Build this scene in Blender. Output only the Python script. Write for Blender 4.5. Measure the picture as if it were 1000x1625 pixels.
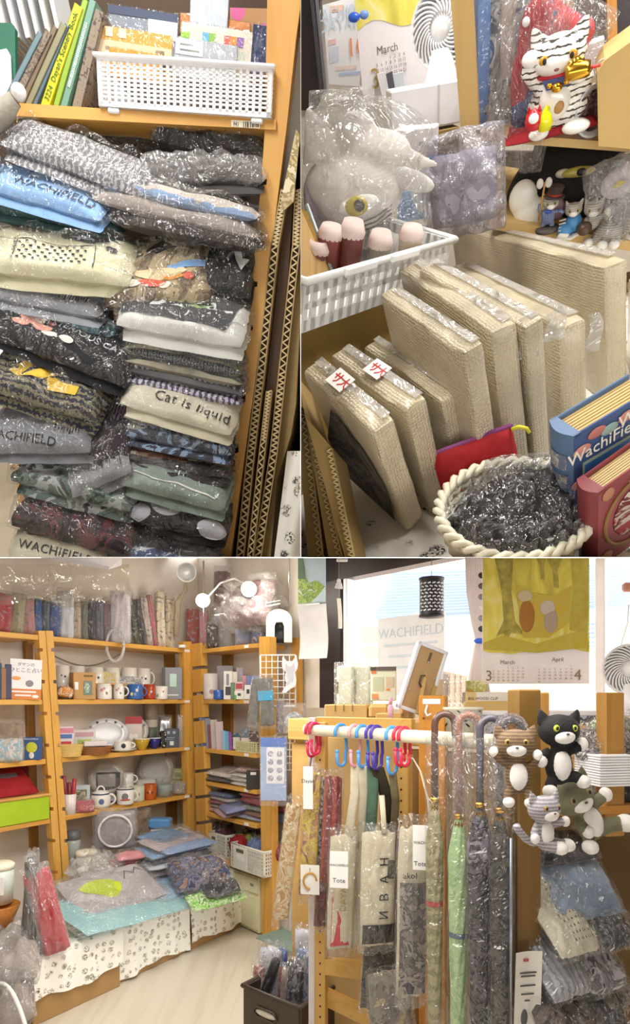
import bpy, math, random
from mathutils import Vector, Matrix, noise
PI = math.pi
for o in list(bpy.data.objects): bpy.data.objects.remove(o)
SC = bpy.context.scene
COL = SC.collection
R = random.Random(7)
# ---------------------------------------------------------------- camera, sky, lamps, exposure
F, CX, CY, H = 1000.0, 500.0, 1110.0, 1.445
cam_d = bpy.data.cameras.new('camera'); cam = bpy.data.objects.new('camera', cam_d); COL.objects.link(cam)
cam.location = (0, 0, H); cam.rotation_euler = (PI/2, 0, 0)
cam_d.sensor_fit = 'VERTICAL'; cam_d.sensor_height = 32.5; cam_d.sensor_width = 20.0; cam_d.lens = 20.0
cam_d.shift_y = (CY-812.5)/1625.0; cam_d.clip_start = 0.05; cam_d.clip_end = 200
SC.camera = cam
w = bpy.data.worlds.new('sky'); SC.world = w; w.use_nodes = True
w.node_tree.nodes['Background'].inputs[0].default_value = (1.0, 0.985, 0.97, 1)
w.node_tree.nodes['Background'].inputs[1].default_value = 5.0
def lamp(name, kind, loc, aim, energy, size=1.0, color=(1, 1, 1), size_y=None):
    d = bpy.data.lights.new(name, kind); d.energy = energy; d.color = color
    if kind == 'AREA':
        d.size = size
        if size_y: d.shape = 'RECTANGLE'; d.size_y = size_y
    elif kind == 'POINT': d.shadow_soft_size = size
    o = bpy.data.objects.new(name, d); COL.objects.link(o); o.location = loc
    o.rotation_euler = (Vector(aim)-Vector(loc)).to_track_quat('-Z', 'Y').to_euler()
    return o
lamp('ceiling_lamp_a', 'AREA', (-0.9, -0.5, 3.2), (-0.4, 1.5, 2.0), 25, 0.16, (1, 0.97, 0.93), 1.3)
lamp('ceiling_lamp_b', 'AREA', (1.0, -0.3, 3.3), (0.35, 1.2, 1.9), 25, 0.16, (1, 0.97, 0.93), 1.3)
lamp('fill_light_d', 'AREA', (-0.45, 0.15, 3.4), (-0.3, 1.4, 1.9), 13, 0.16, (1, 0.97, 0.93), 1.3)  # added area light that brightens the upper left bay
lamp('fill_light_c', 'AREA', (0.45, 0.15, 3.4), (0.25, 1.1, 1.8), 15, 0.16, (1, 0.97, 0.93), 1.3)  # added area light, lifts the upper right tablecloth and the film glints
for nm, x, y, e in (('room_fill_a', -.5, 2.3, 22), ('room_fill_b', .1, 1.25, 10)):       # area lights added under the sloping ceiling to brighten the room
    z = H+y*.2255-.004; lamp(nm, 'AREA', (x, y, z), (x, y+.2255, z-1), e, .9, (1, .97, .92), .5)
SC.view_settings.view_transform = 'Standard'; SC.view_settings.look = 'None'
SC.view_settings.exposure = 0.22; SC.view_settings.gamma = 1.0; SC.view_settings.use_curve_mapping = False
# ---------------------------------------------------------------- helpers: projection
def ray(x, y): return Vector((x-CX, F, CY-y))/F
def P(x, y, Y):
    v = ray(x, y)*Y; v.z += H; return v
def on(x, y, p0, n):
    d = ray(x, y); c = Vector((0, 0, H)); t = (p0-c).dot(n)/d.dot(n); return c+d*t
def mat4(o, ex, ey, ez):
    return Matrix(((ex.x, ey.x, ez.x, o.x), (ex.y, ey.y, ez.y, o.y), (ex.z, ey.z, ez.z, o.z), (0, 0, 0, 1)))
def vf(x, y, Y, pitch=0, roll=0, yaw=0):
    """frame at a picture point: x right, y away from the viewer, z up; pitch = how far we look down on it"""
    d = ray(x, y).normalized(); r = d.cross(Vector((0, 0, 1))).normalized(); u = r.cross(d)
    p, ro, ya = math.radians(pitch), math.radians(roll), math.radians(yaw)
    r, u = r*math.cos(ro)-u*math.sin(ro), r*math.sin(ro)+u*math.cos(ro)      # + = clockwise
    ez = u*math.cos(p)-d*math.sin(p); ey = d*math.cos(p)+u*math.sin(p)
    ex = r*math.cos(ya)+ey*math.sin(ya); ey = ez.cross(ex)
    return mat4(P(x, y, Y), ex, ey, ez)
def up(x, y, Y, yaw=0):
    a = math.radians(yaw); return Matrix.Translation(P(x, y, Y)) @ Matrix.Rotation(a, 4, 'Z')
def T(x=0, y=0, z=0): return Matrix.Translation((x, y, z))
def Rx(a): return Matrix.Rotation(math.radians(a), 4, 'X')
def Ry(a): return Matrix.Rotation(math.radians(a), 4, 'Y')
def Rz(a): return Matrix.Rotation(math.radians(a), 4, 'Z')
def S(x, y=None, z=None):
    y = x if y is None else y; z = x if z is None else z
    return Matrix.Diagonal((x, y, z, 1))
def nz(x, y, z=0.0): return noise.noise(Vector((x, y, z)))
# ---------------------------------------------------------------- helpers: meshes
class MB:
    def __init__(s): s.v = []; s.f = []; s.uv = None
    def add(s, vs, fs, m=None):
        b = len(s.v)
        if m is not None: vs = [m @ Vector(q) for q in vs]
        s.v += [tuple(q) for q in vs]; s.f += [tuple(i+b for i in q) for q in fs]; return s
    def box(s, c, z, b=0.0, m=None):
        cx, cy, cz = c; hx, hy, hz = z[0]/2, z[1]/2, z[2]/2
        if b <= 0:
            vs = [(cx+i*hx, cy+j*hy, cz+k*hz) for i in (-1, 1) for j in (-1, 1) for k in (-1, 1)]
            return s.add(vs, [(0, 1, 3, 2), (4, 6, 7, 5), (0, 4, 5, 1), (2, 3, 7, 6), (0, 2, 6, 4), (1, 5, 7, 3)], m)
        b = min(b, hx*.95, hy*.95, hz*.95); vs = []; ix = {}
        for i in (-1, 1):
            for j in (-1, 1):
                for k in (-1, 1):
                    for a in range(3):
                        q = [i*(hx-b), j*(hy-b), k*(hz-b)]; q[a] = (i, j, k)[a]*(hx, hy, hz)[a]
                        ix[i, j, k, a] = len(vs); vs.append((q[0]+cx, q[1]+cy, q[2]+cz))
        fs = []; n = (-1, 1)
        for g in n:
            o = [(-1, -1), (1, -1), (1, 1), (-1, 1)]
            if g < 0: o = o[::-1]
            fs.append(tuple(ix[g, p, q, 0] for p, q in o)); fs.append(tuple(ix[q, g, p, 1] for p, q in o)); fs.append(tuple(ix[p, q, g, 2] for p, q in o))
        for p in n:
            for q in n:
                for (a1, a2, t) in ((0, 1, lambda e: (p, q, e)), (1, 2, lambda e: (e, p, q)), (2, 0, lambda e: (q, e, p))):
                    k0, k1 = t(-1), t(1); f = (ix[k0+(a1,)], ix[k1+(a1,)], ix[k1+(a2,)], ix[k0+(a2,)])
                    fs.append(f if p*q < 0 else f[::-1])
        for i in n:
            for j in n:
                for k in n:
                    f = (ix[i, j, k, 0], ix[i, j, k, 1], ix[i, j, k, 2]); fs.append(f if i*j*k > 0 else f[::-1])
        return s.add(vs, fs, m)
    def lathe(s, prof, n=20, m=None, cap=True):
        vs = []; fs = []
        for r, z in prof:
            for k in range(n): vs.append((r*math.cos(2*PI*k/n), r*math.sin(2*PI*k/n), z))
        L = len(prof)
        for i in range(L-1):
            for k in range(n): fs.append((i*n+k, i*n+(k+1) % n, (i+1)*n+(k+1) % n, (i+1)*n+k))
        if cap:
            if prof[0][0] > 1e-6: fs.append(tuple(range(n))[::-1])
            if prof[-1][0] > 1e-6: fs.append(tuple((L-1)*n+k for k in range(n)))
        return s.add(vs, fs, m)
    def tube(s, pts, r, n=8, m=None, flat=None, cap=True, closed=False):
        pts = [Vector(p) for p in pts]; L = len(pts); vs = []; fs = []; nor = None
        for i, p in enumerate(pts):
            a = pts[(i-1) % L] if (closed or i > 0) else pts[i]; b = pts[(i+1) % L] if (closed or i < L-1) else pts[i]
            t = (b-a).normalized()
            if nor is None:
                nor = t.orthogonal().normalized() if flat is None else (Vector(flat)-t*t.dot(Vector(flat))).normalized()
            else: nor = (nor-t*nor.dot(t)).normalized()
            bi = t.cross(nor); q = r[i] if isinstance(r, (list, tuple)) else r
            ra, rb = (q if not isinstance(q, tuple) else q[0]), (q if not isinstance(q, tuple) else q[1])
            for k in range(n):
                an = 2*PI*(k+.5)/n; vs.append(p+nor*ra*math.cos(an)+bi*rb*math.sin(an))
        for i in range(L if closed else L-1):
            for k in range(n): fs.append((i*n+k, i*n+(k+1) % n, ((i+1) % L)*n+(k+1) % n, ((i+1) % L)*n+k))
        if cap and not closed: fs += [tuple(range(n))[::-1], tuple((L-1)*n+k for k in range(n))]
        return s.add(vs, fs, m)
    def prism(s, poly, z0, z1, m=None):
        n = len(poly); vs = [(x, y, z0) for x, y in poly]+[(x, y, z1) for x, y in poly]
        fs = [tuple(range(n))[::-1], tuple(range(n, 2*n))]+[(i, (i+1) % n, n+(i+1) % n, n+i) for i in range(n)]
        return s.add(vs, fs, m)
    def ell(s, c, r, n=16, k=10, m=None):
        if not isinstance(r, (list, tuple)): r = (r, r, r)
        mm = T(*c) @ S(*r)
        if m is not None: mm = m @ mm
        pr = [(max(1e-7, math.sin(PI*i/k)), -math.cos(PI*i/k)) for i in range(k+1)]
        return s.lathe(pr, n, mm, False)
    def grid(s, fn, nu, nv, m=None, cu=False, cv=False):
        vs = [fn(i/(nu if cu else nu-1), j/(nv if cv else nv-1)) for i in range(nu) for j in range(nv)]; fs = []
        for i in range(nu if cu else nu-1):
            for j in range(nv if cv else nv-1):
                a, b = (i+1) % nu, (j+1) % nv; fs.append((i*nv+j, a*nv+j, a*nv+b, i*nv+b))
        return s.add(vs, fs, m)
    def pillow(s, w, d, h, seed=0, wr=.25, p=5, n=18, nv=None, m=None, base=.3, sag=0.0, fr=2.2):
        """soft flat body: outline w x d, height h; wr = crease depth; z from -h*base to h*(1-base)"""
        f = lambda u, v, top: pil(u, v, w, d, h, seed, wr, p, base, sag, fr, top)
        nv = nv or n
        s.grid(lambda a, b: f(2*a-1, 2*b-1, True), n, nv, m); s.grid(lambda a, b: f(2*a-1, 1-2*b, False), n, nv, m); return s
def pil(u, v, w, d, h, seed, wr, p, base, sag, fr, top):
    e = max(0, (1-abs(u)**p))*max(0, (1-abs(v)**p)); e = e**.45
    x = u*w/2*(1-.03*abs(v)**4*(1+nz(u*3, seed)))+w*.02*nz(v*3, seed+5.1); y = v*d/2*(1-.03*abs(u)**4)+d*.03*nz(u*3.1, seed+9.7)
    z = h*(1-base)*e if top else -h*base*e
    q = nz(u*fr+seed*3.7, v*fr*.8+seed, seed)*1.0+.5*abs(nz(u*fr*2.3-seed, v*fr*2+seed*2.1, 3+seed))
    z += wr*h*q*(.35+.65*e)+sag*(u*u)
    return Vector((x, y, z))
def lin(h):
    if isinstance(h, str):
        h = h.lstrip('#'); c = [int(h[i:i+2], 16)/255 for i in (0, 2, 4)]
    else: c = h
    return tuple((q/12.92 if q <= .04045 else ((q+.055)/1.055)**2.4) for q in c)+(1,)
# ---------------------------------------------------------------- objects
BAY = 'room'; BAYS = []
def link(o, parent=None): COL.objects.link(o); o.parent = parent; BAYS.append((o, BAY)); return o
def tag(o, label, cat, group=None):
    o['label'] = label; o['category'] = cat
    if group: o['group'] = group
    return o
def thing(name, label, cat, M4=None, group=None):
    o = link(bpy.data.objects.new(name, None)); o.empty_display_size = .02
    if M4 is not None: o.matrix_world = M4
    return tag(o, label, cat, group)
def mesh(name, mb, smooth=True):
    me = bpy.data.meshes.new(name); me.from_pydata(mb.v, [], mb.f)
    if smooth: me.polygons.foreach_set('use_smooth', [True]*len(me.polygons))
    me.update(); return me
def part(name, mb, mt, parent=None, smooth=True, label=None):
    me = mb if isinstance(mb, bpy.types.Mesh) else mesh(name, mb, smooth)
    o = link(bpy.data.objects.new(name, me), parent)
    if not me.materials: me.materials.append(mt)
    if label: o['label'] = label
    return o
def single(name, label, cat, M4, mb, mt, smooth=True, group=None):
    o = part(name, mb, mt, None, smooth); o.matrix_world = M4; return tag(o, label, cat, group)
def struct(name, mb, mt, smooth=False, M4=None):
    o = part(name, mb, mt, None, smooth); o['kind'] = 'structure'
    if M4 is not None: o.matrix_world = M4
    return o
FC = {}
def textmesh(s, size, ext=0.0004, sp=1.0, res=2):
    k = (s, round(size, 5), ext, sp)
    if k in FC: return FC[k]
    c = bpy.data.curves.new('lettering', 'FONT'); c.body = s; c.size = size; c.extrude = ext; c.align_x = 'CENTER'; c.align_y = 'CENTER'
    c.resolution_u = res; c.space_character = sp
    o = bpy.data.objects.new('lettering', c); COL.objects.link(o)
    bpy.context.view_layer.update()
    me = bpy.data.meshes.new_from_object(o.evaluated_get(bpy.context.evaluated_depsgraph_get()))
    bpy.data.objects.remove(o); bpy.data.curves.remove(c); FC[k] = me; return me
def text(s, size, m, mt, parent, name='lettering', sp=1.0, warp=None, wide=1.0):
    """letters in the local XY plane of m, reading along +x, facing +z"""
    me = textmesh(s, size, .0003, sp).copy(); me.materials.clear(); me.materials.append(mt)
    if wide != 1.0:
        for q in me.vertices: q.co.x *= wide
    if warp:
        for q in me.vertices: q.co = warp(q.co)
    o = link(bpy.data.objects.new(name, me), parent); o.matrix_local = m; return o
FACE = Matrix(((1, 0, 0, 0), (0, 0, -1, 0), (0, 1, 0, 0), (0, 0, 0, 1)))     # XY plane -> upright plane facing -y
# ---------------------------------------------------------------- materials
MC = {}
class NT:
    def __init__(s, name):
        s.m = bpy.data.materials.new(name); s.m.use_nodes = True; s.t = s.m.node_tree; s.n = s.t.nodes; s.b = s.n['Principled BSDF']
    def new(s, t, **k):
        q = s.n.new(t)
        for a, v in k.items(): setattr(q, a, v)
        return q
    def ln(s, a, b): s.t.links.new(a, b)
    def co(s, out='Object', scale=(1, 1, 1), rot=(0, 0, 0)):
        c = s.new('ShaderNodeTexCoord'); m = s.new('ShaderNodeMapping'); s.ln(c.outputs[out], m.inputs[0])
        m.inputs['Scale'].default_value = scale; m.inputs['Rotation'].default_value = rot; return m.outputs[0]
    def noise(s, vec, scale, detail=3, dist=0, rough=.5):
        q = s.new('ShaderNodeTexNoise'); q.inputs['Scale'].default_value = scale; q.inputs['Detail'].default_value = detail
        q.inputs['Distortion'].default_value = dist; q.inputs['Roughness'].default_value = rough; s.ln(vec, q.inputs['Vector']); return q
    def ramp(s, fac, stops, const=False):
        q = s.new('ShaderNodeValToRGB'); e = q.color_ramp.elements
        if const: q.color_ramp.interpolation = 'CONSTANT'
        while len(e) < len(stops): e.new(.5)
        for a, (p, c) in zip(e, stops): a.position = p; a.color = lin(c)
        s.ln(fac, q.inputs[0]); return q.outputs[0]
    def bump(s, h, st, dist=.01):
        q = s.new('ShaderNodeBump'); q.inputs['Strength'].default_value = st; q.inputs['Distance'].default_value = dist
        s.ln(h, q.inputs['Height']); s.ln(q.outputs[0], s.b.inputs['Normal']); return q
def cached(fn):
    def g(*a, **k):
        key = (fn.__name__, a, tuple(sorted(k.items())))
        if key not in MC: MC[key] = fn(*a, **k)
        return MC[key]
    return g
@cached
def plain(c, r=.5, metal=0.0, var=.06, bs=0.0, bsc=80, coat=0.0, sub=0.0):
    t = NT('plain'); t.b.inputs['Roughness'].default_value = r; t.b.inputs['Metallic'].default_value = metal
    v = t.co(); q = t.noise(v, 14, 3); L = lin(c)
    k = t.new('ShaderNodeHueSaturation'); k.inputs['Color'].default_value = L
    mr = t.new('ShaderNodeMapRange'); mr.inputs[3].default_value = 1-var*2; mr.inputs[4].default_value = 1+var*2
    t.ln(q.outputs['Fac'], mr.inputs[0]); t.ln(mr.outputs[0], k.inputs['Value']); t.ln(k.outputs[0], t.b.inputs['Base Color'])
    if coat: t.b.inputs['Coat Weight'].default_value = coat
    if bs: t.bump(t.noise(v, bsc, 3).outputs['Fac'], bs, .004)
    return t.m
@cached
def wood(a='#c98a3c', b='#b87628', ax=2, sc=1.0, r=.45):
    t = NT('wood'); s = [28*sc]*3; s[ax] = 1.6*sc; v = t.co(scale=tuple(s)); q = t.noise(v, 1.0, 5, 1.2)
    c = t.ramp(q.outputs['Fac'], [(.3, b), (.5, a), (.62, a), (.75, b)]); t.ln(c, t.b.inputs['Base Color'])
    t.b.inputs['Roughness'].default_value = r; t.bump(q.outputs['Fac'], .12, .004); return t.m
@cached
def cloth(c, c2=None, sc=9, r=.85, bs=.5):
    dk = lambda h: '#%02x%02x%02x' % tuple(int(int(h[i:i+2], 16)*(.78 if int(h[3:5], 16) < 90 else 1)) for i in (1, 3, 5))
    c, c2 = dk(c), dk(c2 or c)
    t = NT('cloth'); v = t.co(); q = t.noise(v, sc, 4, .4)
    col = t.ramp(q.outputs['Fac'], [(.35, c), (.7, c2 or c)]); t.ln(col, t.b.inputs['Base Color'])
    t.b.inputs['Roughness'].default_value = r; t.bump(t.noise(v, 26, 4, 1.0).outputs['Fac'], bs, .012); return t.m
@cached
def stripe(c1, c2, freq=60, ax=1, dist=1.0, duty=.5, r=.8, dsc=6.0):
    t = NT('striped'); v = t.co(); q = t.new('ShaderNodeTexWave'); q.bands_direction = 'XYZ'[ax]
    q.inputs['Scale'].default_value = freq/6.2832; q.inputs['Distortion'].default_value = dist; q.inputs['Detail Scale'].default_value = dsc; t.ln(v, q.inputs['Vector'])
    col = t.ramp(q.outputs['Fac'], [(0, c1), (duty, c2)], True); t.ln(col, t.b.inputs['Base Color'])
    t.b.inputs['Roughness'].default_value = r; t.bump(t.noise(v, 25, 3, .8).outputs['Fac'], .4, .01); return t.m
@cached
def spots(base, c, sc=40, size=.25, r=.8, rnd=1.0, c2=None):
    t = NT('spotted'); v = t.co(); q = t.new('ShaderNodeTexVoronoi'); q.inputs['Scale'].default_value = sc; q.inputs['Randomness'].default_value = rnd
    t.ln(v, q.inputs['Vector']); st = [(0, c), (size, base)] if not c2 else [(0, c), (size*.6, c2), (size, base)]
    col = t.ramp(q.outputs['Distance'], st, True); t.ln(col, t.b.inputs['Base Color'])
    t.b.inputs['Roughness'].default_value = r; t.bump(t.noise(v, 22, 3, .8).outputs['Fac'], .35, .01); return t.m
@cached
def camo(*cols, sc=12, r=.7, dist=1.5, bs=.3):
    t = NT('print'); v = t.co(); q = t.noise(v, sc, 4, dist, .6); n = len(cols)
    st = [(0 if i == 0 else .34+.32*i/n, c) for i, c in enumerate(cols)]
    col = t.ramp(q.outputs['Fac'], st, True); t.ln(col, t.b.inputs['Base Color']); t.b.inputs['Roughness'].default_value = r
    if bs: t.bump(t.noise(v, 24, 3, .8).outputs['Fac'], bs, .01)
    return t.m
@cached
def film(haze=.02, tint='#ffffff', sc=10, st=1.0, gl=1.0, r=.07):
    """thin clear bag film: see-through, sharp crinkle highlights, slight haze"""
    t = NT('film'); n = t.n; n.remove(t.b); out = n['Material Output']; v = t.co()
    a = t.noise(v, sc, 3, 2.2, .55); b = t.noise(v, sc*2.6, 2, 1.0)
    ma = t.new('ShaderNodeMath', operation='SUBTRACT'); ma.inputs[1].default_value = .5; t.ln(a.outputs['Fac'], ma.inputs[0])
    ab = t.new('ShaderNodeMath', operation='ABSOLUTE'); t.ln(ma.outputs[0], ab.inputs[0])
    ad = t.new('ShaderNodeMath', operation='MULTIPLY_ADD'); ad.inputs[1].default_value = .35; t.ln(b.outputs['Fac'], ad.inputs[0]); t.ln(ab.outputs[0], ad.inputs[2])
    bp = t.new('ShaderNodeBump'); bp.inputs['Strength'].default_value = st; bp.inputs['Distance'].default_value = .045; t.ln(ad.outputs[0], bp.inputs['Height'])
    tr = t.new('ShaderNodeBsdfTransparent'); tr.inputs[0].default_value = tuple(.97*q for q in lin(tint)[:3])+(1,)
    g = t.new('ShaderNodeBsdfGlossy'); g.inputs['Roughness'].default_value = r; t.ln(bp.outputs[0], g.inputs['Normal'])
    df = t.new('ShaderNodeBsdfDiffuse'); df.inputs[0].default_value = lin(tint); t.ln(bp.outputs[0], df.inputs['Normal'])
    lw = t.new('ShaderNodeLayerWeight'); lw.inputs['Blend'].default_value = .12
    pw = t.new('ShaderNodeMath', operation='MULTIPLY_ADD'); pw.inputs[1].default_value = .3; pw.inputs[2].default_value = .085*gl; t.ln(lw.outputs['Facing'], pw.inputs[0])
    m1 = t.new('ShaderNodeMixShader'); m1.inputs[0].default_value = haze*.6; t.ln(tr.outputs[0], m1.inputs[1]); t.ln(df.outputs[0], m1.inputs[2])
    m2 = t.new('ShaderNodeMixShader'); t.ln(pw.outputs[0], m2.inputs[0]); t.ln(m1.outputs[0], m2.inputs[1]); t.ln(g.outputs[0], m2.inputs[2])
    t.ln(m2.outputs[0], out.inputs[0]); return t.m
@cached
def glass(tint='#ffffff', k=.06):
    t = NT('glass'); n = t.n; n.remove(t.b); out = n['Material Output']
    tr = t.new('ShaderNodeBsdfTransparent'); tr.inputs[0].default_value = lin(tint)
    g = t.new('ShaderNodeBsdfGlossy'); g.inputs['Roughness'].default_value = .03
    fr = t.new('ShaderNodeLayerWeight'); fr.inputs['Blend'].default_value = k; m = t.new('ShaderNodeMixShader')
    t.ln(fr.outputs[0], m.inputs[0]); t.ln(tr.outputs[0], m.inputs[1]); t.ln(g.outputs[0], m.inputs[2]); t.ln(m.outputs[0], out.inputs[0]); return t.m
@cached
def bubble(c='#b7a98c', sc=260):
    t = NT('bubble_wrap'); v = t.co(); q = t.new('ShaderNodeTexVoronoi'); q.inputs['Scale'].default_value = sc; q.inputs['Randomness'].default_value = .35; t.ln(v, q.inputs['Vector'])
    z = t.noise(v, 7, 3, .5); c2 = tuple(min(1, x*1.12) for x in [int(c[i:i+2], 16)/255 for i in (1, 3, 5)])
    c3 = tuple(x*.86 for x in [int(c[i:i+2], 16)/255 for i in (1, 3, 5)])
    col = t.ramp(z.outputs['Fac'], [(.3, c3), (.5, c), (.7, c2)])
    mx = t.new('ShaderNodeMixRGB'); mx.blend_type = 'MIX'; mx.inputs[2].default_value = lin('#e9e2d2')
    fa = t.ramp(q.outputs['Distance'], [(0, '#6a6a6a'), (.35, '#000000')]); t.ln(fa, mx.inputs[0]); t.ln(col, mx.inputs[1]); t.ln(mx.outputs[0], t.b.inputs['Base Color'])
    t.b.inputs['Roughness'].default_value = .28; t.b.inputs['Coat Weight'].default_value = .4; t.b.inputs['Coat Roughness'].default_value = .15
    iv = t.new('ShaderNodeMath', operation='MULTIPLY_ADD'); iv.inputs[1].default_value = -1; t.ln(q.outputs['Distance'], iv.inputs[0]); t.ln(z.outputs['Fac'], iv.inputs[2])
    t.bump(iv.outputs[0], .8, .003); return t.m
@cached
def glow(c, e):
    t = NT('glow'); t.b.inputs['Emission Color'].default_value = lin(c); t.b.inputs['Emission Strength'].default_value = e; t.b.inputs['Base Color'].default_value = lin(c); return t.m
@cached
def motif(base='#f2efe6', c='#4a4a44', sc=26, size=.22, c2='#8a8672'):
    """white cloth with scattered small scribbled motifs"""
    t = NT('motif_cloth'); v = t.co(); q = t.new('ShaderNodeTexVoronoi'); q.inputs['Scale'].default_value = sc; q.inputs['Randomness'].default_value = .7; t.ln(v, q.inputs['Vector'])
    z = t.noise(v, sc*5, 3, 1.5, .6)
    m = t.ramp(q.outputs['Distance'], [(0, '#ffffff'), (size*1.25, '#ffffff'), (size*1.25+.1, '#000000')]); k = t.ramp(z.outputs['Fac'], [(0, '#000000'), (.49, '#ffffff')], True)
    mu = t.new('ShaderNodeMath', operation='MULTIPLY'); t.ln(m, mu.inputs[0]); t.ln(k, mu.inputs[1])
    pc = t.ramp(q.outputs['Color'], [(0, c), (.45, c2)], True)
    mx = t.new('ShaderNodeMixRGB'); mx.inputs[1].default_value = lin(base); t.ln(mu.outputs[0], mx.inputs[0]); t.ln(pc, mx.inputs[2]); t.ln(mx.outputs[0], t.b.inputs['Base Color'])
    t.b.inputs['Roughness'].default_value = .6; t.bump(t.noise(v, 12, 3).outputs['Fac'], .2, .01); return t.m
WHITE = plain('#f1f0ec', .4); INK = plain('#1c1b1d', .6); PAPER = plain('#f4f2ee', .7); KRAFT = plain('#a98a55', .75, 0, .1, .2, 60)
CHROME = plain('#c9c9cb', .22, 1.0); GOLD = plain('#d8a73a', .22, 1.0); FILM = film(); BLACK = plain('#17161a', .5); STEEL = plain('#b9bcc0', .4, .6)
# ---------------------------------------------------------------- frequent small things
def book(name, label, cat, M4, w, h, t, cover, group=None, spine=None, pages='#d9c7a0'):
    """standing book: spine (thickness t) faces -y, height h; covers to the left and right, depth w"""
    o = thing(name, label, cat, M4, group); b = MB(); c = .0025
    b.box((-t/2+c/2, w/2, h/2), (c, w, h), .0008); b.box((t/2-c/2, w/2, h/2), (c, w, h), .0008); b.box((0, c/2, h/2), (t, c, h), .0008)
    part('cover', b, cover, o, False); part('page_block', MB().box((0, w/2, h/2), (t-2*c, w-2*c, h-.006)), plain(pages, .8, 0, .12), o, False)
    if spine: part('spine_band', MB().box((0, -.0004, h*.75), (t*.9, .0008, h*.18)), spine, o, False)
    return o
def bagfilm(w, d, h, seed, over=.1, n=22, m=None, wr=.6, tail=.0):
    b = MB(); mm = m
    f = lambda u, v, top: pil(u, v, w*(1+over), d*(1+over), h*1.1+.006, seed, wr*.75, 4, .4, 0, 3.2, top)
    b.grid(lambda a, c: f(2*a-1, 2*c-1, True), n, n, mm); b.grid(lambda a, c: f(2*a-1, 1-2*c, False), n, n, mm)
    return b
def mug(o, r, h, body, hs=1, handle=True, n=24, prints=None, ang=0):
    part('cup', MB().lathe([(r*.86, 0), (r*.97, .003), (r, h*.1), (r, h), (r-.004, h), (r-.005, h*.12), (0, h*.1)], n), body, o)
    if handle:
        pts = [(hs*(r-.002+.026*math.sin(t)), 0, h*.52+h*.3*math.cos(t)) for t in [PI*i/9 for i in range(10)]]
        part('handle', MB().tube(pts, .0045, 8, Rz(ang)), body, o)

def fused(mb, vox=.004, sm=3):
    """one continuous skin over overlapping rounded lumps"""
    me = mesh('skin', mb); o = bpy.data.objects.new('skin', me); COL.objects.link(o)
    m = o.modifiers.new('r', 'REMESH'); m.mode = 'VOXEL'; m.voxel_size = vox
    if sm: q = o.modifiers.new('s', 'SMOOTH'); q.iterations = sm; q.factor = .5
    bpy.context.view_layer.update()
    r = bpy.data.meshes.new_from_object(o.evaluated_get(bpy.context.evaluated_depsgraph_get()))
    bpy.data.objects.remove(o); r.polygons.foreach_set('use_smooth', [True]*len(r.polygons)); return r
def plush(name, label, M4, k, fur, belly, paw, arms, legs, ears=((-.34, .42), (.34, .42)), head=(0, 0, 1.02), eye=None, tail=None, group=None, hs=1.0, cat='plush toy', muzzle=None, vox=.03):
    """small plush cat facing -y, about 1.6*k tall; arms and legs are chains of points in body units"""
    o = thing(name, label, cat, M4, group); m = S(k); b = MB(); hx, hy, hz = head
    b.ell((0, 0, .38), (.3, .25, .42), 18, 12, m); b.ell((hx, hy, hz), (.46*hs, .36*hs, .36*hs), 20, 14, m)
    b.tube([(0, 0, .6), (hx*.8, hy*.8, hz-.1)], .18*k if False else .18, 10, m)
    for ex, ez in ears: b.lathe([(.17*hs, 0), (.12*hs, .14*hs), (.01, .32*hs)], 10, m @ T(hx+ex*hs, hy, hz+(ez-.22)*hs) @ Ry(38*(1 if ex > 0 else -1)*abs(ex)*1.6) @ S(1, .45, 1))
    for ch, r in arms+legs: b.tube([Vector(q) for q in ch], r, 10, m); b.ell(ch[-1], r*1.05, 10, 8, m)
    me = fused(b, vox*k, 2); part('body', me, fur, o)
    part('belly_patch', MB().ell((0, -.12, .4), (.22, .16, .34), 16, 10, m), belly, o)
    part('muzzle', MB().ell((hx, hy-.24*hs, hz-.12*hs), (.24*hs, .16*hs, .16*hs), 16, 10, m), muzzle or belly, o)
    part('nose', MB().ell((hx, hy-.4*hs, hz-.06*hs), (.04, .025, .025), 8, 6, m), plain('#5a4544', .5), o)
    for s in (-1, 1):
        e = part('eye', MB().ell((hx+s*.2*hs, hy-.3*hs, hz+.06*hs), (.075*hs, .04*hs, .075*hs), 12, 8, m), eye or plain('#b58a3a', .2), o)
        part('pupil', MB().ell((hx+s*.2*hs, hy-.335*hs, hz+.06*hs), (.035*hs, .02*hs, .045*hs), 10, 6, m), BLACK, e)
    for ch, r in arms: part('paw', MB().ell(ch[-1], (r*1.12, r*1.1, r*1.3), 12, 8, m), paw, o)
    for ch, r in legs: part('foot', MB().ell(ch[-1], (r*1.15, r*1.5, r*1.15), 12, 8, m), paw, o)
    if tail: part('tail', MB().tube([Vector(q) for q in tail], .1, 10, m), fur, o)
    return o
def solve_box(n0, n1, t, l, N0, g=(1.0, 1.0, 1.0)):
    """orthogonal box from four picture points: near bottom corner (known point N0), corner above it, thickness end, length end"""
    c = Vector((0, 0, H)); r1, rt, rl = ray(*n1), ray(*t), ray(*l); Y = [N0.y*k for k in g]
    def vec(Y):
        a = c+r1*Y[0]; return a, N0-a, c+rt*Y[1]-a, c+rl*Y[2]-a
    def err(Y):
        a, h, tt, ll = vec(Y); return abs(h.normalized().dot(tt.normalized()))**2+abs(h.normalized().dot(ll.normalized()))**2+abs(tt.normalized().dot(ll.normalized()))**2*.6+.02*sum((y/N0.y-k)**2 for y, k in zip(Y, g))
    st = .06; e = err(Y); q = random.Random(3)
    for it in range(900):
        Z = [y*(1+q.gauss(0, st)) for y in Y]; ee = err(Z)
        if ee < e: Y, e = Z, ee
        if it % 150 == 149: st *= .55
    a, h, tt, ll = vec(Y); return a, h, tt, ll
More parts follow.
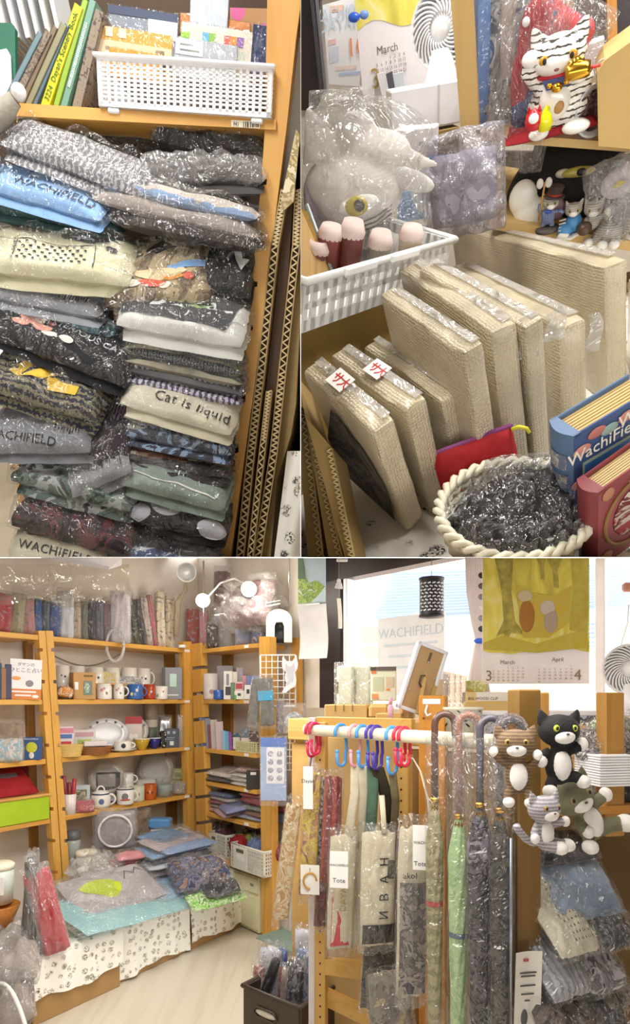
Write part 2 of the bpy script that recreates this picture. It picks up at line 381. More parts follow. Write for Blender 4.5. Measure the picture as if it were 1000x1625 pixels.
# ================================================================ shell: the dividing panels between the three bays
SL = (CY-884.5)/F                       # the sloping ceiling panel over the shop room, floor of the two upper bays
SX = (477.5-CX)/F
def fan(p, d0, d1, th, ax):             # a board that thickens evenly with distance
    b = MB(); vs = []
    for Y in (d0, d1):
        for s in (-1, 1):
            for e in p: vs.append((e*Y, Y, H+(SL+s*th/2)*Y) if ax == 'h' else ((SX+s*th/2)*Y, Y, H+e*Y))
    return b.add(vs, [(0, 1, 3, 2), (4, 6, 7, 5), (0, 4, 5, 1), (2, 3, 7, 6), (0, 2, 6, 4), (1, 5, 7, 3)])
WALLP = plain('#e6dfd2', .8)
BAY = 'none'
SHELL = plain('#6f6557', .8)
struct('wall_left', MB().box((-2.85, 1.2, 2.2), (.06, 7.4, 4.6)), SHELL)
struct('wall_right', MB().box((3.05, -.2, 2.2), (.06, 4.6, 4.6)), SHELL)
struct('wall_front', MB().box((.1, -2.5, 2.2), (6, .06, 4.6)), SHELL)
struct('ceiling_upper', MB().box((.1, 1.2, 4.5), (6, 7.5, .06)), SHELL)
struct('ceiling', fan((-.62, .62), .62, 4.6, .0006, 'h'), plain('#b9b0a2', .8))
struct('wall_middle', fan((SL, 1.5), .62, 2.4, .0006, 'v'), plain('#b9b0a2', .8))
# ================================================================ upper left bay: shelf of bagged clothes
BAY = 'tl'
TX, TY, TZ = Vector((.99210, -.01915, -.12398)), Vector((.06937, .90718, .41498)), Vector((.10453, -.42030, .90134))
TA = P(240, 442, 1.3); TM = mat4(TA, TX, TY, TZ); TMI = TM.inverted()
def tl(x, y, off=0.0): return on(x, y, TA-TY*off, TY)
def tloc(x, y, off=0.0): return TMI @ tl(x, y, off)
def tpoly(pts, off, depth, b=None):
    b = b or MB(); q = [tloc(x, y, off) for x, y in pts]; n = len(q)
    vs = [(v.x, v.y, v.z) for v in q]+[(v.x, v.y+depth, v.z) for v in q]
    return b.add(vs, [tuple(range(n)), tuple(range(n, 2*n))[::-1]]+[(i, n+i, n+(i+1) % n, (i+1) % n) for i in range(n)])
def tframe(x, y, off=0, roll=0, tilt=0):
    a = math.radians(roll); ex = TX*math.cos(a)-TZ*math.sin(a); ez = TX*math.sin(a)+TZ*math.cos(a); t = math.radians(tilt)
    return mat4(tl(x, y, off), ex, TY*math.cos(t)+ez*math.sin(t), ez*math.cos(t)-TY*math.sin(t))
def tsz(x0, y0, x1, y1, off=0):
    ym, xm = (y0+y1)/2, (x0+x1)/2
    return (tl(x1, ym, off)-tl(x0, ym, off)).length, (tl(xm, y0, off)-tl(xm, y1, off)).length
struct('wall_back', tpoly([(-60, -150), (640, -150), (640, 1300), (75, 1300), (62, 560), (-60, 540)], -.36, .02), plain('#4a3a2c', .8), M4=TM)
struct('floor_upper', MB().add([P(-420, 600, 3.0), P(110, 600, 3.0), P(110, 910, 1.72), P(-420, 910, 1.72), P(-420, 606, 3.03), P(110, 606, 3.03), P(110, 918, 1.74), P(-420, 918, 1.74)], [(0, 3, 2, 1), (4, 5, 6, 7), (0, 1, 5, 4), (2, 3, 7, 6), (1, 2, 6, 5), (0, 4, 7, 3)]), wood('#dccfb4', '#d0c1a2', 1, .4, .5))
sh = thing('shelf_unit', 'pine shelf unit with notched posts holding stacks of bagged clothes', 'shelf', TM)
part('post', tpoly([(425, -40), (484, -40), (470, 60), (455, 200), (430, 400), (403, 620), (365, 890), (356, 905), (348, 905), (352, 860), (359, 858), (360, 845), (353, 845), (372, 720), (378, 718), (379, 705), (373, 704),
     (383, 640), (389, 638), (390, 627), (384, 626), (393, 525), (401, 524), (402, 516), (394, 516), (399, 456), (408, 455), (409, 447), (400, 446), (414, 295), (423, 293), (424, 284), (415, 284), (420, 210)], .0, .03), wood('#d8a55a', '#c9903f', 2, .7), sh, False)
part('post', tpoly([(0, 440), (12, 440), (26, 640), (45, 885), (38, 890), (20, 700), (6, 560)], -.02, .03), wood('#d8a55a', '#c9903f', 2, .7), sh, False)
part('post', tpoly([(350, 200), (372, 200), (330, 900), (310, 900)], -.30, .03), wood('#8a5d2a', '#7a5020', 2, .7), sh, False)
brd = part('shelf_board', tpoly([(10, 162), (438, 190), (438, 206), (10, 183)], .006, .3), wood('#d6a255', '#c58c3a', 0, .7), sh, False)
part('price_tag', tpoly([(367, 190), (413, 193), (412, 204), (367, 201)], .0075, .001), plain('#e6dcc2', .6), brd, False)
for i in range(9): part('barcode_line', tpoly([(386+i*2.8, 193), (387+i*2.8+(i % 3)*.5, 193), (387+i*2.8+(i % 3)*.5, 202), (386+i*2.8, 202)], .0079, .0005), INK, brd, False)
text('H1', .009, TMI @ tframe(375, 197, .0082, 4) @ FACE, INK, brd)
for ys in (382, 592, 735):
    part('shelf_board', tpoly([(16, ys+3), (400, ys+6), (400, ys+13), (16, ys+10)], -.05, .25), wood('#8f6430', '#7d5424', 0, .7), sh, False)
# books leaning on the top board
GB = 'books leaning on the upper left shelf'
bk = [('teal-grey thin hardback, leftmost book of the leaning row', 3, 160, 60, 48, 9, '#6f8790'), ('plum and brown flowered book second in the leaning row', 15, 160, 72, 44, 12, '#6b5a50'),
      ('dull brown book between the flowered and the olive book', 30, 161, 84, 38, 9, '#7c6a55'), ('olive grey book with pale spine before the blue-grey one', 39, 162, 97, 33, 11, '#8e8b6c'),
      ('narrow blue-grey book left of the yellow book', 51, 163, 103, 36, 8, '#5d7482'), ('bright yellow book with green spine title in leaning row', 64, 165, 118, 3, 15, '#d6cf24'),
      ('leaf green book right of the yellow book', 84, 166, 131, -4, 10, '#8fb03a'), ('sea green book with pale spine title beside the brown one', 95, 168, 142, -4, 12, '#6f9a86'),
      ('brown grey patterned book touching the white basket', 113, 172, 150, 12, 16, '#8a7a68')]
for i, (lb, xb, yb, xt, yt, wpx, c) in enumerate(bk):
    a, b2 = tl(xb, yb, -.005-.002*i), tl(xt, yt, -.005-.002*i); ez = (b2-a).normalized(); ex = TY.cross(ez)
    t = wpx*a.y/F*.95
    o = book('book', lb, 'book', mat4(a+ex*t/2, ex, TY, ez), .15, (b2-a).length, t, plain(c, .4) if i not in (1, 8) else camo(c, '#8d8272', '#5a4b43', sc=60, bs=0), GB)
    if i == 5: text('3224  Dayan\'s Scenery Book', .0125, T(0, -.0008, (b2-a).length*.5) @ FACE @ Rz(90), plain('#4b6a1e', .5), o)
    if i == 7: part('spine_title', MB().box((0, -.0006, (b2-a).length*.5), (t*.4, .0012, (b2-a).length*.6)), stripe('#6f9a86', '#dfe7df', 700, 2, 3), o, False)
for i in range(6):
    x = 10+i*17; M4 = tframe(x, 60, -.17, -14); h = .13
    book('file_folder', 'pale file folder standing behind the books, number %s from the left' % ['one', 'two', 'three', 'four', 'five', 'six'][i], 'folder', M4, .1, h, .010, plain(['#e9e6e2', '#d7dbe0', '#f0efe9', '#cfd3d8', '#ece7de', '#dadde0'][i], .3), 'folders behind the books')
single('book_end', 'dark green standing panel with white arch at far left', 'panel', TM, tpoly([(-8, 36), (18, 36), (24, 46), (25, 150), (8, 160), (-8, 160)], -.03, .01), plain('#2f6b55', .5), False)
single('arch_card', 'white arched card against the green panel at far left', 'card', TM, tpoly([(-6, 90), (0, 79), (10, 77), (16, 88), (18, 135), (8, 160), (-6, 160)], -.024, .004), WHITE, False)
o = thing('plush_tail', 'grey plush tail with white round tip hanging beside the shelf', 'plush tail', tframe(10, 180, .05))
part('tail', MB().tube([(-.06, 0, -.03), (-.03, 0, -.012), (-.005, 0, .002), (.018, 0, .022)], [.024, .023, .019, .013], 12), cloth('#a39d90', '#8d877b', 40), o)
part('tip', MB().ell((.026, 0, .032), .0135), cloth('#efeeec', '#e2e0dc', 40), o)
# white lattice basket
def lattice(b, w, h, nx, nz_, th, rim, m=None, bar=.45):
    px_, pz = (w-2*rim)/nx, (h-2*rim)/nz_
    b.box((0, 0, rim/2), (w, th, rim), 0, m); b.box((0, 0, h-rim/2), (w, th*1.5, rim), 0, m); b.box((-w/2+rim/2, 0, h/2), (rim, th, h), 0, m); b.box((w/2-rim/2, 0, h/2), (rim, th, h), 0, m)
    for i in range(1, nx): b.box((-w/2+rim+i*px_, 0, h/2), (px_*bar, th, h-rim), 0, m)
    for k in range(1, nz_): b.box((0, 0, rim+k*pz), (w-rim, th, pz*bar), 0, m)
    return b
w_, h_ = tsz(157, 98, 432, 180, .012)
BM = mat4(tl(293, 178, .012), (tl(432, 183, .012)-tl(157, 172, .012)).normalized(), TY, TZ)
bs = thing('lattice_basket', 'white square-hole plastic basket of stationery on the upper left shelf', 'basket', BM)
part('front_panel', lattice(MB(), w_, h_, 25, 9, .003, .008), plain('#f4f4f6', .35), bs, False)
for s in (-1, 1): part('side_panel', lattice(MB(), .2, h_, 14, 9, .003, .006, T(s*w_/2, .1, 0) @ Rz(90)), plain('#f4f4f6', .35), bs, False)
part('back_panel', lattice(MB(), w_, h_, 25, 9, .003, .008, T(0, .2, 0)), plain('#f4f4f6', .35), bs, False)
part('base', MB().box((0, .1, .002), (w_, .2, .004)), plain('#e9e9ea', .4), bs, False)
for s in (-.42, .42): part('foot', MB().box((w_*s, .01, -.004), (.022, .02, .008), .002), plain('#f4f4f6', .35), bs, False)
part('rim', MB().box((0, -.004, h_-.002), (w_+.012, .012, .006), .002), plain('#fbfbfd', .3), bs, False)
GS = 'stationery in the white basket'
def pack(lb, x0, y0, x1, y1, off, mt, th=.006, extra=None, nm='stationery_pack', roll=2):
    w, h = tsz(x0, y0, x1, y1, off); o = thing(nm, lb, 'stationery', tframe((x0+x1)/2, y1, off, roll), GS)
    part('sheet', MB().box((0, 0, h/2), (w, th, h), .001), mt, o, False)
    part('sleeve', MB().box((0, 0, h/2), (w*1.03, th*1.3, h*1.06), .001), film(.03, sc=9), o, False)
    if extra: extra(o, w, h, th)
    return o
def rects(cs):
    def f(o, w, h, th):
        for u0, v0, u1, v1, c in cs: part('print_block', MB().box(((u0+u1)/2*w-w/2, -th/2-.0006, (v0+v1)/2*h), ((u1-u0)*w, .001, (v1-v0)*h)), plain(c, .5, 0, .03), o, False)
    return f
pack('grey card in dark striped header sleeve at the back of the white basket', 172, 16, 280, 110, -.10, plain('#8b93a0', .5), .004, rects([(0, .86, 1, 1, '#35405c'), (.58, .55, 1, .86, '#dfe3ea')]))
pack('dark striped sleeve at the left rear of the white basket', 155, 26, 200, 110, -.12, stripe('#35405c', '#aab0bd', 900, 0, 0), .004)
pack('yellow-brown sticker sheet with pale cut-outs at the front of the basket', 156, 48, 272, 128, -.035, plain('#d9a23c', .5), .003, rects([(0, .42, 1, .72, '#cbb898'), (.1, .8, .2, .98, '#e9d9b0'), (.28, .8, .38, .98, '#e9d9b0'), (.1, .52, .26, .6, '#b9a888'), (.55, .52, .68, .56, '#57503f'), (.78, .5, .9, .66, '#a08a60'), (.75, .3, 1, .42, '#4a4238')]))
pack('mustard rounded card with white lettering low at the left of the basket', 174, 80, 255, 125, -.02, plain('#d7962a', .5), .003, None)
pack('cream card with a row of coloured index tabs in the basket', 285, 44, 398, 128, -.06, plain('#e8dfcd', .5), .008, rects([(.3, .68, .39, .86, '#69b7d9'), (.39, .68, .48, .86, '#8ac24a'), (.6, .68, .69, .86, '#e66a53'), (.69, .68, .78, .86, '#e89a3c'), (.78, .68, .87, .86, '#9a63b5'), (0, .6, .12, .82, '#9bd02c'), (.12, .3, .9, .6, '#d6dcc8')]))
pack('navy blue card with stitched edge at the right of the basket', 396, 40, 424, 125, -.05, spots('#2b3a63', '#7b87a8', 180, .2), .004)
pack('grey transparent pouch with white price label in front of the cream card', 276, 66, 374, 128, -.03, plain('#b9bdc4', .3), .004, rects([(.02, .58, .45, .95, '#f1f1f1'), (.08, .66, .4, .72, '#555555'), (.08, .8, .3, .86, '#777777')]))
pack('translucent blue pouch standing behind the index tab card', 300, -30, 360, 60, -.13, plain('#c8d2df', .4), .004)
pack('orange capped box standing behind the coloured tabs', 286, 30, 396, 60, -.14, plain('#d98a3a', .5), .01)
single('kraft_box', 'brown cardboard box with pink dots behind the white basket', 'box', TM, tpoly([(365, 12), (445, 14), (440, 100), (365, 98)], -.19, .1), spots('#b58a60', '#d36a9a', 22, .33), False)
# ---- bagged clothes
TEXTS = []
def bag(lb, x0, y0, x1, y1, mt, tilt=40, th=.035, off=0.0, roll=4, seed=None, fm=True, cat='shirt', nm='bagged_shirt', n=18, wr=.22, marks=None, grp='bagged clothes on the upper left shelf', fmat=None):
    seed = R.random()*40 if seed is None else seed
    w, hv = tsz(x0, y0, x1, y1, off); t = math.radians(tilt)
    d = max(.05, (hv-th*math.cos(t))/max(.12, math.sin(t))); d = min(d, .26)
    M4 = tframe((x0+x1)/2, (y0+y1)/2, off, roll, tilt)
    o = thing(nm, lb, cat, M4, grp); k = dict(seed=seed, wr=wr, p=5, base=.5, sag=0, fr=2.2)
    part('garment', MB().pillow(w, d, th, n=n, **k), mt, o)
    def surf(co, lift=.002):
        u, v = co.x/(w/2), co.y/(d/2); q = pil(max(-1, min(1, u)), max(-1, min(1, v)), w, d, th, seed, wr, 5, .5, 0, 2.2, True)
        return Vector((co.x, co.y, q.z+lift+co.z))
    if th >= .028: part('fold', MB().pillow(w*.97, d*.96, th*.5, seed+7, wr, 5, 12, base=.5, m=T(.006, -.014, -th*.5)), mt, o)
    if marks: marks(o, w, d, th, surf)
    if fm: part('plastic_bag', bagfilm(w, d, th, seed+1, .07, 24, T(0, 0, .0), wr=.7), fmat or FILM, o)
    return o
def mk_text(s, size, x, y, col=INK, rot=0, sp=1.0, wide=1.0):
    def f(o, w, d, th, surf):
        m = Rz(rot); text(s, size*w, Matrix(), col, o, 'lettering', sp, lambda c: surf((m @ Vector((c.x, c.y, c.z)))+Vector((x*w, y*d, 0))), wide)
    return f
def mk_many(*fs):
    def f(*a):
        for g in fs: g(*a)
    return f
def mk_poly(polys, col, nm='print'):
    """flat print shapes in unit coordinates (-.5..+.5), draped on the cloth"""
    def f(o, w, d, th, surf):
        b = MB(); few = len(polys) < 8
        for p in polys:
            if len(p) == 4 and len(polys) > 3: q = [surf(Vector((x*w, y*d, 0))) for x, y in p]; b.add(q, [(0, 1, 2, 3)])
            else:
                e = []
                for (xa, ya), (xb, yb) in zip(p, p[1:]+p[:1]):
                    k = max(1, int(math.hypot(xb-xa, yb-ya)*14)); e += [(xa+(xb-xa)*i/k, ya+(yb-ya)*i/k) for i in range(k)]
                cx, cy = sum(x for x, y in e)/len(e), sum(y for x, y in e)/len(e)
                b.grid(lambda a, t: surf(Vector(((cx+(e[round(a*len(e)) % len(e)][0]-cx)*t)*w, (cy+(e[round(a*len(e)) % len(e)][1]-cy)*t)*d, 0))), len(e), 7, cu=True)
            if few: part(nm, b, col, o, False); b = MB()
        if not few: part(nm, b, col, o, False)['kind'] = 'stuff'
    return f
def mk_dots(x0, y0, x1, y1, nx, ny, s, col):
    return mk_poly([[(x0+(x1-x0)*(i+.5*(j % 2))/nx+dx*s, y0+(y1-y0)*j/ny+dy*s*1.6) for dx, dy in ((-.5, -.5), (.5, -.5), (.5, .5), (-.5, .5))] for i in range(nx) for j in range(ny+1)], col)
def mk_bars(x0, y0, x1, y1, n, col, seed=1):
    q = random.Random(seed); ps = []
    for i in range(n):
        a = x0+(x1-x0)*i/n; b = a+(x1-x0)/n*q.uniform(.3, .75); yy = y0+(y1-y0)*q.uniform(0, .25)
        ps.append([(a, yy), (b, yy), (b, y1), (a, y1)])
    return mk_poly(ps, col)
def mk_line(pts, wd, col):
    ps = []
    for (a, b) in zip(pts, pts[1:]):
        dx, dy = b[0]-a[0], b[1]-a[1]; L = math.hypot(dx, dy) or 1; nx, ny = -dy/L*wd, dx/L*wd
        ps.append([(a[0]+nx, a[1]+ny*2), (a[0]-nx, a[1]-ny*2), (b[0]-nx, b[1]-ny*2), (b[0]+nx, b[1]+ny*2)])
    return mk_poly(ps, col)
def arcp(cx, cy, rx, ry, a0, a1, n=12): return [(cx+rx*math.cos(math.radians(a0+(a1-a0)*i/n)), cy+ry*math.sin(math.radians(a0+(a1-a0)*i/n))) for i in range(n+1)]
DK = '#37312e'
# upper compartment
bag('dark brown folded garment in clear bag under the shelf board', 60, 188, 290, 262, cloth('#4a3d35', '#3a302b'), 35, .05, -.10, 6)
bag('black folded garment in shiny bag at the right under the board', 245, 196, 425, 268, cloth('#2a2524', '#3a3331'), 35, .05, -.04, 3)
bag('grey tee with pale ruffled stripes in a clear bag at the top left', 15, 208, 262, 300, stripe('#77777a', '#b9b9bc', 170, 0, 6, .75), 42, .03, .015, 12)
bag('zebra patterned folded tee showing below the grey ruffled tee', 45, 262, 262, 308, stripe('#efece6', '#1f1d1f', 330, 0, 14, .5), 25, .02, .0, 10)
bag('grey translucent bag with dark shirt at the right of the top stack', 225, 245, 418, 306, cloth('#5c5a58', '#47433f'), 35, .03, .0, -4, fmat=film(.25))
bag('light blue tee with dark shop lettering at the far left', -20, 268, 172, 345, cloth('#8fb3dc', '#7ea5d2'), 38, .03, .035, 8,
    marks=mk_many(mk_text('WACHIFIELD', .115, .1, -.22, plain('#2f4058', .6), -2), mk_poly([arcp(-.4, -.05, .06, .1, 0, 360), arcp(-.42, -.3, .04, .09, 0, 360)], plain('#43506a', .6))))
bag('dark teal folded cloth at the left below the blue tee', -20, 330, 195, 364, cloth('#466a68', '#3a5553'), 15, .03, .01, 4)
bag('pale blue and white layered tee at the right with striped fold', 162, 296, 412, 336, stripe('#cfc6bd', '#8da7cc', 36, 1, 2, .7), 25, .022, .03, 5)
bag('taupe folded tee below the white edged one', 150, 318, 414, 364, cloth('#aaa09a', '#9a9089'), 28, .026, .035, 6)
bag('dark folded shirt in glossy flat bag at the bottom of the top stack', 185, 342, 418, 392, cloth('#57504b', '#3e3734'), 22, .026, .03, 4)
# second compartment
bag('cream tote with rows of black dots and a cat print', -12, 360, 212, 462, cloth('#dcd8b8', '#cfcaa8', bs=.3), 50, .045, .045, -1, nm='bagged_tote', cat='tote bag',
    marks=mk_many(mk_dots(-.26, -.3, .22, .02, 9, 4, .022, INK), mk_poly([[(.0, .3), (.1, .42), (.2, .3), (.3, .4), (.34, .25), (.22, .14), (.1, .2)], arcp(.05, .32, .06, .08, 0, 360), arcp(.36, .08, .04, .07, 0, 360)], plain('#3c3a3c', .6)), mk_poly([[(.06, .3), (.16, .34), (.24, .24), (.12, .2)]], plain('#a9adbf', .6)),
         mk_line([(-.3, -.36), (-.28, .1), (.26, .06), (.26, -.38)], .003, INK), mk_text('DAYAN', .03, -.3, -.02, plain('#3a4360'), 92)))
bag('heather grey tee with black barcode print below the dotted tote', -10, 442, 166, 502, cloth('#9a9da4', '#868990'), 35, .03, .03, 4, marks=mk_bars(.12, -.3, .38, .3, 11, INK, 3))
bag('blue and turquoise folded cloths in a wrinkled bag at the left', -8, 476, 185, 524, camo('#2f4f66', '#4f8aa0', '#8fb6bf', '#3a5566', sc=14), 25, .035, .02, 8)
bag('black tee with curved mysterious cat lettering and floral print', 0, 492, 214, 588, cloth('#24222a', '#1b1a20'), 42, .04, .045, 14, wr=.3,
    marks=mk_many(mk_text('MYSTERIOUS CAT', .08, .1, .06, plain('#d6d9e0', .5), -2), mk_poly([arcp(-.25, .0, .08, .1, 0, 360), arcp(-.15, -.1, .07, .09, 0, 360), arcp(-.3, -.16, .06, .07, 0, 360)], plain('#d79a86', .6)), mk_poly([arcp(-.2, .05, .04, .05, 0, 360), arcp(-.08, -.2, .06, .05, 0, 360), arcp(.05, -.22, .05, .05, 0, 360)], plain('#e6e0d6', .6)), mk_poly([arcp(-.1, .04, .03, .04, 0, 360)], plain('#b5483c', .6))))
bag('brown bag printed with a colourful scene, standing in the second compartment', 168, 372, 335, 500, camo('#6a5844', '#8a7a60', '#b9a684', '#5a4838', sc=10), 58, .04, .025, -8, nm='bagged_pouch', cat='bag', marks=mk_many(mk_poly([[(-.1, .26), (.08, .4), (.2, .3), (.02, .17)]], plain('#2c2422')), mk_poly([arcp(.05, -.12, .26, .09, 0, 360)], plain('#d8c49a')), mk_poly([[(.1, -.02), (.46, .12), (.46, .0), (.2, -.1)]], plain('#7aa6d6')), mk_poly([arcp(-.02, -.26, .13, .06, 0, 360), arcp(.32, -.2, .05, .05, 0, 360)], plain('#d2502e')), mk_poly([arcp(-.2, -.28, .08, .06, 0, 360), arcp(.1, -.3, .06, .05, 0, 360)], plain('#e8e2d0')), mk_poly([arcp(.18, -.2, .1, .04, 0, 360)], plain('#d8902e'))))
bag('black bag with white arrow print standing beside the post', 326, 372, 402, 480, cloth('#2a2a2c', '#3a3a3c'), 62, .035, .01, 2, nm='bagged_pouch', cat='bag', marks=mk_poly([[(.05, .3), (.2, .3), (.3, .05), (.42, .1), (.3, -.15), (.15, .05)]], WHITE))
bag('charcoal cushion cover with white border and chalk script', 192, 456, 392, 552, cloth('#e3e3df', '#d5d5d1', bs=.3), 48, .045, .05, 3, nm='bagged_cushion', cat='cushion',
    marks=mk_many(mk_poly([[(-.46, -.3), (.36, -.34), (.45, .46), (-.46, .46)]], plain('#46484c', .7)), mk_poly([arcp(.06, .18, .17, .2, 0, 360, 24)], plain('#a9c98a', .7)), mk_poly([arcp(.08, .2, .1, .11, 0, 360, 16)], plain('#5d6468', .7)), mk_text('Du  aL', .2, .06, .16, plain('#e9e9e6', .6), 4, 1.1, 1.1), mk_line(arcp(-.02, -.08, .08, .12, 60, 380, 16), .006, plain('#e9e9e6', .6))))
for i, (y0, y1, c, lb) in enumerate(((540, 566, stripe('#8a8d90', '#3b3c40', 300, 0, 8), 'grey and black patterned shirt directly below the charcoal cushion'), (558, 584, cloth('#b9b39c', '#6e6a60'), 'thin cream-edged shirt in the right stack'), (574, 598, cloth('#3c3c40', '#6a6a6c'), 'dark shirt with small letters in the right stack'), (588, 616, stripe('#b6b0c8', '#4a4850', 160, 0, 3), 'lavender and grey striped shirt at the bottom of the right stack'))):
    bag(lb, 200, y0, 388, y1, c, 14, .035, .03, 5)
# third compartment
bag('navy and olive striped tee with yellow car print', -6, 548, 168, 660, stripe('#7d765e', '#2a2c38', 150, 1, 5, .5), 50, .05, .05, 10, wr=.35,
    marks=mk_many(mk_poly([[(-.34, -.1), (-.2, .08), (-.12, .0), (-.22, -.22)], [(-.22, -.26), (.0, -.2), (.1, -.06), (.02, .02), (-.1, -.1)], [(.05, -.3), (.3, -.26), (.32, -.14), (.1, -.12)], arcp(.1, -.18, .06, .09, 0, 360)], plain('#e0b93a', .6)), mk_line([(.1, -.05), (.16, .15), (.2, .3)], .006, plain('#e0b93a', .6))))
bag('grey shirt with broad black lettering hanging over the edge', -12, 640, 150, 728, cloth('#87898f', '#74767c'), 45, .04, .06, -6, marks=mk_many(mk_text('WACHIFIELD', .12, -.15, -.3, INK, -8), mk_bars(.16, -.25, .42, .3, 9, INK, 5)))
bag('dark plum garment spilling between the two stacks', 150, 578, 222, 748, cloth('#4a3f4a', '#3a3038'), 58, .035, .02, 6, marks=mk_bars(-.1, -.1, .4, .4, 8, plain('#6a5a68'), 8))
bag('grey folded tee with barcode print drooping in the middle', 100, 690, 208, 778, cloth('#a3a5aa', '#8b8d92'), 55, .035, .06, -28, wr=.35, marks=mk_bars(.1, -.35, .42, .35, 12, INK, 12))
bag('dark bag with green cat badge left of the middle', 112, 640, 176, 700, camo('#55565c', '#3c3d44', '#7b7c82', sc=16), 55, .03, .03, 15, marks=mk_poly([arcp(.1, .0, .25, .2, 0, 360)], plain('#a5b45a')))
bag('white cat is liquid tote with black lettering', 200, 602, 378, 678, cloth('#d9d3bf', '#cbc5af', bs=.3), 46, .035, .05, 9, nm='bagged_tote', cat='tote bag', marks=mk_many(mk_text('Cat is liquid', .125, .12, -.18, INK, -2, 1.1), mk_poly([arcp(-.24, .3, .17, .24, 0, 360, 20)], plain('#8a857a')), mk_line(arcp(-.26, .3, .1, .14, 0, 330, 16), .004, INK)))
single('lavender_card', 'pale lavender card sheet sticking out beside the right post', 'card', TM, tpoly([(352, 634), (382, 630), (372, 682), (342, 678)], .03, .004), plain('#bdb2cc', .6), False)
bag('white and black lettered shirt just below the liquid tote', 200, 652, 368, 692, cloth('#a9a69c', '#6c6a66'), 25, .03, .04, 6, marks=mk_text('WACHIFIELD', .12, .0, .0, INK, 2))
bag('navy shirt with pale blue beast print in the right stack', 200, 668, 370, 716, camo('#262a38', '#3a4256', '#7d93ad', '#262a38', sc=18), 32, .03, .045, 4)
bag('cream and rust folded shirt in the right stack', 198, 694, 366, 730, camo('#b3a17c', '#7c4a36', '#8e7a5e', sc=10), 22, .03, .035, 6)
bag('black and plum shirt in shiny bag above the grey-green stack', 204, 706, 370, 752, cloth('#3e3236', '#29242a'), 25, .03, .03, 4)
bag('grey-green shirt with white sketch print', 202, 722, 366, 800, cloth('#93a39c', '#7f8f88'), 44, .04, .05, 8, marks=mk_many(mk_line(arcp(.1, -.05, .09, .25, 0, 180), .006, WHITE), mk_line(arcp(.28, -.1, .07, .22, 0, 180), .006, WHITE), mk_line([(-.4, -.2), (-.2, -.28), (.0, -.25), (.4, -.35)], .008, WHITE)))
bag('thin yellow-edged folder at the left of the grey-green shirt', 198, 716, 214, 772, plain('#c9c23a', .5), 60, .015, .03, 8, False, fm=False, cat='folder', nm='yellow_folder')
bag('black shirt with round grey badges and pink cat dot', 214, 776, 364, 848, cloth('#231f21', '#2e2729'), 50, .04, .045, 5, wr=.15,
    marks=mk_many(mk_poly([arcp(-.14, .0, .17, .3, 0, 360, 24), arcp(.36, -.36, .15, .2, 0, 360, 16), arcp(-.4, -.3, .12, .2, 0, 360, 16), arcp(.14, .36, .14, .2, 0, 360, 16), arcp(-.24, .32, .03, .06, 0, 360)], plain('#b6b9c4', .6)), mk_poly([arcp(-.08, .02, .1, .17, 20, 220, 12)], plain('#a8544c', .6)), mk_text('WACHIFIELD', .06, .22, -.0, plain('#b6b9c4', .6), -20)))
bag('dark green and white bundle in a wrinkled bag at the lower left', 28, 728, 218, 800, camo('#3c4a44', '#6a7a74', '#aeb4b4', '#4a4f52', sc=9), 42, .05, .05, 8, wr=.35)
bag('black and maroon bundle in a crumpled bag at the lower left', 34, 776, 220, 872, camo('#241f22', '#3a3034', '#6a3a3e', '#2b2729', sc=10), 45, .06, .05, 10, wr=.4)
bag('dark shirt in shiny bag on the lowest left pile', 60, 820, 205, 866, cloth('#2b282c', '#3a363a'), 35, .04, .03, 6)
bag('white tee with black shop lettering at the bottom left edge', 22, 852, 168, 908, cloth('#cfc9b4', '#c0baa4', bs=.3), 62, .022, .095, 4, marks=mk_text('WACHIFIELD', .135, -.02, .02, INK, -3, 1.05))
bag('black shirt in shiny bag at the bottom of the right stack', 196, 830, 348, 884, cloth('#221f22', '#34303a'), 36, .04, .035, 6)
bag('blue and white cat print shirt at the bottom edge', 186, 858, 346, 920, camo('#26304a', '#3c4f78', '#c9cfd8', sc=14), 40, .04, .06, 4)
bag('black folded cloth behind the lower left pile', 40, 690, 215, 760, cloth('#2c2a2c', '#3a3638'), 30, .06, -.06, 2)
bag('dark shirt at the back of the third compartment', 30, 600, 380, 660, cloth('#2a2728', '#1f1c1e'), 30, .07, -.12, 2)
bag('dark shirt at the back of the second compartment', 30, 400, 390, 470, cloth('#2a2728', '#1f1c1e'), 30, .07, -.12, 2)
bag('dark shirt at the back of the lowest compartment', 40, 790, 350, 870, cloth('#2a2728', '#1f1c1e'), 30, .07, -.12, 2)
single('kraft_paper', 'cream paper tag poking out at the left post', 'paper', TM, tpoly([(26, 536), (60, 540), (52, 558), (30, 574)], -.01, .002), plain('#e2d6b4', .7), False)
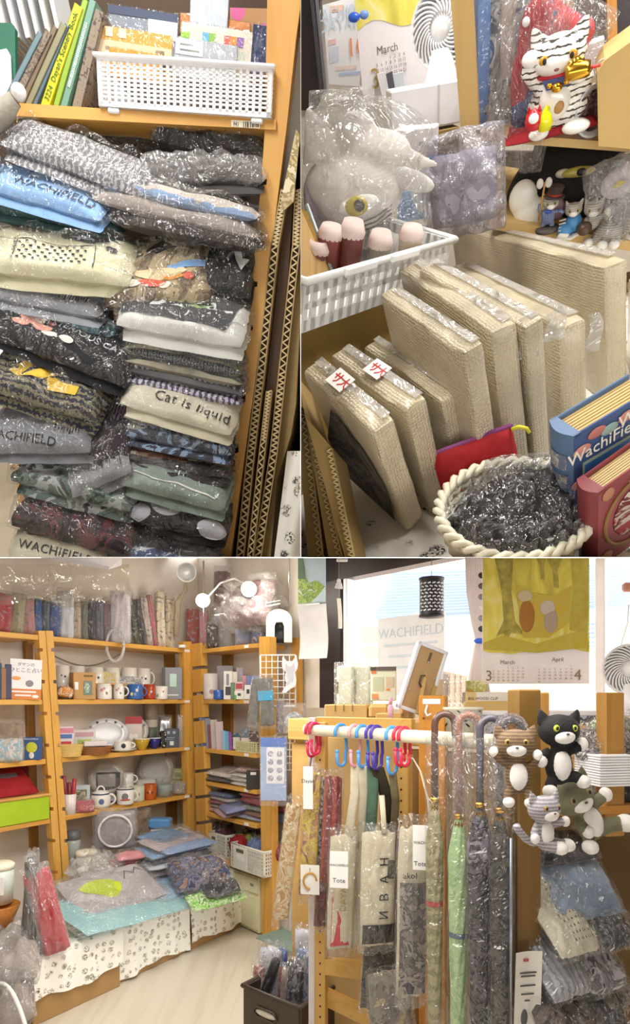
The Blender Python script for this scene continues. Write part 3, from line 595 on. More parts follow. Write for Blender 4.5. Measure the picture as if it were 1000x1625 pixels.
# corrugated cardboard sheets leaning beside the post
def corrugated(lb, pts, wpx, off, depth, n):
    o = thing('cardboard_sheet', lb, 'cardboard', TM, 'cardboard sheets beside the shelf'); L = []; Rr = []
    for (x, y) in pts: L.append((x-wpx/2, y)); Rr.append((x+wpx/2, y))
    e = wpx*.14
    part('liner', tpoly(L+[(x+e, y) for x, y in L[::-1]], off, depth), plain('#b49a6c', .8), o, False)
    part('liner', tpoly([(x-e, y) for x, y in Rr]+Rr[::-1], off, depth), plain('#b49a6c', .8), o, False)
    part('core', tpoly([(x+e*.5, y) for x, y in L]+[(x-e*.5, y) for x, y in Rr[::-1]], off-.004, depth), plain('#3a2c1c', .9), o, False)
    b = MB(); (x0, y0), (x1, y1) = pts[0], pts[-1]
    def at(t):
        k = t*(len(pts)-1); i = min(int(k), len(pts)-2); q = k-i; return pts[i][0]*(1-q)+pts[i+1][0]*q, pts[i][1]*(1-q)+pts[i+1][1]*q
    for i in range(n):
        a, c = at(i/n), at((i+1)/n); s = 1 if i % 2 else -1; h = wpx*.36
        tpoly([(a[0]-s*h, a[1]-1.2), (c[0]+s*h, c[1]-1.2), (c[0]+s*h, c[1]+1.2), (a[0]-s*h, a[1]+1.2)], off+.001, .02, b)
    part('flutes', b, plain('#d9c496', .8), o, False); return o
corrugated('corrugated cardboard sheet with zigzag edge next to the post', [(452, 300), (436, 390), (414, 590), (398, 720), (379, 900)], 13, .0, .25, 120)
corrugated('second corrugated sheet with zigzag edge further from the post', [(474, 300), (470, 390), (448, 590), (434, 720), (406, 900)], 13, -.01, .25, 120)
corrugated('inner corrugated sheet close behind the second sheet', [(427, 620), (418, 700), (395, 900)], 10, .004, .2, 60)
single('brown_board', 'dark brown board standing between the cardboard sheets', 'board', TM, tpoly([(462, 240), (470, 235), (455, 480), (430, 680), (398, 900), (386, 900), (420, 640)], -.02, .2), plain('#4b3826', .8), False)
single('olive_board', 'olive torn cardboard cover at the right of the sheets', 'cardboard', TM, tpoly([(480, 300), (486, 330), (470, 640), (462, 690), (440, 760), (428, 900), (412, 900), (440, 690), (455, 600)], -.03, .15), plain('#9c8558', .85), False)
single('torn_cover', 'torn printed cover flap at the top of the cardboard sheets', 'cardboard', TM, tpoly([(470, 205), (476, 215), (466, 320), (448, 336), (446, 318), (458, 260)], .006, .004), camo('#cdbb92', '#a08c5e', '#e3d8b8', sc=30), False)
single('white_parcel', 'white paper-wrapped flat parcel standing between post and cardboard', 'parcel', TM, tpoly([(476, 60), (486, 60), (478, 220), (448, 330), (436, 330), (456, 210)], -.06, .1), plain('#d9d5cc', .6), False)
single('dark_picture', 'narrow dark brown framed picture at the right edge beside the shelf', 'picture', TM, tpoly([(478, -40), (500, -40), (500, 250), (486, 300), (470, 300), (474, 180)], -.09, .05), plain('#2e2420', .5), False)
def clothfn(a, c):
    p = tloc(430+70*a+(1-c)*26, 716+c*200, -.0+.04*c); return Vector((p.x, p.y+.012*math.sin(a*9+c*2), p.z))
single('printed_cloth', 'white cloth with small grey motifs beside the cardboard sheets', 'cloth', TM, MB().grid(clothfn, 16, 16), motif(sc=22))
# ================================================================ upper right bay: table with bubble-wrapped frames, shelf with figurines
BAY = 'tr'
_a, _r = math.radians(48), math.radians(9)
UZ = Vector((0, -math.sin(_a), math.cos(_a))); UX = Vector((1, 0, 0))
UX, UZ = UX*math.cos(_r)+UZ*math.sin(_r), -UX*math.sin(_r)+UZ*math.cos(_r); UY = UZ.cross(UX)
TBP = P(620, 830, .85)
def tr(x, y, h=0.0): return on(x, y, TBP+UZ*h, UZ)
def trf(x, y, h=0.0, yaw=0):
    a = math.radians(yaw); return mat4(tr(x, y, h), UX*math.cos(a)+UY*math.sin(a), UY*math.cos(a)-UX*math.sin(a), UZ)
def spx(Y): return Y/F
# table top with printed cloth, wall and window behind
UM = mat4(TBP, UX, UY, UZ)
tb = single('display_table', 'low display table under the bubble-wrapped frames', 'table', UM, MB().box((.2, .25, -.03), (1.4, 1.2, .04), .004), wood('#8a6a42', '#7a5a34', 0), False)
single('table_cloth', 'white tablecloth printed with small grey motifs under the wrapped frames', 'tablecloth', UM, MB().grid(lambda a, c: Vector((-.45+1.3*a, -.33+1.1*c, -.006+.0035*nz(a*9, c*9))), 30, 26), motif(sc=30, c='#3a3a38', c2='#4a4a46', size=.26))
for i, (x, y, s, rot) in enumerate(((598, 862, 'Wachifield', 24), (590, 835, 'Dayan', 80))):
    text(s, .014, mat4(tr(x, y, .004), UX, UY, UZ) @ Rz(rot), plain('#55554f', .6), bpy.data.objects['table_cloth'])
# wall of the bay behind everything
WD = vf(740, 200, 1.75, 8, -3)
def wpl(x, y, off=0.0):
    n = Vector((WD[0][1], WD[1][1], WD[2][1])); return on(x, y, WD.translation-n*off, n)
WDI = WD.inverted()
def wpoly(pts, off, depth, b=None):
    b = b or MB(); q = [WDI @ wpl(x, y, off) for x, y in pts]; n = len(q)
    vs = [(v.x, v.y, v.z) for v in q]+[(v.x, v.y+depth, v.z) for v in q]
    return b.add(vs, [tuple(range(n)), tuple(range(n, 2*n))[::-1]]+[(i, n+i, n+(i+1) % n, (i+1) % n) for i in range(n)])
struct('wall_upper_right', wpoly([(470, 170), (1700, 170), (1700, 1000), (470, 1000)], 0, .03), plain('#cfc4b2', .8), M4=WD)
wn = struct('window_1', wpoly([(440, -60), (508, -60), (508, 160), (500, 175), (440, 175)], .01, .04), plain('#2b2220', .45), M4=WD)
part('frame_strip', wpoly([(486, -60), (492, -60), (514, 150), (508, 152)], .03, .02), plain('#4c4a52', .35, .3), wn, False)
part('frame_strip', wpoly([(494, -60), (498, -60), (519, 148), (515, 150)], .028, .02), plain('#7a7880', .35, .3), wn, False)
part('pane', wpoly([(500, -60), (760, -60), (760, 170), (518, 170)], -.0, .004), glass(), wn, False)
part('mullion', wpoly([(905, -60), (945, -60), (950, 170), (915, 170)], .0, .05), plain('#2d2523', .5), wn, False)
part('mullion', wpoly([(962, -60), (978, -60), (982, 170), (968, 170)], .02, .05), wood('#c98a3c', '#b87628', 2), wn, False)
part('mullion', wpoly([(843, -60), (910, -60), (914, 80), (850, 80)], .0, .03), wood('#c08a4a', '#a87634', 2), wn, False)
part('pane', wpoly([(944, -60), (1700, -60), (1700, 170), (948, 170)], -.01, .004), plain('#3a3236', .2), wn, False)
# poster seen through the window
po = thing('window_poster', 'pale poster with faint orange lettering on the bright window', 'poster', WD)
part('sheet', wpoly([(512, 8), (578, -10), (584, 138), (522, 134)], .006, .001), plain('#f3f4f8', .6), po, False)
for x0, y0, x1, y1, c in ((524, 10, 545, 20, '#f3d0bb'), (521, 64, 533, 72, '#f3c9c4'), (523, 76, 538, 100, '#d9dfec'), (538, 116, 572, 120, '#b9cdef'), (532, 106, 566, 112, '#f2ddd6')):
    part('print_block', wpoly([(x0, y0), (x1, y0-3), (x1, y1-3), (x0, y1)], .0075, .001), plain(c, .6), po, False)
text('WACHIFIELD', .030, WDI @ mat4(wpl(545, 20, .009), *[Vector(WD.col[i][:3]) for i in range(3)]) @ Ry(6) @ FACE, plain('#cfe0ee', .6), po)
text('DAYAN', .034, WDI @ mat4(wpl(541, 38, .009), *[Vector(WD.col[i][:3]) for i in range(3)]) @ Ry(6) @ FACE, plain('#cfe0ee', .6), po)
text('10', .05, WDI @ mat4(wpl(565, 76, .009), *[Vector(WD.col[i][:3]) for i in range(3)]) @ Ry(6) @ FACE, plain('#f0a070', .6), po)
# calendar: painting faded into white page
@cached
def forest(sc=1.0, v0=.0):
    t = NT('painting'); v = t.co(scale=(3*sc, 3*sc, 1.4*sc)); q = t.noise(v, 4, 5, 1.6); c = t.ramp(q.outputs['Fac'], [(.25, '#a89c44'), (.42, '#d2c552'), (.55, '#e6da62'), (.72, '#f1ecb4')])
    t.ln(c, t.b.inputs['Base Color']); t.b.inputs['Roughness'].default_value = .6; return t.m
def calendar(o, pl, months, nums, size, ink, names):
    for (mx, my, s, x0, y0, x1, y1, cols, rows, first, days) in months:
        text(s, size, pl(mx, my), ink, o)
        for k in range(days):
            cc = (k+first) % cols; rr = (k+first)//cols
            text(str(k+1), size*.42, pl(x0+(x1-x0)*cc/(cols-1), y0+(y1-y0)*rr/(rows-1)), ink, o, 'day_number')
    for (nx, ny, s, c) in nums: text(s, size*2.6, pl(nx, ny), c, o)
CM = vf(640, 60, 1.55, 6, -4)
cd = thing('wall_calendar', 'large calendar sheet open at March with a yellow painting', 'calendar', CM)
part('page', MB().grid(lambda a, c: Vector((-.11+.23*a, .012*math.sin(a*2.2), -.095+.26*c)), 12, 4), plain('#efe9ec', .6), cd)
part('painting', MB().grid(lambda a, c: Vector((-.11+.23*a, .012*math.sin(a*2.2)-.001, .03+.14*c+.012*math.sin(a*9)*(1-c))), 12, 4), forest(1.0), cd)
calendar(cd, lambda x, y: T((x-640)*.00155, .012*math.sin((x-640+71)/148*2.2)-.003, (60-y)*.00130) @ FACE, [(614, 70, 'March', 596, 82, 640, 112, 7, 5, 3, 31)], [(592, 108, '3', plain('#b09a5a', .5))], .021, plain('#7a6a5a', .6), 1)
cl = thing('curtain_clip', 'blue plastic clip holding the curtain beside the calendar', 'clip', vf(570, 27, 1.5))
part('jaw', MB().ell((-.012, 0, 0), (.014, .008, .009)), plain('#2f5fd0', .3), cl); part('grip', MB().ell((.012, 0, .003), (.011, .007, .008)), plain('#6f96dd', .3), cl)
for i, (x0, x1, lb) in enumerate(((572, 584, 'narrow white curtain fold left of the calendar'), (583, 600, 'wide grey-white curtain fold beside the calendar'))):
    single('curtain', lb, 'curtain', WD, wpoly([(x0+6, 60), (x1+2, 50), (x1, 120), (x1+2, 168), (x0-2, 165), (x0, 110)], .08-.02*i, .02), plain('#ddd7d8', .8), False)
for i, (x0, x1, xo, lb) in enumerate(((598, 612, 14, 'white magazine standing beneath the calendar'), (612, 622, 12, 'dark edged folder standing beneath the calendar'), (624, 640, 6, 'pale booklet beneath the calendar near the grey box'))):
    single('booklet', lb, 'booklet', WD, wpoly([(x0, 118), (x1, 114), (x1+xo, 196), (x0+xo+6, 200)], .14, .012), plain(['#e6e6ea', '#5b5864', '#cfd8e0'][i], .5), False)
# circulator fan
def spiralfan(lb, M4, r, ribs=28, nm='circulator_fan'):
    o = thing(nm, lb, 'fan', M4); wh = plain('#f0eff0', .35)
    part('housing', MB().lathe([(r*.55, .06*r/.07), (r*.92, .04), (r, .012), (r*.97, -.004), (r*.93, .0), (r*.93, .02), (r*.5, .05)], 36, Rx(90) @ S(1, 1, -1)), wh, o)
    for k in range(ribs):
        a0 = 2*PI*k/ribs; pts = []
        for i in range(7):
            q = i/6; a = a0+.9*q; rr = r*(.34+.6*q); pts.append((rr*math.cos(a), -.012*(1-q)-.004, rr*math.sin(a)))
        part('grille_rib', MB().tube(pts, r*.028, 5), wh, o)
    part('hub', MB().lathe([(r*.36, -.004), (r*.34, .012), (0, .016)], 24, Rx(90)), wh, o)
    part('ring', MB().lathe([(r*.9, .002), (r*.98, .008), (r*1.0, 0)], 36, Rx(90), False), wh, o)
    part('motor', MB().lathe([(r*.6, 0), (r*.5, .04), (0, .05)], 24, Rx(-90) @ T(0, 0, -.0)), plain('#bdbcc0', .4), o)
    return o
f1 = spiralfan('white round air circulator with spiral grille by the wooden post', vf(701, 44, 1.25, -5, 0, -12), .062)
part('blade', MB().box((0, .02, 0), (.06, .002, .02)), plain('#3b3a3e', .5), f1, False)
part('stem', MB().lathe([(.05, -.12), (.03, -.06), (.02, -.03)], 16), plain('#eeedef', .4), f1)
# grey boxes beside the post
def vbox(nm, lb, cat, x0, y0, x1, y1, Y, d, mt, pitch=12, roll=0, yaw=0, bev=.002, grp=None):
    th = math.cos(math.atan(math.hypot((x0+x1)/2-CX, CY-(y0+y1)/2)/F)); w = (x1-x0)*Y/F; h = (y1-y0)*Y/F*th
    o = thing(nm, lb, cat, vf((x0+x1)/2, y1, Y, pitch, roll, yaw), grp); o['w'] = w; o['h'] = h
    part('body', MB().box((0, d/2, h/2), (w, d, h), bev), mt, o, False); return o, w, h
b, w_, h_ = vbox('white_box', 'pale grey carton on top of the white carton by the post', 'box', 622, 136, 730, 204, 1.3, .1, plain('#d9d6d6', .6), 5, 0, 8)
part('flap', MB().box((w_*.18, -.001, h_*.5), (.0012, .002, h_)), plain('#b5b1b1', .6), b, False)
vbox('white_box', 'white lidded carton under the pale grey carton', 'box', 624, 204, 688, 272, 1.25, .1, plain('#efeaf0', .5), 5, 2, -5)
vbox('kraft_box', 'shadowed brown carton beside the white carton', 'box', 684, 204, 728, 262, 1.34, .1, plain('#8a7038', .7), 5, 0, 6)
single('blue_print_board', 'blue and white printed board behind the bagged grey plush', 'board', vf(668, 345, 1.15, 10, 0, 10), MB().box((0, 0, .04), (.085, .004, .085), .001), camo('#5a8fc8', '#7fb0dd', '#dfe6ea', '#5a8fc8', sc=9, bs=0), False)
# post and two shelf boards
SP = vf(860, 225, 1.12, 14, 5); SPI = SP.inverted(); SN = Vector((SP[0][1], SP[1][1], SP[2][1]))
def sp(x, y, off=0.0): return on(x, y, SP.translation-SN*off, SN)
def spoly(pts, off, depth, b=None):
    b = b or MB(); q = [SPI @ sp(x, y, off) for x, y in pts]; n = len(q)
    vs = [(v.x, v.y, v.z) for v in q]+[(v.x, v.y+depth, v.z) for v in q]
    return b.add(vs, [tuple(range(n)), tuple(range(n, 2*n))[::-1]]+[(i, n+i, n+(i+1) % n, (i+1) % n) for i in range(n)])
su = thing('shelf_rack', 'light wooden rack with post and two boards holding figurines', 'shelf', SP); LW = wood('#c9a86c', '#bd9a5c', 2, .5); LWX = wood('#c9a86c', '#bd9a5c', 0, .5)
part('post', spoly([(713, -30), (748, -30), (762, 232), (734, 236)], .02, .03), LW, su, False)
part('shelf_board', spoly([(752, 209), (1060, 232), (1060, 246), (752, 223)], .02, .26), LWX, su, False)
part('shelf_board', spoly([(770, 346), (1060, 392), (1060, 408), (770, 362)], .03, .30), LWX, su, False)
part('post', spoly([(752, 120), (764, 120), (768, 236), (757, 236)], -.2, .03), LW, su, False)
part('back_panel', spoly([(758, 240), (1080, 246), (1080, 360), (758, 350)], -.27, .01), plain('#4a3c3a', .7), su, False)
def sf(x, y, off=0.0, roll=0, yaw=0): return mat4(sp(x, y, off), *[Vector(SP.col[i][:3]) for i in range(3)]) @ Ry(roll) @ Rz(yaw)
SS = (sp(900, 225)-sp(800, 225)).length/100          # metres for one picture pixel at the rack
# things on the upper rack board
o = thing('art_book_set', 'tall blue boxed book showing grey stone towers in clear wrap', 'book', sf(800, 212, -.03, 0, 28))
w_, h_ = 92*SS, 222*SS
part('case', MB().box((0, .02, h_/2), (w_, .03, h_), .001), plain('#5f86c0', .5), o, False)
part('cover_picture', MB().box((.012, .0045, h_/2), (w_*.8, .001, h_*.97)), camo('#4b5560', '#7c7f86', '#a9a6a4', '#3d5a8a', '#8d99a8', sc=14, bs=0), o, False)
part('tower', MB().prism([(-.006, 0), (.02, 0), (.017, .07), (.02, .105), (.007, .13), (-.006, .1)], -.001, .001, T(-.004, .002, h_*.3) @ Rx(90)), plain('#b9a79a', .6), o, False)
part('tower_roof', MB().prism([(-.018, 0), (.02, 0), (.006, .045)], -.001, .001, T(-.004, .0015, h_*.73) @ Rx(90)), plain('#55504e', .6), o, False)
for i in range(16): part('stone', MB().ell((-.03+.018*(i % 4)+.006*((i//4) % 2), .003, .012+.014*(i//4)), (.0085, .002, .007), 8, 5), plain(['#8d8d90', '#7a7a80', '#9c9a99', '#6d6e74'][i % 4], .7), o)
part('clear_wrap', MB().box((0, .018, h_/2), (w_*1.06, .042, h_*1.04), .003), film(.05, sc=7), o, False)
def softtoy(nm, lb, cat, M4, lumps, mt, wrap, seed=1, eyes=()):
    o = thing(nm, lb, cat, M4); b = MB()
    for c, r in lumps: b.ell(c, r, 14, 10)
    part('body', fused(b, .004, 2), mt, o)
    for (c, r) in eyes: part('eye', MB().ell(c, r, 10, 8), WHITE, o)
    if wrap: w, d, h, m = wrap; part('clear_bag', bagfilm(w, d, h, seed, .12, 22, m), film(.1, sc=12), o)
    return o
softtoy('red_plush_fish', 'red fish-shaped soft toy hanging in a clear bag left of the cat statue', 'soft toy', sf(834, 120, .0, 8), [((0, 0, .05), (.022, .016, .04)), ((-.004, 0, .0), (.02, .016, .05)), ((.02, 0, .03), (.018, .014, .034)), ((.004, 0, -.05), (.018, .013, .03))], cloth('#cf2f38', '#b3202c', 30), (.1, .21, .05, T(0, 0, -.01) @ Rx(90)), 3, [((-.012, -.018, .065), .006)])
softtoy('navy_plush_fish', 'dark blue soft toy at the bottom of the clear bag beside the statue', 'soft toy', sf(828, 178, .0, 0), [((0, 0, 0), (.02, .015, .03)), ((.01, 0, .03), (.016, .012, .03))], cloth('#2d4a8a', '#1f346a', 30), None)
softtoy('red_plush_fish', 'red and navy fish soft toy in a clear bag on the statue head', 'soft toy', sf(898, 38, -.03, 28), [((0, 0, 0), (.04, .018, .018)), ((.03, 0, .0), (.02, .015, .02)), ((-.03, 0, .008), (.02, .014, .016))], camo('#c92c38', '#d6404a', '#2c3f7a', sc=16), (.13, .07, .05, Rx(90)), 5, [((.022, -.018, .005), .006)])
# beckoning cat statue
o = thing('beckoning_cat', 'glossy white beckoning cat statue with dark stripes and gold mallet', 'statue', sf(884, 208, .03, -2) @ S(.98, .85, .7)); cw = plain('#efece6', .12, 0, .03, coat=.5); ck = stripe('#efece6', '#4a443c', 170, 2, 3, .8, .15, 3)
b = MB(); b.ell((.0, .01, .045), (.052, .042, .05)); b.ell((-.002, .0, .085), (.040, .036, .042)); b.ell((-.004, -.006, .138), (.044, .038, .037)); b.ell((-.03, -.03, .012), (.016, .02, .012)); b.ell((.03, -.034, .012), (.022, .022, .013)); b.ell((.036, -.004, .085), (.016, .018, .03)); b.ell((.03, -.03, .1), (.014, .016, .014)); b.tube([(-.034, 0, .09), (-.05, -.01, .12), (-.046, -.014, .142)], .013, 10); b.ell((-.046, -.016, .142), .0145)
for s in (-1, 1): b.lathe([(.018, 0), (.011, .018), (.001, .04)], 12, T(-.004+s*.028, .004, .158) @ Ry(22*s) @ S(1, .5, 1))
part('body', fused(b, .0028, 3), ck, o); part('face', MB().ell((-.006, -.016, .132), (.036, .03, .028)), cw, o); part('chest', MB().ell((-.006, -.022, .065), (.026, .022, .04)), cw, o); part('paw', MB().ell((-.03, -.034, .012), (.017, .019, .012)), cw, o); part('paw', MB().ell((.03, -.038, .012), (.023, .021, .013)), cw, o); part('paw', MB().ell((-.046, -.018, .144), (.0155, .015, .0155)), cw, o)
for s, x in ((-1, -.025), (1, .016)):
    e = part('eye', MB().ell((x, -.04+.003*abs(s), .14), (.009, .004, .0085)), plain('#c8962c', .15), o); part('pupil', MB().ell((x, -.0445, .14), (.003, .002, .006)), BLACK, e)
part('nose', MB().ell((-.006, -.044, .122), (.004, .003, .003)), plain('#7a4a44', .4), o)
part('collar', MB().lathe([(.034, -.004), (.037, 0), (.034, .004)], 24, T(-.002, -.004, .108) @ S(1, .95, 1)), plain('#c42a30', .4), o)
part('bib', MB().prism([(-.024, 0), (.024, 0), (.016, -.018), (-.016, -.018)], 0, .006, T(-.004, -.034, .106) @ Rx(78)), plain('#2d3d72', .5), o, False)
for x, z, r in ((-.016, .098, .005), (.01, .098, .005), (-.004, .092, .009)): part('bell', MB().ell((x, -.046, z), r, 12, 10), GOLD, o)
ml = part('mallet', MB().lathe([(.0, -.019), (.013, -.019), (.0155, -.012), (.0155, .012), (.013, .019), (0, .019)], 18, T(.026, -.045, .112) @ Ry(90)), GOLD, o); part('cord', MB().tube([(.045, -.045, .112), (.06, -.045, .112)], .003, 8), plain('#cf3a3a', .5), ml)
for x, z in ((.028, .128), (.018, .125)): part('coin', MB().lathe([(0, -.003), (.0075, -.003), (.0075, .003), (0, .003)], 14, T(x, -.045, z) @ Rx(80)), GOLD, ml)
part('plaque', MB().ell((.0, -.04, .056), (.009, .005, .013)), plain('#b58a50', .4), o)
single('red_cushion', 'flat red square cushion under the beckoning cat statue', 'cushion', sf(872, 212, .045, -3), MB().pillow(.155, .09, .014, 2, .1, 6, m=T(0, .03, .0)), cloth('#c81f2e', '#b01826', 30))
o = thing('daruma_figure', 'small red round figure with white face at the statue foot', 'figurine', sf(846, 208, .085)); part('body', MB().lathe([(.0, 0), (.011, .002), (.014, .012), (.012, .022), (.0, .03)], 16), plain('#c4262e', .2), o); part('face', MB().ell((0, -.011, .018), (.008, .005, .007)), WHITE, o)
for s in (-1, 1): part('ear', MB().lathe([(.004, 0), (0, .009)], 8, T(s*.008, 0, .024)), plain('#c4262e', .2), o)
o = thing('yellow_figure', 'small glossy yellow round figure beside the red one', 'figurine', sf(864, 209, .085)); part('body', MB().lathe([(.0, 0), (.010, .002), (.0125, .011), (.009, .022), (.0, .033)], 16), plain('#dcd81c', .2), o); part('ear', MB().lathe([(.004, 0), (0, .008)], 8, T(.003, 0, .027)), plain('#dcd81c', .2), o)
vbox('white_box', 'narrow pale grey gift box standing behind the cat statue', 'box', 924, 62, 956, 118, 1.2, .03, plain('#cfc8cf', .5), 10, 2)
vbox('grey_box', 'taupe lower box behind the cat statue at the right', 'box', 922, 116, 950, 165, 1.2, .03, plain('#a49a8c', .5), 10, 2)
o = thing('tin_plate', 'small round tin tray leaning beside the kraft box', 'tray', sf(938, 216, .03, 0, 25)); part('rim', MB().lathe([(.026, .0), (.034, .006), (.036, .004), (.027, -.003)], 24, T(0, 0, .034) @ Rx(90)), STEEL, o); part('dish', MB().lathe([(0, 0), (.027, 0)], 24, T(0, -.001, .034) @ Rx(90)), camo('#b0a0a0', '#8f5a66', '#c9c2b8', sc=60), o)
single('kraft_box', 'large kraft cardboard box with slanted top at the right edge', 'box', SP, spoly([(948, 118), (960, 96), (1010, 60), (1060, 60), (1060, 242), (950, 232)], .07, .1), plain('#c3a468', .75, 0, .06), False)
o = thing('key_ring', 'thin metal ring above the tin tray', 'ring', sf(957, 110, .05)); part('ring', MB().tube([(.012*math.cos(t*.3), 0, .012*math.sin(t*.3)) for t in range(21)], .0012, 6, closed=True), STEEL, o)
# lower board: big black plush, white heart, figurines
bk_ = cloth('#1b1717', '#241f1f', 30)
o = thing('black_plush_cat', 'big black plush cat lying on the lower rack board', 'plush toy', sf(890, 352, -.10)); b = MB()
b.ell((0, 0, .06), (.105, .075, .07)); b.ell((-.05, -.01, .05), (.06, .06, .06)); b.ell((.06, .0, .05), (.06, .06, .055)); b.ell((.10, -.03, .025), (.03, .03, .03))
for s, x in ((-1, -.045), (1, .1)): b.lathe([(.03, 0), (.02, .02), (.002, .06)], 12, T(x, 0, .1) @ Ry(6*s) @ S(1, .5, 1))
part('body', fused(b, .005, 3), bk_, o)
e = part('eye', MB().ell((.02, -.068, .098), (.03, .008, .008), m=T(0, 0, 0)), plain('#b9aa52', .3), o); part('pupil', MB().ell((.026, -.075, .099), (.009, .004, .006)), BLACK, e); part('eye_white', MB().ell((-.006, -.064, .098), (.014, .006, .007)), plain('#cfc9b0', .4), e)
o = thing('heart_dish', 'white heart-shaped porcelain dish standing behind the wrapped frames', 'dish', sf(832, 358, .0, 12)); b = MB(); b.ell((-.014, 0, .042), (.026, .014, .03)); b.ell((.02, 0, .026), (.026, .014, .022)); b.ell((.0, 0, .02), (.026, .014, .024)); part('body', fused(b, .003, 3), plain('#e9e6da', .3), o)
def figurine(lb, x, y, k, build, off=.03, roll=0, yaw=0):
    o = thing('cat_figurine', lb, 'figurine', sf(x, y, off, roll, yaw) @ S(k*1.12, k*1.12, k*.9), 'cat figurines on the lower rack board'); build(o); return o
fgrey = stripe('#b9b2a8', '#8a8378', 700, 2, 1.5, .6, .35); fw = plain('#e6e2db', .3)
def catbits(o, c, r, mt=None):
    b = MB(); b.ell(c, (r, r*.9, r*.85), 14, 10)
    for s in (-1, 1): b.lathe([(r*.42, 0), (r*.05, r*.95)], 10, T(c[0]+s*r*.6, c[1], c[2]+r*.45) @ Ry(24*s) @ S(1, .5, 1))
    part('head', fused(b, r*.16, 2), mt or fgrey, o); part('muzzle', MB().ell((c[0], c[1]-r*.62, c[2]-r*.3), (r*.5, r*.4, r*.38), 10, 8), fw, o)
    for s in (-1, 1):
        e = part('eye', MB().ell((c[0]+s*r*.42, c[1]-r*.75, c[2]+r*.12), (r*.2, r*.12, r*.18), 10, 8), plain('#a8924a', .2), o); part('pupil', MB().ell((c[0]+s*r*.42, c[1]-r*.86, c[2]+r*.12), (r*.08, r*.05, r*.12), 8, 6), BLACK, e)
def fig_a(o):
    part('base', MB().lathe([(0, 0), (.017, 0), (.017, .005), (.014, .007), (0, .007)], 20), plain('#5a5048', .5), o)
    b = MB(); b.ell((0, 0, .024), (.01, .008, .014)); b.tube([(-.005, 0, .018), (-.007, 0, .008)], .004, 8); b.tube([(.005, 0, .018), (.007, -.004, .008)], .004, 8); b.tube([(-.008, 0, .03), (-.014, -.002, .035), (-.013, -.002, .045)], .003, 8); b.tube([(.008, 0, .03), (.018, -.002, .03), (.022, -.002, .026)], .003, 8); part('body', fused(b, .0012, 2), stripe('#8fa0c0', '#4a4e70', 900, 0, 2), o)
    catbits(o, (.003, -.002, .045), .012); part('hat', MB().lathe([(0, 0), (.016, 0), (.016, .002), (.01, .002), (.011, .016), (0, .017)], 16, T(.006, 0, .053) @ Ry(12)), plain('#4a3c3a', .4), o); part('hat_band', MB().lathe([(.0108, .003), (.0112, .006)], 16, T(.006, 0, .053) @ Ry(12), False), plain('#a8382a', .4), o)
    part('staff', MB().tube([(-.013, -.004, .02), (-.008, -.004, .078)], .0015, 6), plain('#b88a4a', .4), o)
    for s in (-1, 1): part('staff_wing', MB().ell((-.009+s*.006, -.004, .077), (.005, .002, .008)), plain('#cfcac0', .4), o)
    part('cloak', MB().ell((.012, .006, .03), (.012, .004, .018)), plain('#6a4a50', .5), o); part('bow', MB().ell((0, -.01, .034), (.005, .003, .003)), plain('#2f4fa8', .4), o)
figurine('silver-grey cat figurine with top hat and winged staff on a round base', 868, 366, 1.1, fig_a)
def fig_b(o):
    sole = [(-.016, -.014), (.0, -.022), (.016, -.012), (.016, .016), (-.014, .014)]
    part('sole', MB().prism([(-.018, -.02), (.004, -.024), (.02, -.004), (.02, .014), (-.006, .016), (-.018, -.006)], 0, .004), fw, o, False)
    b = MB(); b.ell((-.006, -.008, .012), (.012, .014, .012)); b.ell((.006, .002, .018), (.013, .013, .018)); part('shoe', fused(b, .0015, 2), plain('#4f8fc4', .45), o)
    for i in range(4): part('lace', MB().tube([(-.016, -.017+.004*i, .015+.004*i), (-.006, -.018+.004*i, .017+.004*i)], .0012, 6), fw, o)
    part('toe_cap', MB().ell((-.008, -.018, .007), (.009, .006, .006)), fw, o); catbits(o, (.004, -.002, .042), .0135)
figurine('grey cat figurine sitting inside a sky-blue lace-up shoe', 902, 372, 1.05, fig_b)
def fig_c(o):
    b = MB(); b.ell((0, 0, .018), (.022, .016, .016)); b.ell((-.012, 0, .014), (.014, .014, .013)); b.tube([(-.016, -.006, .012), (-.03, -.012, .008)], .007, 8); b.tube([(-.006, -.012, .01), (-.012, -.022, .006)], .0065, 8); b.tube([(.008, -.012, .01), (.004, -.024, .006)], .006, 8); b.tube([(.0, 0, .03), (-.006, -.002, .048)], .006, 8)
    part('body', fused(b, .0022, 2), fgrey, o)
    for c in ((-.031, -.013, .009), (-.012, -.024, .007), (.004, -.026, .007), (-.006, -.003, .05)): part('paw', MB().ell(c, .0075, 10, 8), fw, o)
    catbits(o, (.03, -.01, .018), .017)
figurine('reclining grey striped cat figurine at the right edge of the rack', 968, 384, 1.15, fig_c)
def fig_d(o):
    b = MB(); b.ell((0, 0, .012), (.012, .01, .013)); b.tube([(.008, 0, .016), (.02, -.002, .026)], .004, 8); part('body', fused(b, .0016, 2), fgrey, o); catbits(o, (0, -.002, .032), .0135)
    part('ball', MB().ell((-.01, -.012, .008), .0105), plain('#4f3a2c', .35), o)
figurine('small grey kitten figurine with a brown ball above the reclining cat', 938, 364, 1.15, fig_d)
figurine('white ring-tailed cat figurine behind the reclining cat', 972, 352, 1.0, lambda o: (part('body', MB().ell((0, 0, .01), (.014, .01, .01)), fw, o), part('tail', MB().tube([(.014*math.cos(t*.25)+.012, 0, .014*math.sin(t*.25)+.012) for t in range(16)], .003, 8), fgrey, o)), .0)
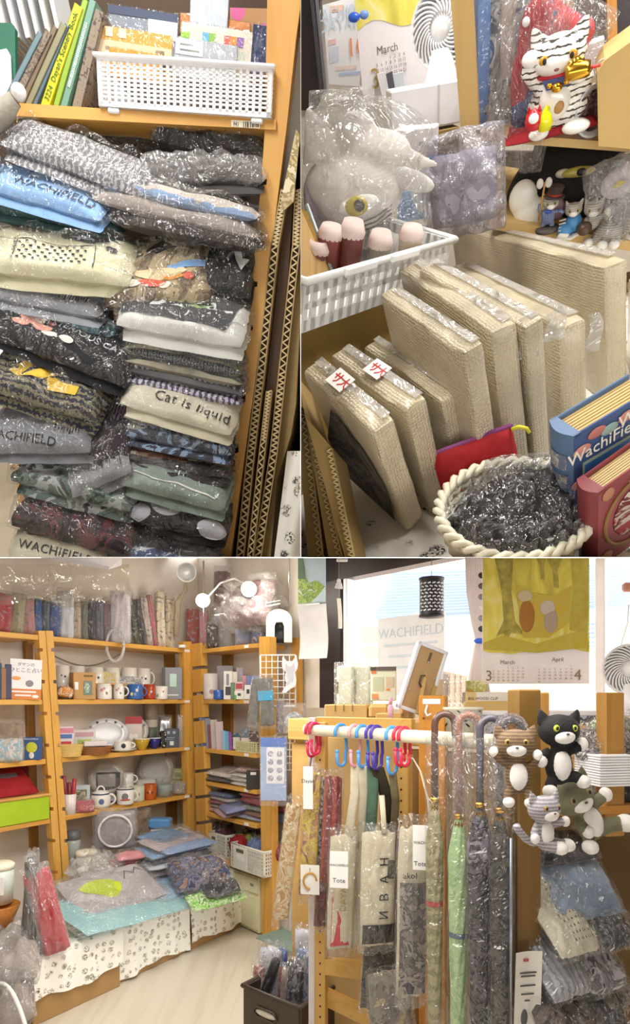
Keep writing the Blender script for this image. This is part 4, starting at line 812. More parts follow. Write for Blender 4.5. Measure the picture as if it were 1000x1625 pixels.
o = thing('bagged_plush', 'small pale plush in a knotted clear bag at the right edge above the figurines', 'plush toy', sf(982, 290, .04, -15)); b = MB(); b.ell((0, 0, 0), (.03, .02, .022)); b.ell((.012, 0, .012), (.016, .012, .014)); part('body', fused(b, .003, 2), cloth('#b9aeb4', '#a49aa0', 30), o); part('eye', MB().ell((.0, -.02, .004), (.01, .003, .004)), plain('#c8b63a', .3), o); part('clear_bag', bagfilm(.1, .075, .05, 8, .12, 22, Rx(90)), film(.16, sc=14), o)
o = thing('bagged_plush', 'crumpled clear bag of small toys below the knotted bag at the right edge', 'plush toy', sf(990, 332, .05, 10)); part('body', MB().ell((0, 0, 0), (.02, .016, .024)), cloth('#8a8388', '#6f6a6e', 30), o); part('clear_bag', bagfilm(.06, .08, .05, 12, .12, 22, Rx(90)), film(.14, sc=14), o)
# grey plush in clear bag, left
g1 = cloth('#d9d3cc', '#c9c2bb', 22); GP = vf(565, 300, .98, 10) @ S(1.05, 1, .8)
o = thing('grey_plush_cat', 'large pale grey plush cat head in a clear bag above the white basket', 'plush toy', GP); b = MB()
b.ell((0, .0, -.005), (.07, .06, .062)); b.ell((.03, .01, .05), (.05, .045, .035)); b.ell((-.045, .01, -.01), (.035, .04, .055)); b.lathe([(.036, 0), (.022, .03), (.004, .075)], 14, T(-.045, .01, .05) @ Ry(-18) @ S(1, .45, 1)); b.lathe([(.034, 0), (.022, .03), (.003, .085)], 14, T(.035, .0, .045) @ Ry(100) @ S(1, .5, 1)); b.ell((.0, .02, .08), (.03, .03, .03))
part('head', fused(b, .004, 3), g1, o)
e = part('eye', MB().ell((.0, -.056, -.012), (.03, .008, .015), m=Ry(-14)), plain('#e6e4de', .5), o); part('iris', MB().ell((-.002, -.061, -.012), (.017, .007, .0155), m=Ry(-14)), plain('#b9a93a', .3), e); part('pupil', MB().ell((.002, -.066, -.011), (.008, .005, .01), m=Ry(-14)), plain('#4a4438', .3), e)
for k in range(3): part('whisker', MB().tube([(.005, -.055, -.04-.007*k), (.03, -.052, -.032-.007*k), (.052, -.035, -.018-.007*k)], .0012, 6), plain('#4f4a44', .5), o)
part('ear_lining', MB().ell((.065, -.02, .042), (.04, .006, .016), m=Ry(22)), cloth('#d9d6d2', '#cbc7c2', 22), o)
part('tail', MB().tube([(.03, -.02, -.075), (.05, -.03, -.083), (.062, -.035, -.088)], .02, 12), g1, o)
part('tail_tip', MB().ell((.075, -.04, -.09), .02, 18, 14), cloth('#eceae8', '#e2e0dd', 30), o)
part('clear_bag', MB().grid(lambda a, c: (lambda t, q, r: Vector((.004+r*.098*math.cos(t)*(1-.3*max(0, q-.6)/.4)+.03*max(0, -q)*.6, r*.075*math.sin(t), .02+q*.112)))(2*PI*a, 2*c-1, (1-abs(2*c-1)**5)**.4*(1+.14*nz(3*math.cos(2*PI*a), 3*math.sin(2*PI*a), c*6)+.06*nz(9*math.cos(2*PI*a), 9*math.sin(2*PI*a), c*14))), 44, 34, cu=True), film(.14, sc=11), o)
part('bag_knot', MB().pillow(.09, .05, .03, 4, .9, 2, m=T(-.02, .0, .118) @ Rx(80)), film(.2, sc=14), o)
# grey translucent bag
o = thing('plastic_carrier', 'grey translucent plastic bag standing between basket and rack', 'bag', vf(735, 300, 1.08, 12, -3))
part('contents', MB().pillow(.11, .1, .05, 3, .12, 6, m=Rx(82)), cloth('#a5a1a8', '#b5b1b8', 8), o)
part('bag', bagfilm(.125, .13, .07, 6, .12, 28, T(0, 0, .006) @ Rx(82), 1.0), film(.34, '#e6e4ea', sc=10), o)
# slotted white basket on a kraft box, left
SB_ = lambda x, y: P(x, y, .95)
p00, p10, p01 = P(478, 528, .80), P(700, 448, 1.02), P(478, 446, .752)
ex = (p10-p00).normalized(); ez0 = (p01-p00); ez = (ez0-ex*ez0.dot(ex)).normalized(); ey = ez.cross(ex)
BW = (p10-p00).length; BH = ez0.dot(ez)
BM2 = mat4(p00, ex, ey, ez); bw = plain('#f0f1f0', .3)
o = thing('slotted_basket', 'white plastic basket with rows of upright slots at the left of the table', 'basket', BM2)
def slotpanel(w, h, n, m):
    b = MB(); pit = w/n
    b.box((w/2, 0, .007), (w, .004, .014), 0, m); b.box((w/2, 0, h-.008), (w, .004, .016), 0, m); b.box((w/2, 0, h*.5), (w, .004, h*.12), 0, m)
    for i in range(n+1): b.box((min(w-.002, max(.002, i*pit)), 0, h/2), (pit*.5, .004, h), 0, m)
    return b
part('front_panel', slotpanel(BW, BH, 18, Matrix()), bw, o, False)
part('side_panel', slotpanel(.2, BH, 16, T(BW, 0, 0) @ Rz(90)), bw, o, False)
part('side_panel', slotpanel(.2, BH, 16, Rz(90)), bw, o, False)
part('back_panel', slotpanel(BW, BH, 18, T(0, .2, 0)), bw, o, False)
part('base', MB().box((BW/2, .1, .002), (BW, .2, .004)), bw, o, False)
part('rim', MB().tube([(-.005, -.006, BH), (BW+.006, -.006, BH), (BW+.006, .206, BH), (-.005, .206, BH)], .005, 6, closed=True), bw, o)
for u in (.28, .58): part('handle_slot', MB().box((BW*u, -.011, BH+.001), (.075, .008, .012), .003), plain('#fafafa', .3), o, False)
GC = 'rolls in the slotted basket'
for i, (x, y, hh, c, lb) in enumerate(((518, 432, .05, '#8f3a30', 'dull red rolled tube with torn paper top in the slotted basket'), (552, 430, .05, '#7c342e', 'second red-brown rolled tube in the slotted basket'), (500, 442, .04, '#7a3c30', 'short dark red roll at the far left of the slotted basket'), (600, 415, .025, '#8a8278', 'grey-brown wrapped roll in the middle of the slotted basket'), (650, 398, .022, '#b9a994', 'cream paper parcel at the right end of the slotted basket'))):
    t = thing('paper_roll', lb, 'roll', vf(x, y, .95, 18, 8), GC); part('roll', MB().lathe([(0, 0), (.017, 0), (.018, hh), (.014, hh), (0, hh-.004)], 16), cloth(c, c, 20, .6), t); part('torn_top', MB().lathe([(.018, hh-.006), (.019, hh), (.014, hh+.01+.004*(i % 2)), (.006, hh+.006)], 14), plain('#d9c4bc', .7), t)
single('wooden_tray', 'varnished wooden tray leaning at the left edge behind the basket', 'tray', Matrix(), MB().add([P(474, 330, .9), P(488, 335, .9), P(532, 455, .93), P(474, 470, .9), P(474, 330, .93), P(488, 335, .93), P(532, 455, .96), P(474, 470, .93)], [(0, 3, 2, 1), (4, 5, 6, 7), (1, 2, 6, 5), (0, 1, 5, 4), (2, 3, 7, 6)]), wood('#b08a48', '#94702e', 2), False)
single('steel_edge', 'thin grey metal edge strip beside the varnished tray', 'strip', Matrix(), MB().tube([P(486, 325, .9), P(534, 452, .94)], .004, 6), plain('#8d9694', .4, .5))
single('dark_red_file', 'dark red file leaning behind the plush at the left edge', 'file', Matrix(), MB().add([P(484, 290, .97), P(502, 335, .97), P(506, 365, .97), P(486, 340, .97), P(484, 290, 1.0), P(502, 335, 1.0), P(506, 365, 1.0), P(486, 340, 1.0)], [(0, 3, 2, 1), (4, 5, 6, 7), (1, 2, 6, 5), (0, 1, 5, 4)]), plain('#6d5a66', .5), False)
N0 = tr(556, 792); a_, h_, t_, l_ = solve_box((556, 792), (520, 520), (650, 478), (470, 540), N0, (.86, 1.1, .88))
single('kraft_carton', 'brown cardboard carton standing under the white slotted basket', 'carton', Matrix(), MB().add([P(440, 540, .82), P(617, 478, 1.02), P(640, 780, 1.1), P(440, 800, .92), P(440, 530, .98), P(640, 450, 1.2), P(660, 740, 1.25), P(440, 790, 1.05)], [(0, 3, 2, 1), (4, 5, 6, 7), (1, 2, 6, 5), (0, 1, 5, 4), (2, 3, 7, 6), (0, 4, 7, 3)]), plain('#a88a4c', .75, 0, .08, .15, 40), False)
# bubble-wrapped frames
BUB = bubble('#bdb094'); GF = 'bubble-wrapped frames standing on the table'
def frame_box(lb, n0, n1, t, l, seed, flap=None, g=(.9, .92, 1.02), th=1.0, opening=None, tape=None, mark=None):
    N0 = tr(*n0); a, h, tt, ll = solve_box(n0, n1, t, l, N0, g); h = -h
    ex, ey, ez = tt.normalized(), ll.normalized(), h.normalized(); W, L, HH = tt.length*th, ll.length, h.length
    o = thing('wrapped_picture', lb, 'wrapped frame', mat4(N0, ex, ey, ez), GF)
    def f(u, v, side):   # rounded, slightly puffy box
        pass
    b = MB(); nx, ny, nzz = 5, 12, 12
    def pf(p):
        x, y, z = p; q = .0022*nz(x*40+seed, y*40, z*40)+.003*nz(x*11, y*11+seed, z*11)
        return Vector((x+q, y+q, z+q))
    r = min(.006, W*.3)
    def rb(x, y, z):     # pull corners in
        c = Vector((min(max(x, r), W-r), min(max(y, r), L-r), min(max(z, r), HH-r))); d = Vector((x, y, z))-c
        return pf(c+d.normalized()*r if d.length > 1e-9 else Vector((x, y, z)))
    e = lambda k: (0, .03, .12)[k] if k < 3 else 0
    us = lambda n: [0, .04]+[.04+.92*i/(n-1) for i in range(1, n-1)]+[.96, 1]
    for fix, (A, B, C_) in (((0, 0), (L, HH, W)), ((0, 1), (L, HH, W)), ((1, 0), (W, HH, L)), ((1, 1), (W, HH, L)), ((2, 0), (W, L, HH)), ((2, 1), (W, L, HH))):
        n1_, n2_ = us(10), us(10)
        def g_(i, j):
            p, q = n1_[round(i*(len(n1_)-1))]*A, n2_[round(j*(len(n2_)-1))]*B; k = fix[1]*C_
            return rb(*((k, p, q) if fix[0] == 0 else (p, k, q) if fix[0] == 1 else (p, q, k)))
        b.grid(g_, len(n1_), len(n2_))
    part('bubble_wrap', b, BUB, o)
    part('tape_strip', MB().box((W*.78, L*.5, HH+.0022), (W*.36, L*.92, .0014)), film(.45, '#efece6', sc=6), o, False)
    if opening: part('picture_face', MB().add([(-.0035, L*u, HH*v) for u, v in opening], [tuple(range(len(opening)))]), camo('#2e2926', '#3b3532', '#57514c', '#2e2926', sc=14, bs=0), o, False)
    if flap:
        x, y, dx, dz = flap
        part('wrap_flap', MB().grid(lambda u, v: Vector((W+.002+dx*u+.004*math.sin(v*5), .004-.012*u*v, HH-dz*v+.003*nz(u*5, v*5, seed))), 6, 8), film(.55, '#e9e7e4', sc=8), o)
    if mark:
        u = mark; sg = part('paper_label', MB().box((W*.7, L*u, HH+.0035), (W*.75, .03, .0008)), PAPER, o, False)
        text('廿 大' if False else 'サ', .016, T(W*.66, L*u+.004, HH+.0042) @ Rz(-90), plain('#c02a2a', .5), o); text('大', .016, T(W*.66, L*u-.01, HH+.0042) @ Rz(-90), plain('#c02a2a', .5), o)
    return o
frame_box('smallest bubble-wrapped frame at the front left with dark picture showing', (646, 845), (600, 678), (633, 649), (492, 577), 1, opening=[(.1, .08), (.98, .05), (.98, .42), (.6, .9), (.25, .74), (.08, .5)], mark=.62)
frame_box('small bubble-wrapped frame with red-inked label, second from the front', (684, 818), (648, 650), (681, 624), (528, 562), 2, mark=.52)
frame_box('third small bubble-wrapped frame with a clear strip on top', (730, 786), (701, 632), (729, 612), (578, 546), 3)
frame_box('medium bubble-wrapped frame behind the three small ones', (774, 800), (738, 562), (771, 540), (604, 468), 4)
frame_box('medium bubble-wrapped frame with a loose flap in mid row', (808, 775), (778, 532), (822, 510), (632, 425), 5, flap=(0, 0, .02, .045))
frame_box('narrow bubble-wrapped frame right of the loose flap', (850, 758), (834, 522), (866, 502), (668, 420), 6, flap=(0, 0, .022, .03))
frame_box('bubble-wrapped frame just left of the blue book box', (892, 742), (880, 520), (926, 506), (706, 422), 7, flap=(0, 0, .014, .04))
frame_box('largest bubble-wrapped frame standing at the back', (962, 640), (950, 425), (990, 411), (708, 352), 8, g=(.95, .96, 1.1))
frame_box('bubble-wrapped frame cut off by the right picture edge', (1010, 640), (1000, 452), (1040, 445), (986, 440), 9, g=(.95, .96, 1.0))
# pouch, wicker basket, bagged things, two book boxes
o = thing('red_pouch', 'red drawstring pouch with purple lining behind the wicker basket', 'pouch', mat4(P(770, 790, .80), *[Vector(vf(770, 790, .8, 20, -14).col[i][:3]) for i in range(3)]))
part('pouch', MB().pillow(.098, .08, .016, 5, .15, 6, m=T(0, 0, .034) @ Rx(84)), cloth('#d41f26', '#c0161e', 30), o); part('lining', MB().box((0, .004, .073), (.1, .006, .006), .002), plain('#7a2a6a', .6), o, False)
for s in (-1, 1): part('drawstring', MB().tube([(s*.048, 0, .07), (s*.056, -.004, .071), (s*.064, -.004, .066), (s*.066, -.004, .06)], .0022, 6), plain('#d3c92c', .5), o)
WB = mat4(P(812, 838, .735), *[Vector(vf(812, 838, .735, 42, 8).col[i][:3]) for i in range(3)])
o = thing('wicker_basket', 'round cream wicker basket filled with bagged black items', 'basket', WB); wk = plain('#d8d1bb', .6); RB = .077
for k in range(9):
    z = -.05+.0085*k; part('weave_ring', MB().tube([((RB*(.72+.035*k)+.0022*math.sin(i*9.5+k*PI))*math.cos(i*2*PI/60)*1.05, (RB*(.72+.035*k)+.0022*math.sin(i*9.5+k*PI))*math.sin(i*2*PI/60), z) for i in range(60)], .0042, 6, closed=True), wk, o)
for ph in (0, PI): part('rim_braid', MB().tube([((RB*1.03+.004*math.cos(i*1.2+ph))*math.cos(i*2*PI/90)*1.05, (RB*1.03+.004*math.cos(i*1.2+ph))*math.sin(i*2*PI/90), .03+.004*math.sin(i*1.2+ph)) for i in range(90)], .0042, 6, closed=True), wk, o)
for i in range(24): part('stake', MB().tube([(RB*.7*math.cos(i*PI/12)*1.05, RB*.7*math.sin(i*PI/12), -.055), (RB*1.02*math.cos(i*PI/12)*1.05, RB*1.02*math.sin(i*PI/12), .028)], .003, 5), wk, o)
part('bottom', MB().lathe([(0, -.055), (RB*.74, -.055), (RB*.74, -.05), (0, -.05)], 24), wk, o)
for i, (x, y, z, w, d, rx, rz, lb) in enumerate(((.016, .012, .03, .095, .08, 18, 20, 'large crumpled bagged black item on top of the wicker basket'), (-.04, -.01, .014, .06, .075, 20, -40, 'bagged black item at the left in the wicker basket'), (-.005, -.044, .012, .08, .055, 24, 5, 'bagged dark item with yellow dot at the front of the wicker basket'), (.04, -.034, .01, .055, .055, 12, 60, 'bagged black item with white spot at the right of the wicker basket'), (.0, .055, .036, .08, .03, 40, 10, 'empty clear bag end sticking up at the back of the wicker basket'))):
    t = thing('bagged_item', lb, 'bagged item', WB @ T(x, y, z) @ Rz(rz) @ Rx(rx), 'bagged items in the wicker basket')
    if i < 4: part('contents', MB().pillow(w*.9, d*.9, .042, i*3+1, .35, 3, base=.4), cloth('#161316', '#241f24', 30, .5), t)
    part('clear_bag', bagfilm(w*.9, d*.9, .044, i*5+2, .12, 26, None, .6), film(.02 if i < 4 else .12, sc=16, r=.06, gl=1.5), t)
    if i == 3: part('white_spot', MB().ell((-.01, .0, .021), (.006, .006, .002)), WHITE, t)
def book_box(lb, n0, n1, t, l, cov, spn, pg, g, th, extra=None):
    N0 = tr(*n0); a, h, tt, ll = solve_box(n0, n1, t, l, N0, g); h = -h
    ez, ex, ey = h.normalized(), tt.normalized(), ll.normalized(); W, L, HH = tt.length, ll.length, h.length      # ex along the cover, ey along the spine
    o = thing('book_box', lb, 'book box', mat4(N0, ex, ey, ez), 'book-shaped boxes at the right of the table'); c = .003
    part('front_cover', MB().box((W/2, c/2, HH/2), (W, c, HH), .001), cov, o, False); part('back_cover', MB().box((W/2, L-c/2, HH/2), (W, c, HH), .001), spn, o, False)
    part('spine', MB().grid(lambda u, v: Vector((-.006*math.sin(PI*u), L*u, HH*v)), 10, 3), spn, o)
    part('spine_top', MB().prism([(0, .0)]+[(-.006*math.sin(PI*i/8), L*i/8) for i in range(1, 8)]+[(0, L), (.008, L), (.008, 0)], HH-.004, HH), spn, o, False)
    n = 16
    for i in range(n): part('page_edge', MB().box((W/2+.003, c+(L-2*c)*(i+.5)/n, HH/2-.002), (W-.008, (L-2*c)/n*.72, HH-.006-.001*(i % 2))), plain(pg if i % 2 else '#b89a62', .8), o, False)
    if extra: extra(o, W, L, HH)
    return o
def blue_x(o, W, L, HH):
    part('cover_picture', MB().box((W*.56, -.0008, HH*.42), (W*.84, .0012, HH*.62)), plain('#3f86d2', .4), o, False)
    part('picture_border', MB().box((W*.56, -.0003, HH*.42), (W*.88, .0012, HH*.66)), plain('#b9cdb4', .4), o, False)
    part('picture_shape', MB().prism([(.0, .0), (.05, .0), (.045, .03), (.04, .042), (.03, .03), (.015, .028), (.008, .036), (.002, .02)], 0, .0012, T(W*.35, -.0012, HH*.3) @ Rx(90)), plain('#3b3540', .5), o, False)
    for u, v, c in ((.06, .86, '#c98a80'), (.24, .93, '#b9736c'), (.4, .9, '#8fa9a4'), (.62, .92, '#c98a80'), (.8, .94, '#a9c0b4'), (.03, .6, '#c2847a'), (.04, .4, '#7a8f8c'), (.02, .2, '#b0665c')): part('fish_print', MB().ell((W*u+.004, -.001, HH*v), (.011, .0012, .006), 10, 6), plain(c, .5), o)
    text('WachiFielD', .020, T(W*.42, -.0022, HH*.83) @ FACE, plain('#e9e6d6', .5), o); text('WachiFielD', .020, T(W*1.05, -.0022, HH*.9) @ FACE, plain('#e9e6d6', .5), o)
    for v, c in ((.78, '#b9b0a4'), (.62, '#a59a90'), (.38, '#27345a'), (.14, '#8d9a94')): part('spine_picture', MB().grid(lambda u, q: Vector((-.006*math.sin(PI*(.15+.7*u))-.001, L*(.15+.7*u), HH*(v-.06+.12*q))), 8, 3), camo(c, '#6a7486', c, sc=50, bs=0), o)
def red_x(o, W, L, HH):
    part('medallion', MB().tube([(W*.55+.038*math.cos(i*PI/18), -.001, HH*.5+.044*math.sin(i*PI/18)) for i in range(36)], .0022, 6, closed=True), plain('#8a6a38', .5), o)
    part('picture_shape', MB().ell((W*.56, -.0008, HH*.5), (.028, .0012, .034), 16, 8), camo('#8f3234', '#b5a89c', '#6d2426', '#c9bfb4', sc=30, bs=0), o)
    part('title_print', MB().box((W*.62, -.0006, HH*.88), (.03, .0012, .008)), camo('#8b3f44', '#a8845a', sc=90, bs=0), o, False)
    for u, v in ((.15, .12), (.15, .9), (.9, .12)): part('corner_mark', MB().ell((W*u, -.0006, HH*v), (.008, .001, .008), 8, 6), plain('#b07a5c', .5), o)
book_box('blue book-shaped box with printed shop lettering and a cat picture', (910, 872), (912, 690), (1040, 612), (874, 664), plain('#3c5583', .45), plain('#5a7596', .5), '#d9b980', (.9, 1.02, 1.02), 1, blue_x)
book_box('maroon book-shaped box with gold medallion, nearest the lower right corner', (948, 905), (950, 780), (1060, 700), (917, 758), plain('#8b3f44', .35), plain('#83393f', .35), '#dcc89a', (.88, 1.0, 1.0), 1, red_x)
# cardboard sheets at the lower left of this bay
for i, (pts, lb) in enumerate((([(470, 640), (486, 650), (516, 900), (490, 900)], 'corrugated sheet at the far left edge below the carton'), ([(474, 600), (500, 690), (548, 900), (524, 900)], 'corrugated sheet leaning at the left beside the wrapped frames'), ([(484, 660), (528, 712), (566, 900), (552, 900)], 'torn corrugated board nearest the smallest wrapped frame'))):
    o = thing('cardboard_sheet', lb, 'cardboard', Matrix(), 'cardboard sheets beside the wrapped frames'); Y0 = .80-.02*i
    q = [P(x, y, Y0) for x, y in pts]; n = Vector((.02, .05, .0)); part('sheet', MB().add(q+[p+n for p in q], [(0, 3, 2, 1), (4, 5, 6, 7), (1, 2, 6, 5), (0, 1, 5, 4), (2, 3, 7, 6), (0, 4, 7, 3)]), plain('#a08552', .85), o, False)
    b = MB(); (x0, y0), (x1, y1) = pts[1], pts[2]
    for k in range(46):
        t0, t1 = k/46, (k+1)/46; s = 4 if k % 2 else -4; A = (x0+(x1-x0)*t0-6-s, y0+(y1-y0)*t0); B = (x0+(x1-x0)*t1-6+s, y0+(y1-y0)*t1)
        b.tube([P(A[0], A[1], Y0-.004), P(B[0], B[1], Y0-.004)], .0011, 4)
    part('flutes', b, plain('#d2bd8c', .8), o)['kind'] = 'stuff'
    part('edge_liner', MB().tube([P(x0-1, y0, Y0-.003), P(x1-1, y1, Y0-.003)], .0016, 6), plain('#c4ac78', .8), o)
# ================================================================ the shop room: walls, floor, window
BAY = 'room'
Z3 = Vector((0, 0, 1)); E1 = Vector((.5513, .8343, 0)); N1 = Vector((-.8343, .5513, 0)); PA = Vector((-1.47, 3.5, H))
E2 = Vector((.6690, -.7433, 0)); N2 = Vector((.7433, .6690, 0)); PB = Vector((-.862, 4.42, H))
W1 = (PA, E1, N1); W2 = (PB, E2, N2)
def wp(W, x, y, d=0.0): return on(x, y, W[0]+W[2]*d, W[2])
def wM(W): return mat4(W[0], W[1], W[2], Z3)
def wpol(W, pts, d, depth, b=None):
    b = b or MB(); mi = wM(W).inverted(); q = [mi @ wp(W, x, y, d) for x, y in pts]; n = len(q)
    vs = [(v.x, v.y, v.z) for v in q]+[(v.x, v.y+depth, v.z) for v in q]
    return b.add(vs, [tuple(range(n)), tuple(range(n, 2*n))[::-1]]+[(i, n+i, n+(i+1) % n, (i+1) % n) for i in range(n)])
def ws(W, x, z, d=0.0, yaw=0):      # frame on a shelf board at picture column x, height H+z
    p = wp(W, x, CY, d); p = Vector((p.x, p.y, H+z)); return mat4(p, W[1], W[2], Z3) @ Rz(yaw)
def face(x, z, W, d=0.0, yaw=0):    # same spot, but turned to look at the room
    p = wp(W, x, CY, d); return Matrix.Translation((p.x, p.y, H+z)) @ Rz(yaw-math.degrees(math.atan2(p.x, p.y)))
def Yat(W, x, d=0.0): return wp(W, x, CY, d).y
struct('floor', MB().box((.2, 2.4, -.02), (6, 7, .04)), wood('#d9d0bf', '#cdc2ae', 1, .35, .35))
WALL = plain('#efe7dc', .8, 0, .03)
mi = wM(W1)
struct('wall_back', MB().box((.1, .30, .4), (3.6, .05, 3.7)), WALL, M4=mi)
struct('wall_corner', MB().box((.37, .29, .4), (1.6, .05, 3.7)), WALL, M4=wM(W2))
# window wall goes on from the corner shelf wall
WW = (PB+N2*.262, E2, N2); wq = wM(WW); wqi = wq.inverted()
def wx(x): return (wqi @ wp(WW, x, CY)).x
def wz(x, y): return (wqi @ wp(WW, x, y)).z
win = struct('window_2', MB().box(((wx(549)+wx(516))/2, .0, .3), (wx(549)-wx(516), .09, 3.4)), plain('#33282a', .5), M4=wq)
zt_ = wz(640, 903)
part('head_beam', MB().box((wx(900), -.0, zt_+.2), (3.2, .09, .4)), plain('#33282a', .5), win, False)
part('sill', MB().box((wx(900), -.02, -.5), (3.2, .1, .9)), plain('#cdbfa8', .7), win, False)
part('pane', MB().box((wx(900), .02, .2), (3.0, .006, .8)), glass(), win, False)
part('window_frame', MB().box((wx(555), -.01, .1), (.03, .06, 1.2), .004), plain('#eef0f6', .4), win, False)
part('mullion', MB().box((wx(950), .03, .2), (.04, .04, .9), .004), plain('#f3f2f4', .4), win, False)
# outdoors: house with corrugated roof
oh = thing('neighbour_house', 'neighbouring house with blue corrugated roof seen through the window', 'house', Matrix())
part('wall', MB().add([P(540, 960, 7.6), P(1200, 930, 6.4), P(1200, 1300, 6.4), P(540, 1300, 7.6)], [(0, 1, 2, 3)]), plain('#e9c7a4', .8), oh, False)
for i in range(15):
    t = i/15; y0 = 908+t*72; xl = 622-26*t; part('roof_ridge', MB().tube([P(xl, y0+5, 6.8-.9*t), P(1150, y0-16-24*t*.3, 5.8-.9*t)], .034, 6), plain('#8fa4dc', .4, .0), oh)
part('roof_sheet', MB().add([P(618, 905, 6.95), P(1160, 880, 5.95), P(1160, 985, 5.1), P(590, 984, 6.1)], [(0, 1, 2, 3)]), plain('#c5cdf0', .5), oh, False)
part('eave', MB().add([P(585, 980, 6.05), P(1180, 955, 5.0), P(1180, 985, 5.0), P(585, 996, 6.05)], [(0, 1, 2, 3)]), plain('#f1eef0', .6), oh, False)
for (x0, y0, x1, y1, c) in ((577, 995, 600, 1045, '#c9b2a4'), (575, 1020, 600, 1026, '#d6dcec'), (820, 975, 935, 1100, '#eccfae')): part('house_panel', MB().add([P(x0, y0, 5.9), P(x1, y0, 5.8), P(x1, y1, 5.8), P(x0, y1, 5.9)], [(0, 1, 2, 3)]), plain(c, .7), oh, False)
for i in range(7): part('louver', MB().add([P(935, 982+i*7, 5.2), P(952, 981+i*7, 5.2), P(952, 985+i*7, 5.15), P(935, 986+i*7, 5.15)], [(0, 1, 2, 3)]), plain('#9fb2e0', .5), oh, False)
# ================================================================ shelves in the corner
ZT = [.352, 0, -.328, -.66]; th_ = .028
s0 = thing('shelf_unit', 'pine shelf unit at the far left edge of the room', 'shelf', wM(W1)); s1 = thing('shelf_unit', 'wide pine shelf unit with mugs and plates on the left wall', 'shelf', wM(W1)); s2 = thing('shelf_unit', 'corner pine shelf unit with baskets beside the wire grid', 'shelf', wM(W2))
def notched(xa, xb, ya, yb, lean, side, n=8):
    pts = []; f = lambda y: lean*(y-ya)/(yb-ya); L = [(xa+f(ya), ya), (xa+f(yb), yb)]; Rr = [(xb+f(yb), yb), (xb+f(ya), ya)]; nt = []
    for i in range(n):
        y = ya+(yb-ya)*(i+.6)/n; nt.append(y)
    if side == 'l':
        p = [(xa+f(ya), ya)]
        for y in nt: p += [(xa+f(y), y-3), (xa+f(y)+5, y-2.5), (xa+f(y)+5, y+2.5), (xa+f(y), y+3)]
        p += [(xa+f(yb), yb), (xb+f(yb), yb), (xb+f(ya), ya)]
    else:
        p = [(xa+f(ya), ya), (xa+f(yb), yb), (xb+f(yb), yb)]
        for y in nt[::-1]: p += [(xb+f(y), y+3), (xb+f(y)-5, y+2.5), (xb+f(y)-5, y-2.5), (xb+f(y), y-3)]
        p += [(xb+f(ya), ya)]
    return p
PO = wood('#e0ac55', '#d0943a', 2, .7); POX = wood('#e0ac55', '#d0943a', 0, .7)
part('post', wpol(W1, notched(61, 72, 1001, 1405, 27, 'l'), 0, .05), PO, s0, False)
part('post', wpol(W1, notched(73, 84, 1001, 1405, 28, 'r'), 0, .05), PO, s1, False)
part('post', wpol(W1, [(291, 1018), (304, 1018), (313, 1345), (300, 1345)], 0, .05), PO, s1, False)
for i in range(8): part('post_block', wpol(W2, [(304+i*1.1, 1022+i*41), (318+i*1.2, 1020+i*41), (319.5+i*1.2, 1056+i*41), (305+i*1.1, 1058+i*41)], -.006, .05), PO, s2, False)
part('post', wpol(W2, [(411, 1010), (428, 1010), (433, 1492), (416, 1492)], -.004, .05), PO, s2, False)
part('post', wpol(W2, [(462, 1012), (475, 1012), (475, 1462), (462, 1462)], .21, .03), PO, s2, False)
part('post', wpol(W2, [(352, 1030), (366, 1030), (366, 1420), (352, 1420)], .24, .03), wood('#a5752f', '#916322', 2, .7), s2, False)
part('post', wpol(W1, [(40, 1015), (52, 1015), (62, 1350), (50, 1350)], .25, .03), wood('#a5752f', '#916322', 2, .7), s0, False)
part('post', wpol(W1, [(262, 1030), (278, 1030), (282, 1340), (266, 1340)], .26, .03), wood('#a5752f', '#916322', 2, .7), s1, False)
l1 = wM(W1).inverted()
for k, z in enumerate(ZT):
    xa = (l1 @ wp(W1, 84+[0, 6, 12, 19][k], CY)).x; xb = (l1 @ wp(W1, 305, CY)).x; bo = part('shelf_board', MB().box(((xa+xb)/2, .14, z-th_/2), (xb-xa, .28, th_), .002), POX, s1, False)
    part('price_tag', MB().box((xb-.05, -.002, z-th_/2), (.05, .002, .018)), PAPER, bo, False)
    xa = (l1 @ wp(W1, -60, CY)).x; xb = (l1 @ wp(W1, 61+[0, 6, 12, 19][k], CY)).x; part('shelf_board', MB().box(((xa+xb)/2, .14, z-th_/2), (xb-xa, .28, th_), .002), POX, s0, False)
ZC = [.345, 0, -.332, -.555, -.765, -1.05]; LC = .74
for k, z in enumerate(ZC):
    bo = part('shelf_board', MB().box((LC/2+.04, .115, z-th_/2), (LC-.06, .23, th_), .002), POX, s2, False); part('price_tag', MB().box((LC-.09, -.002, z-th_/2), (.045, .002, .018)), PAPER, bo, False)
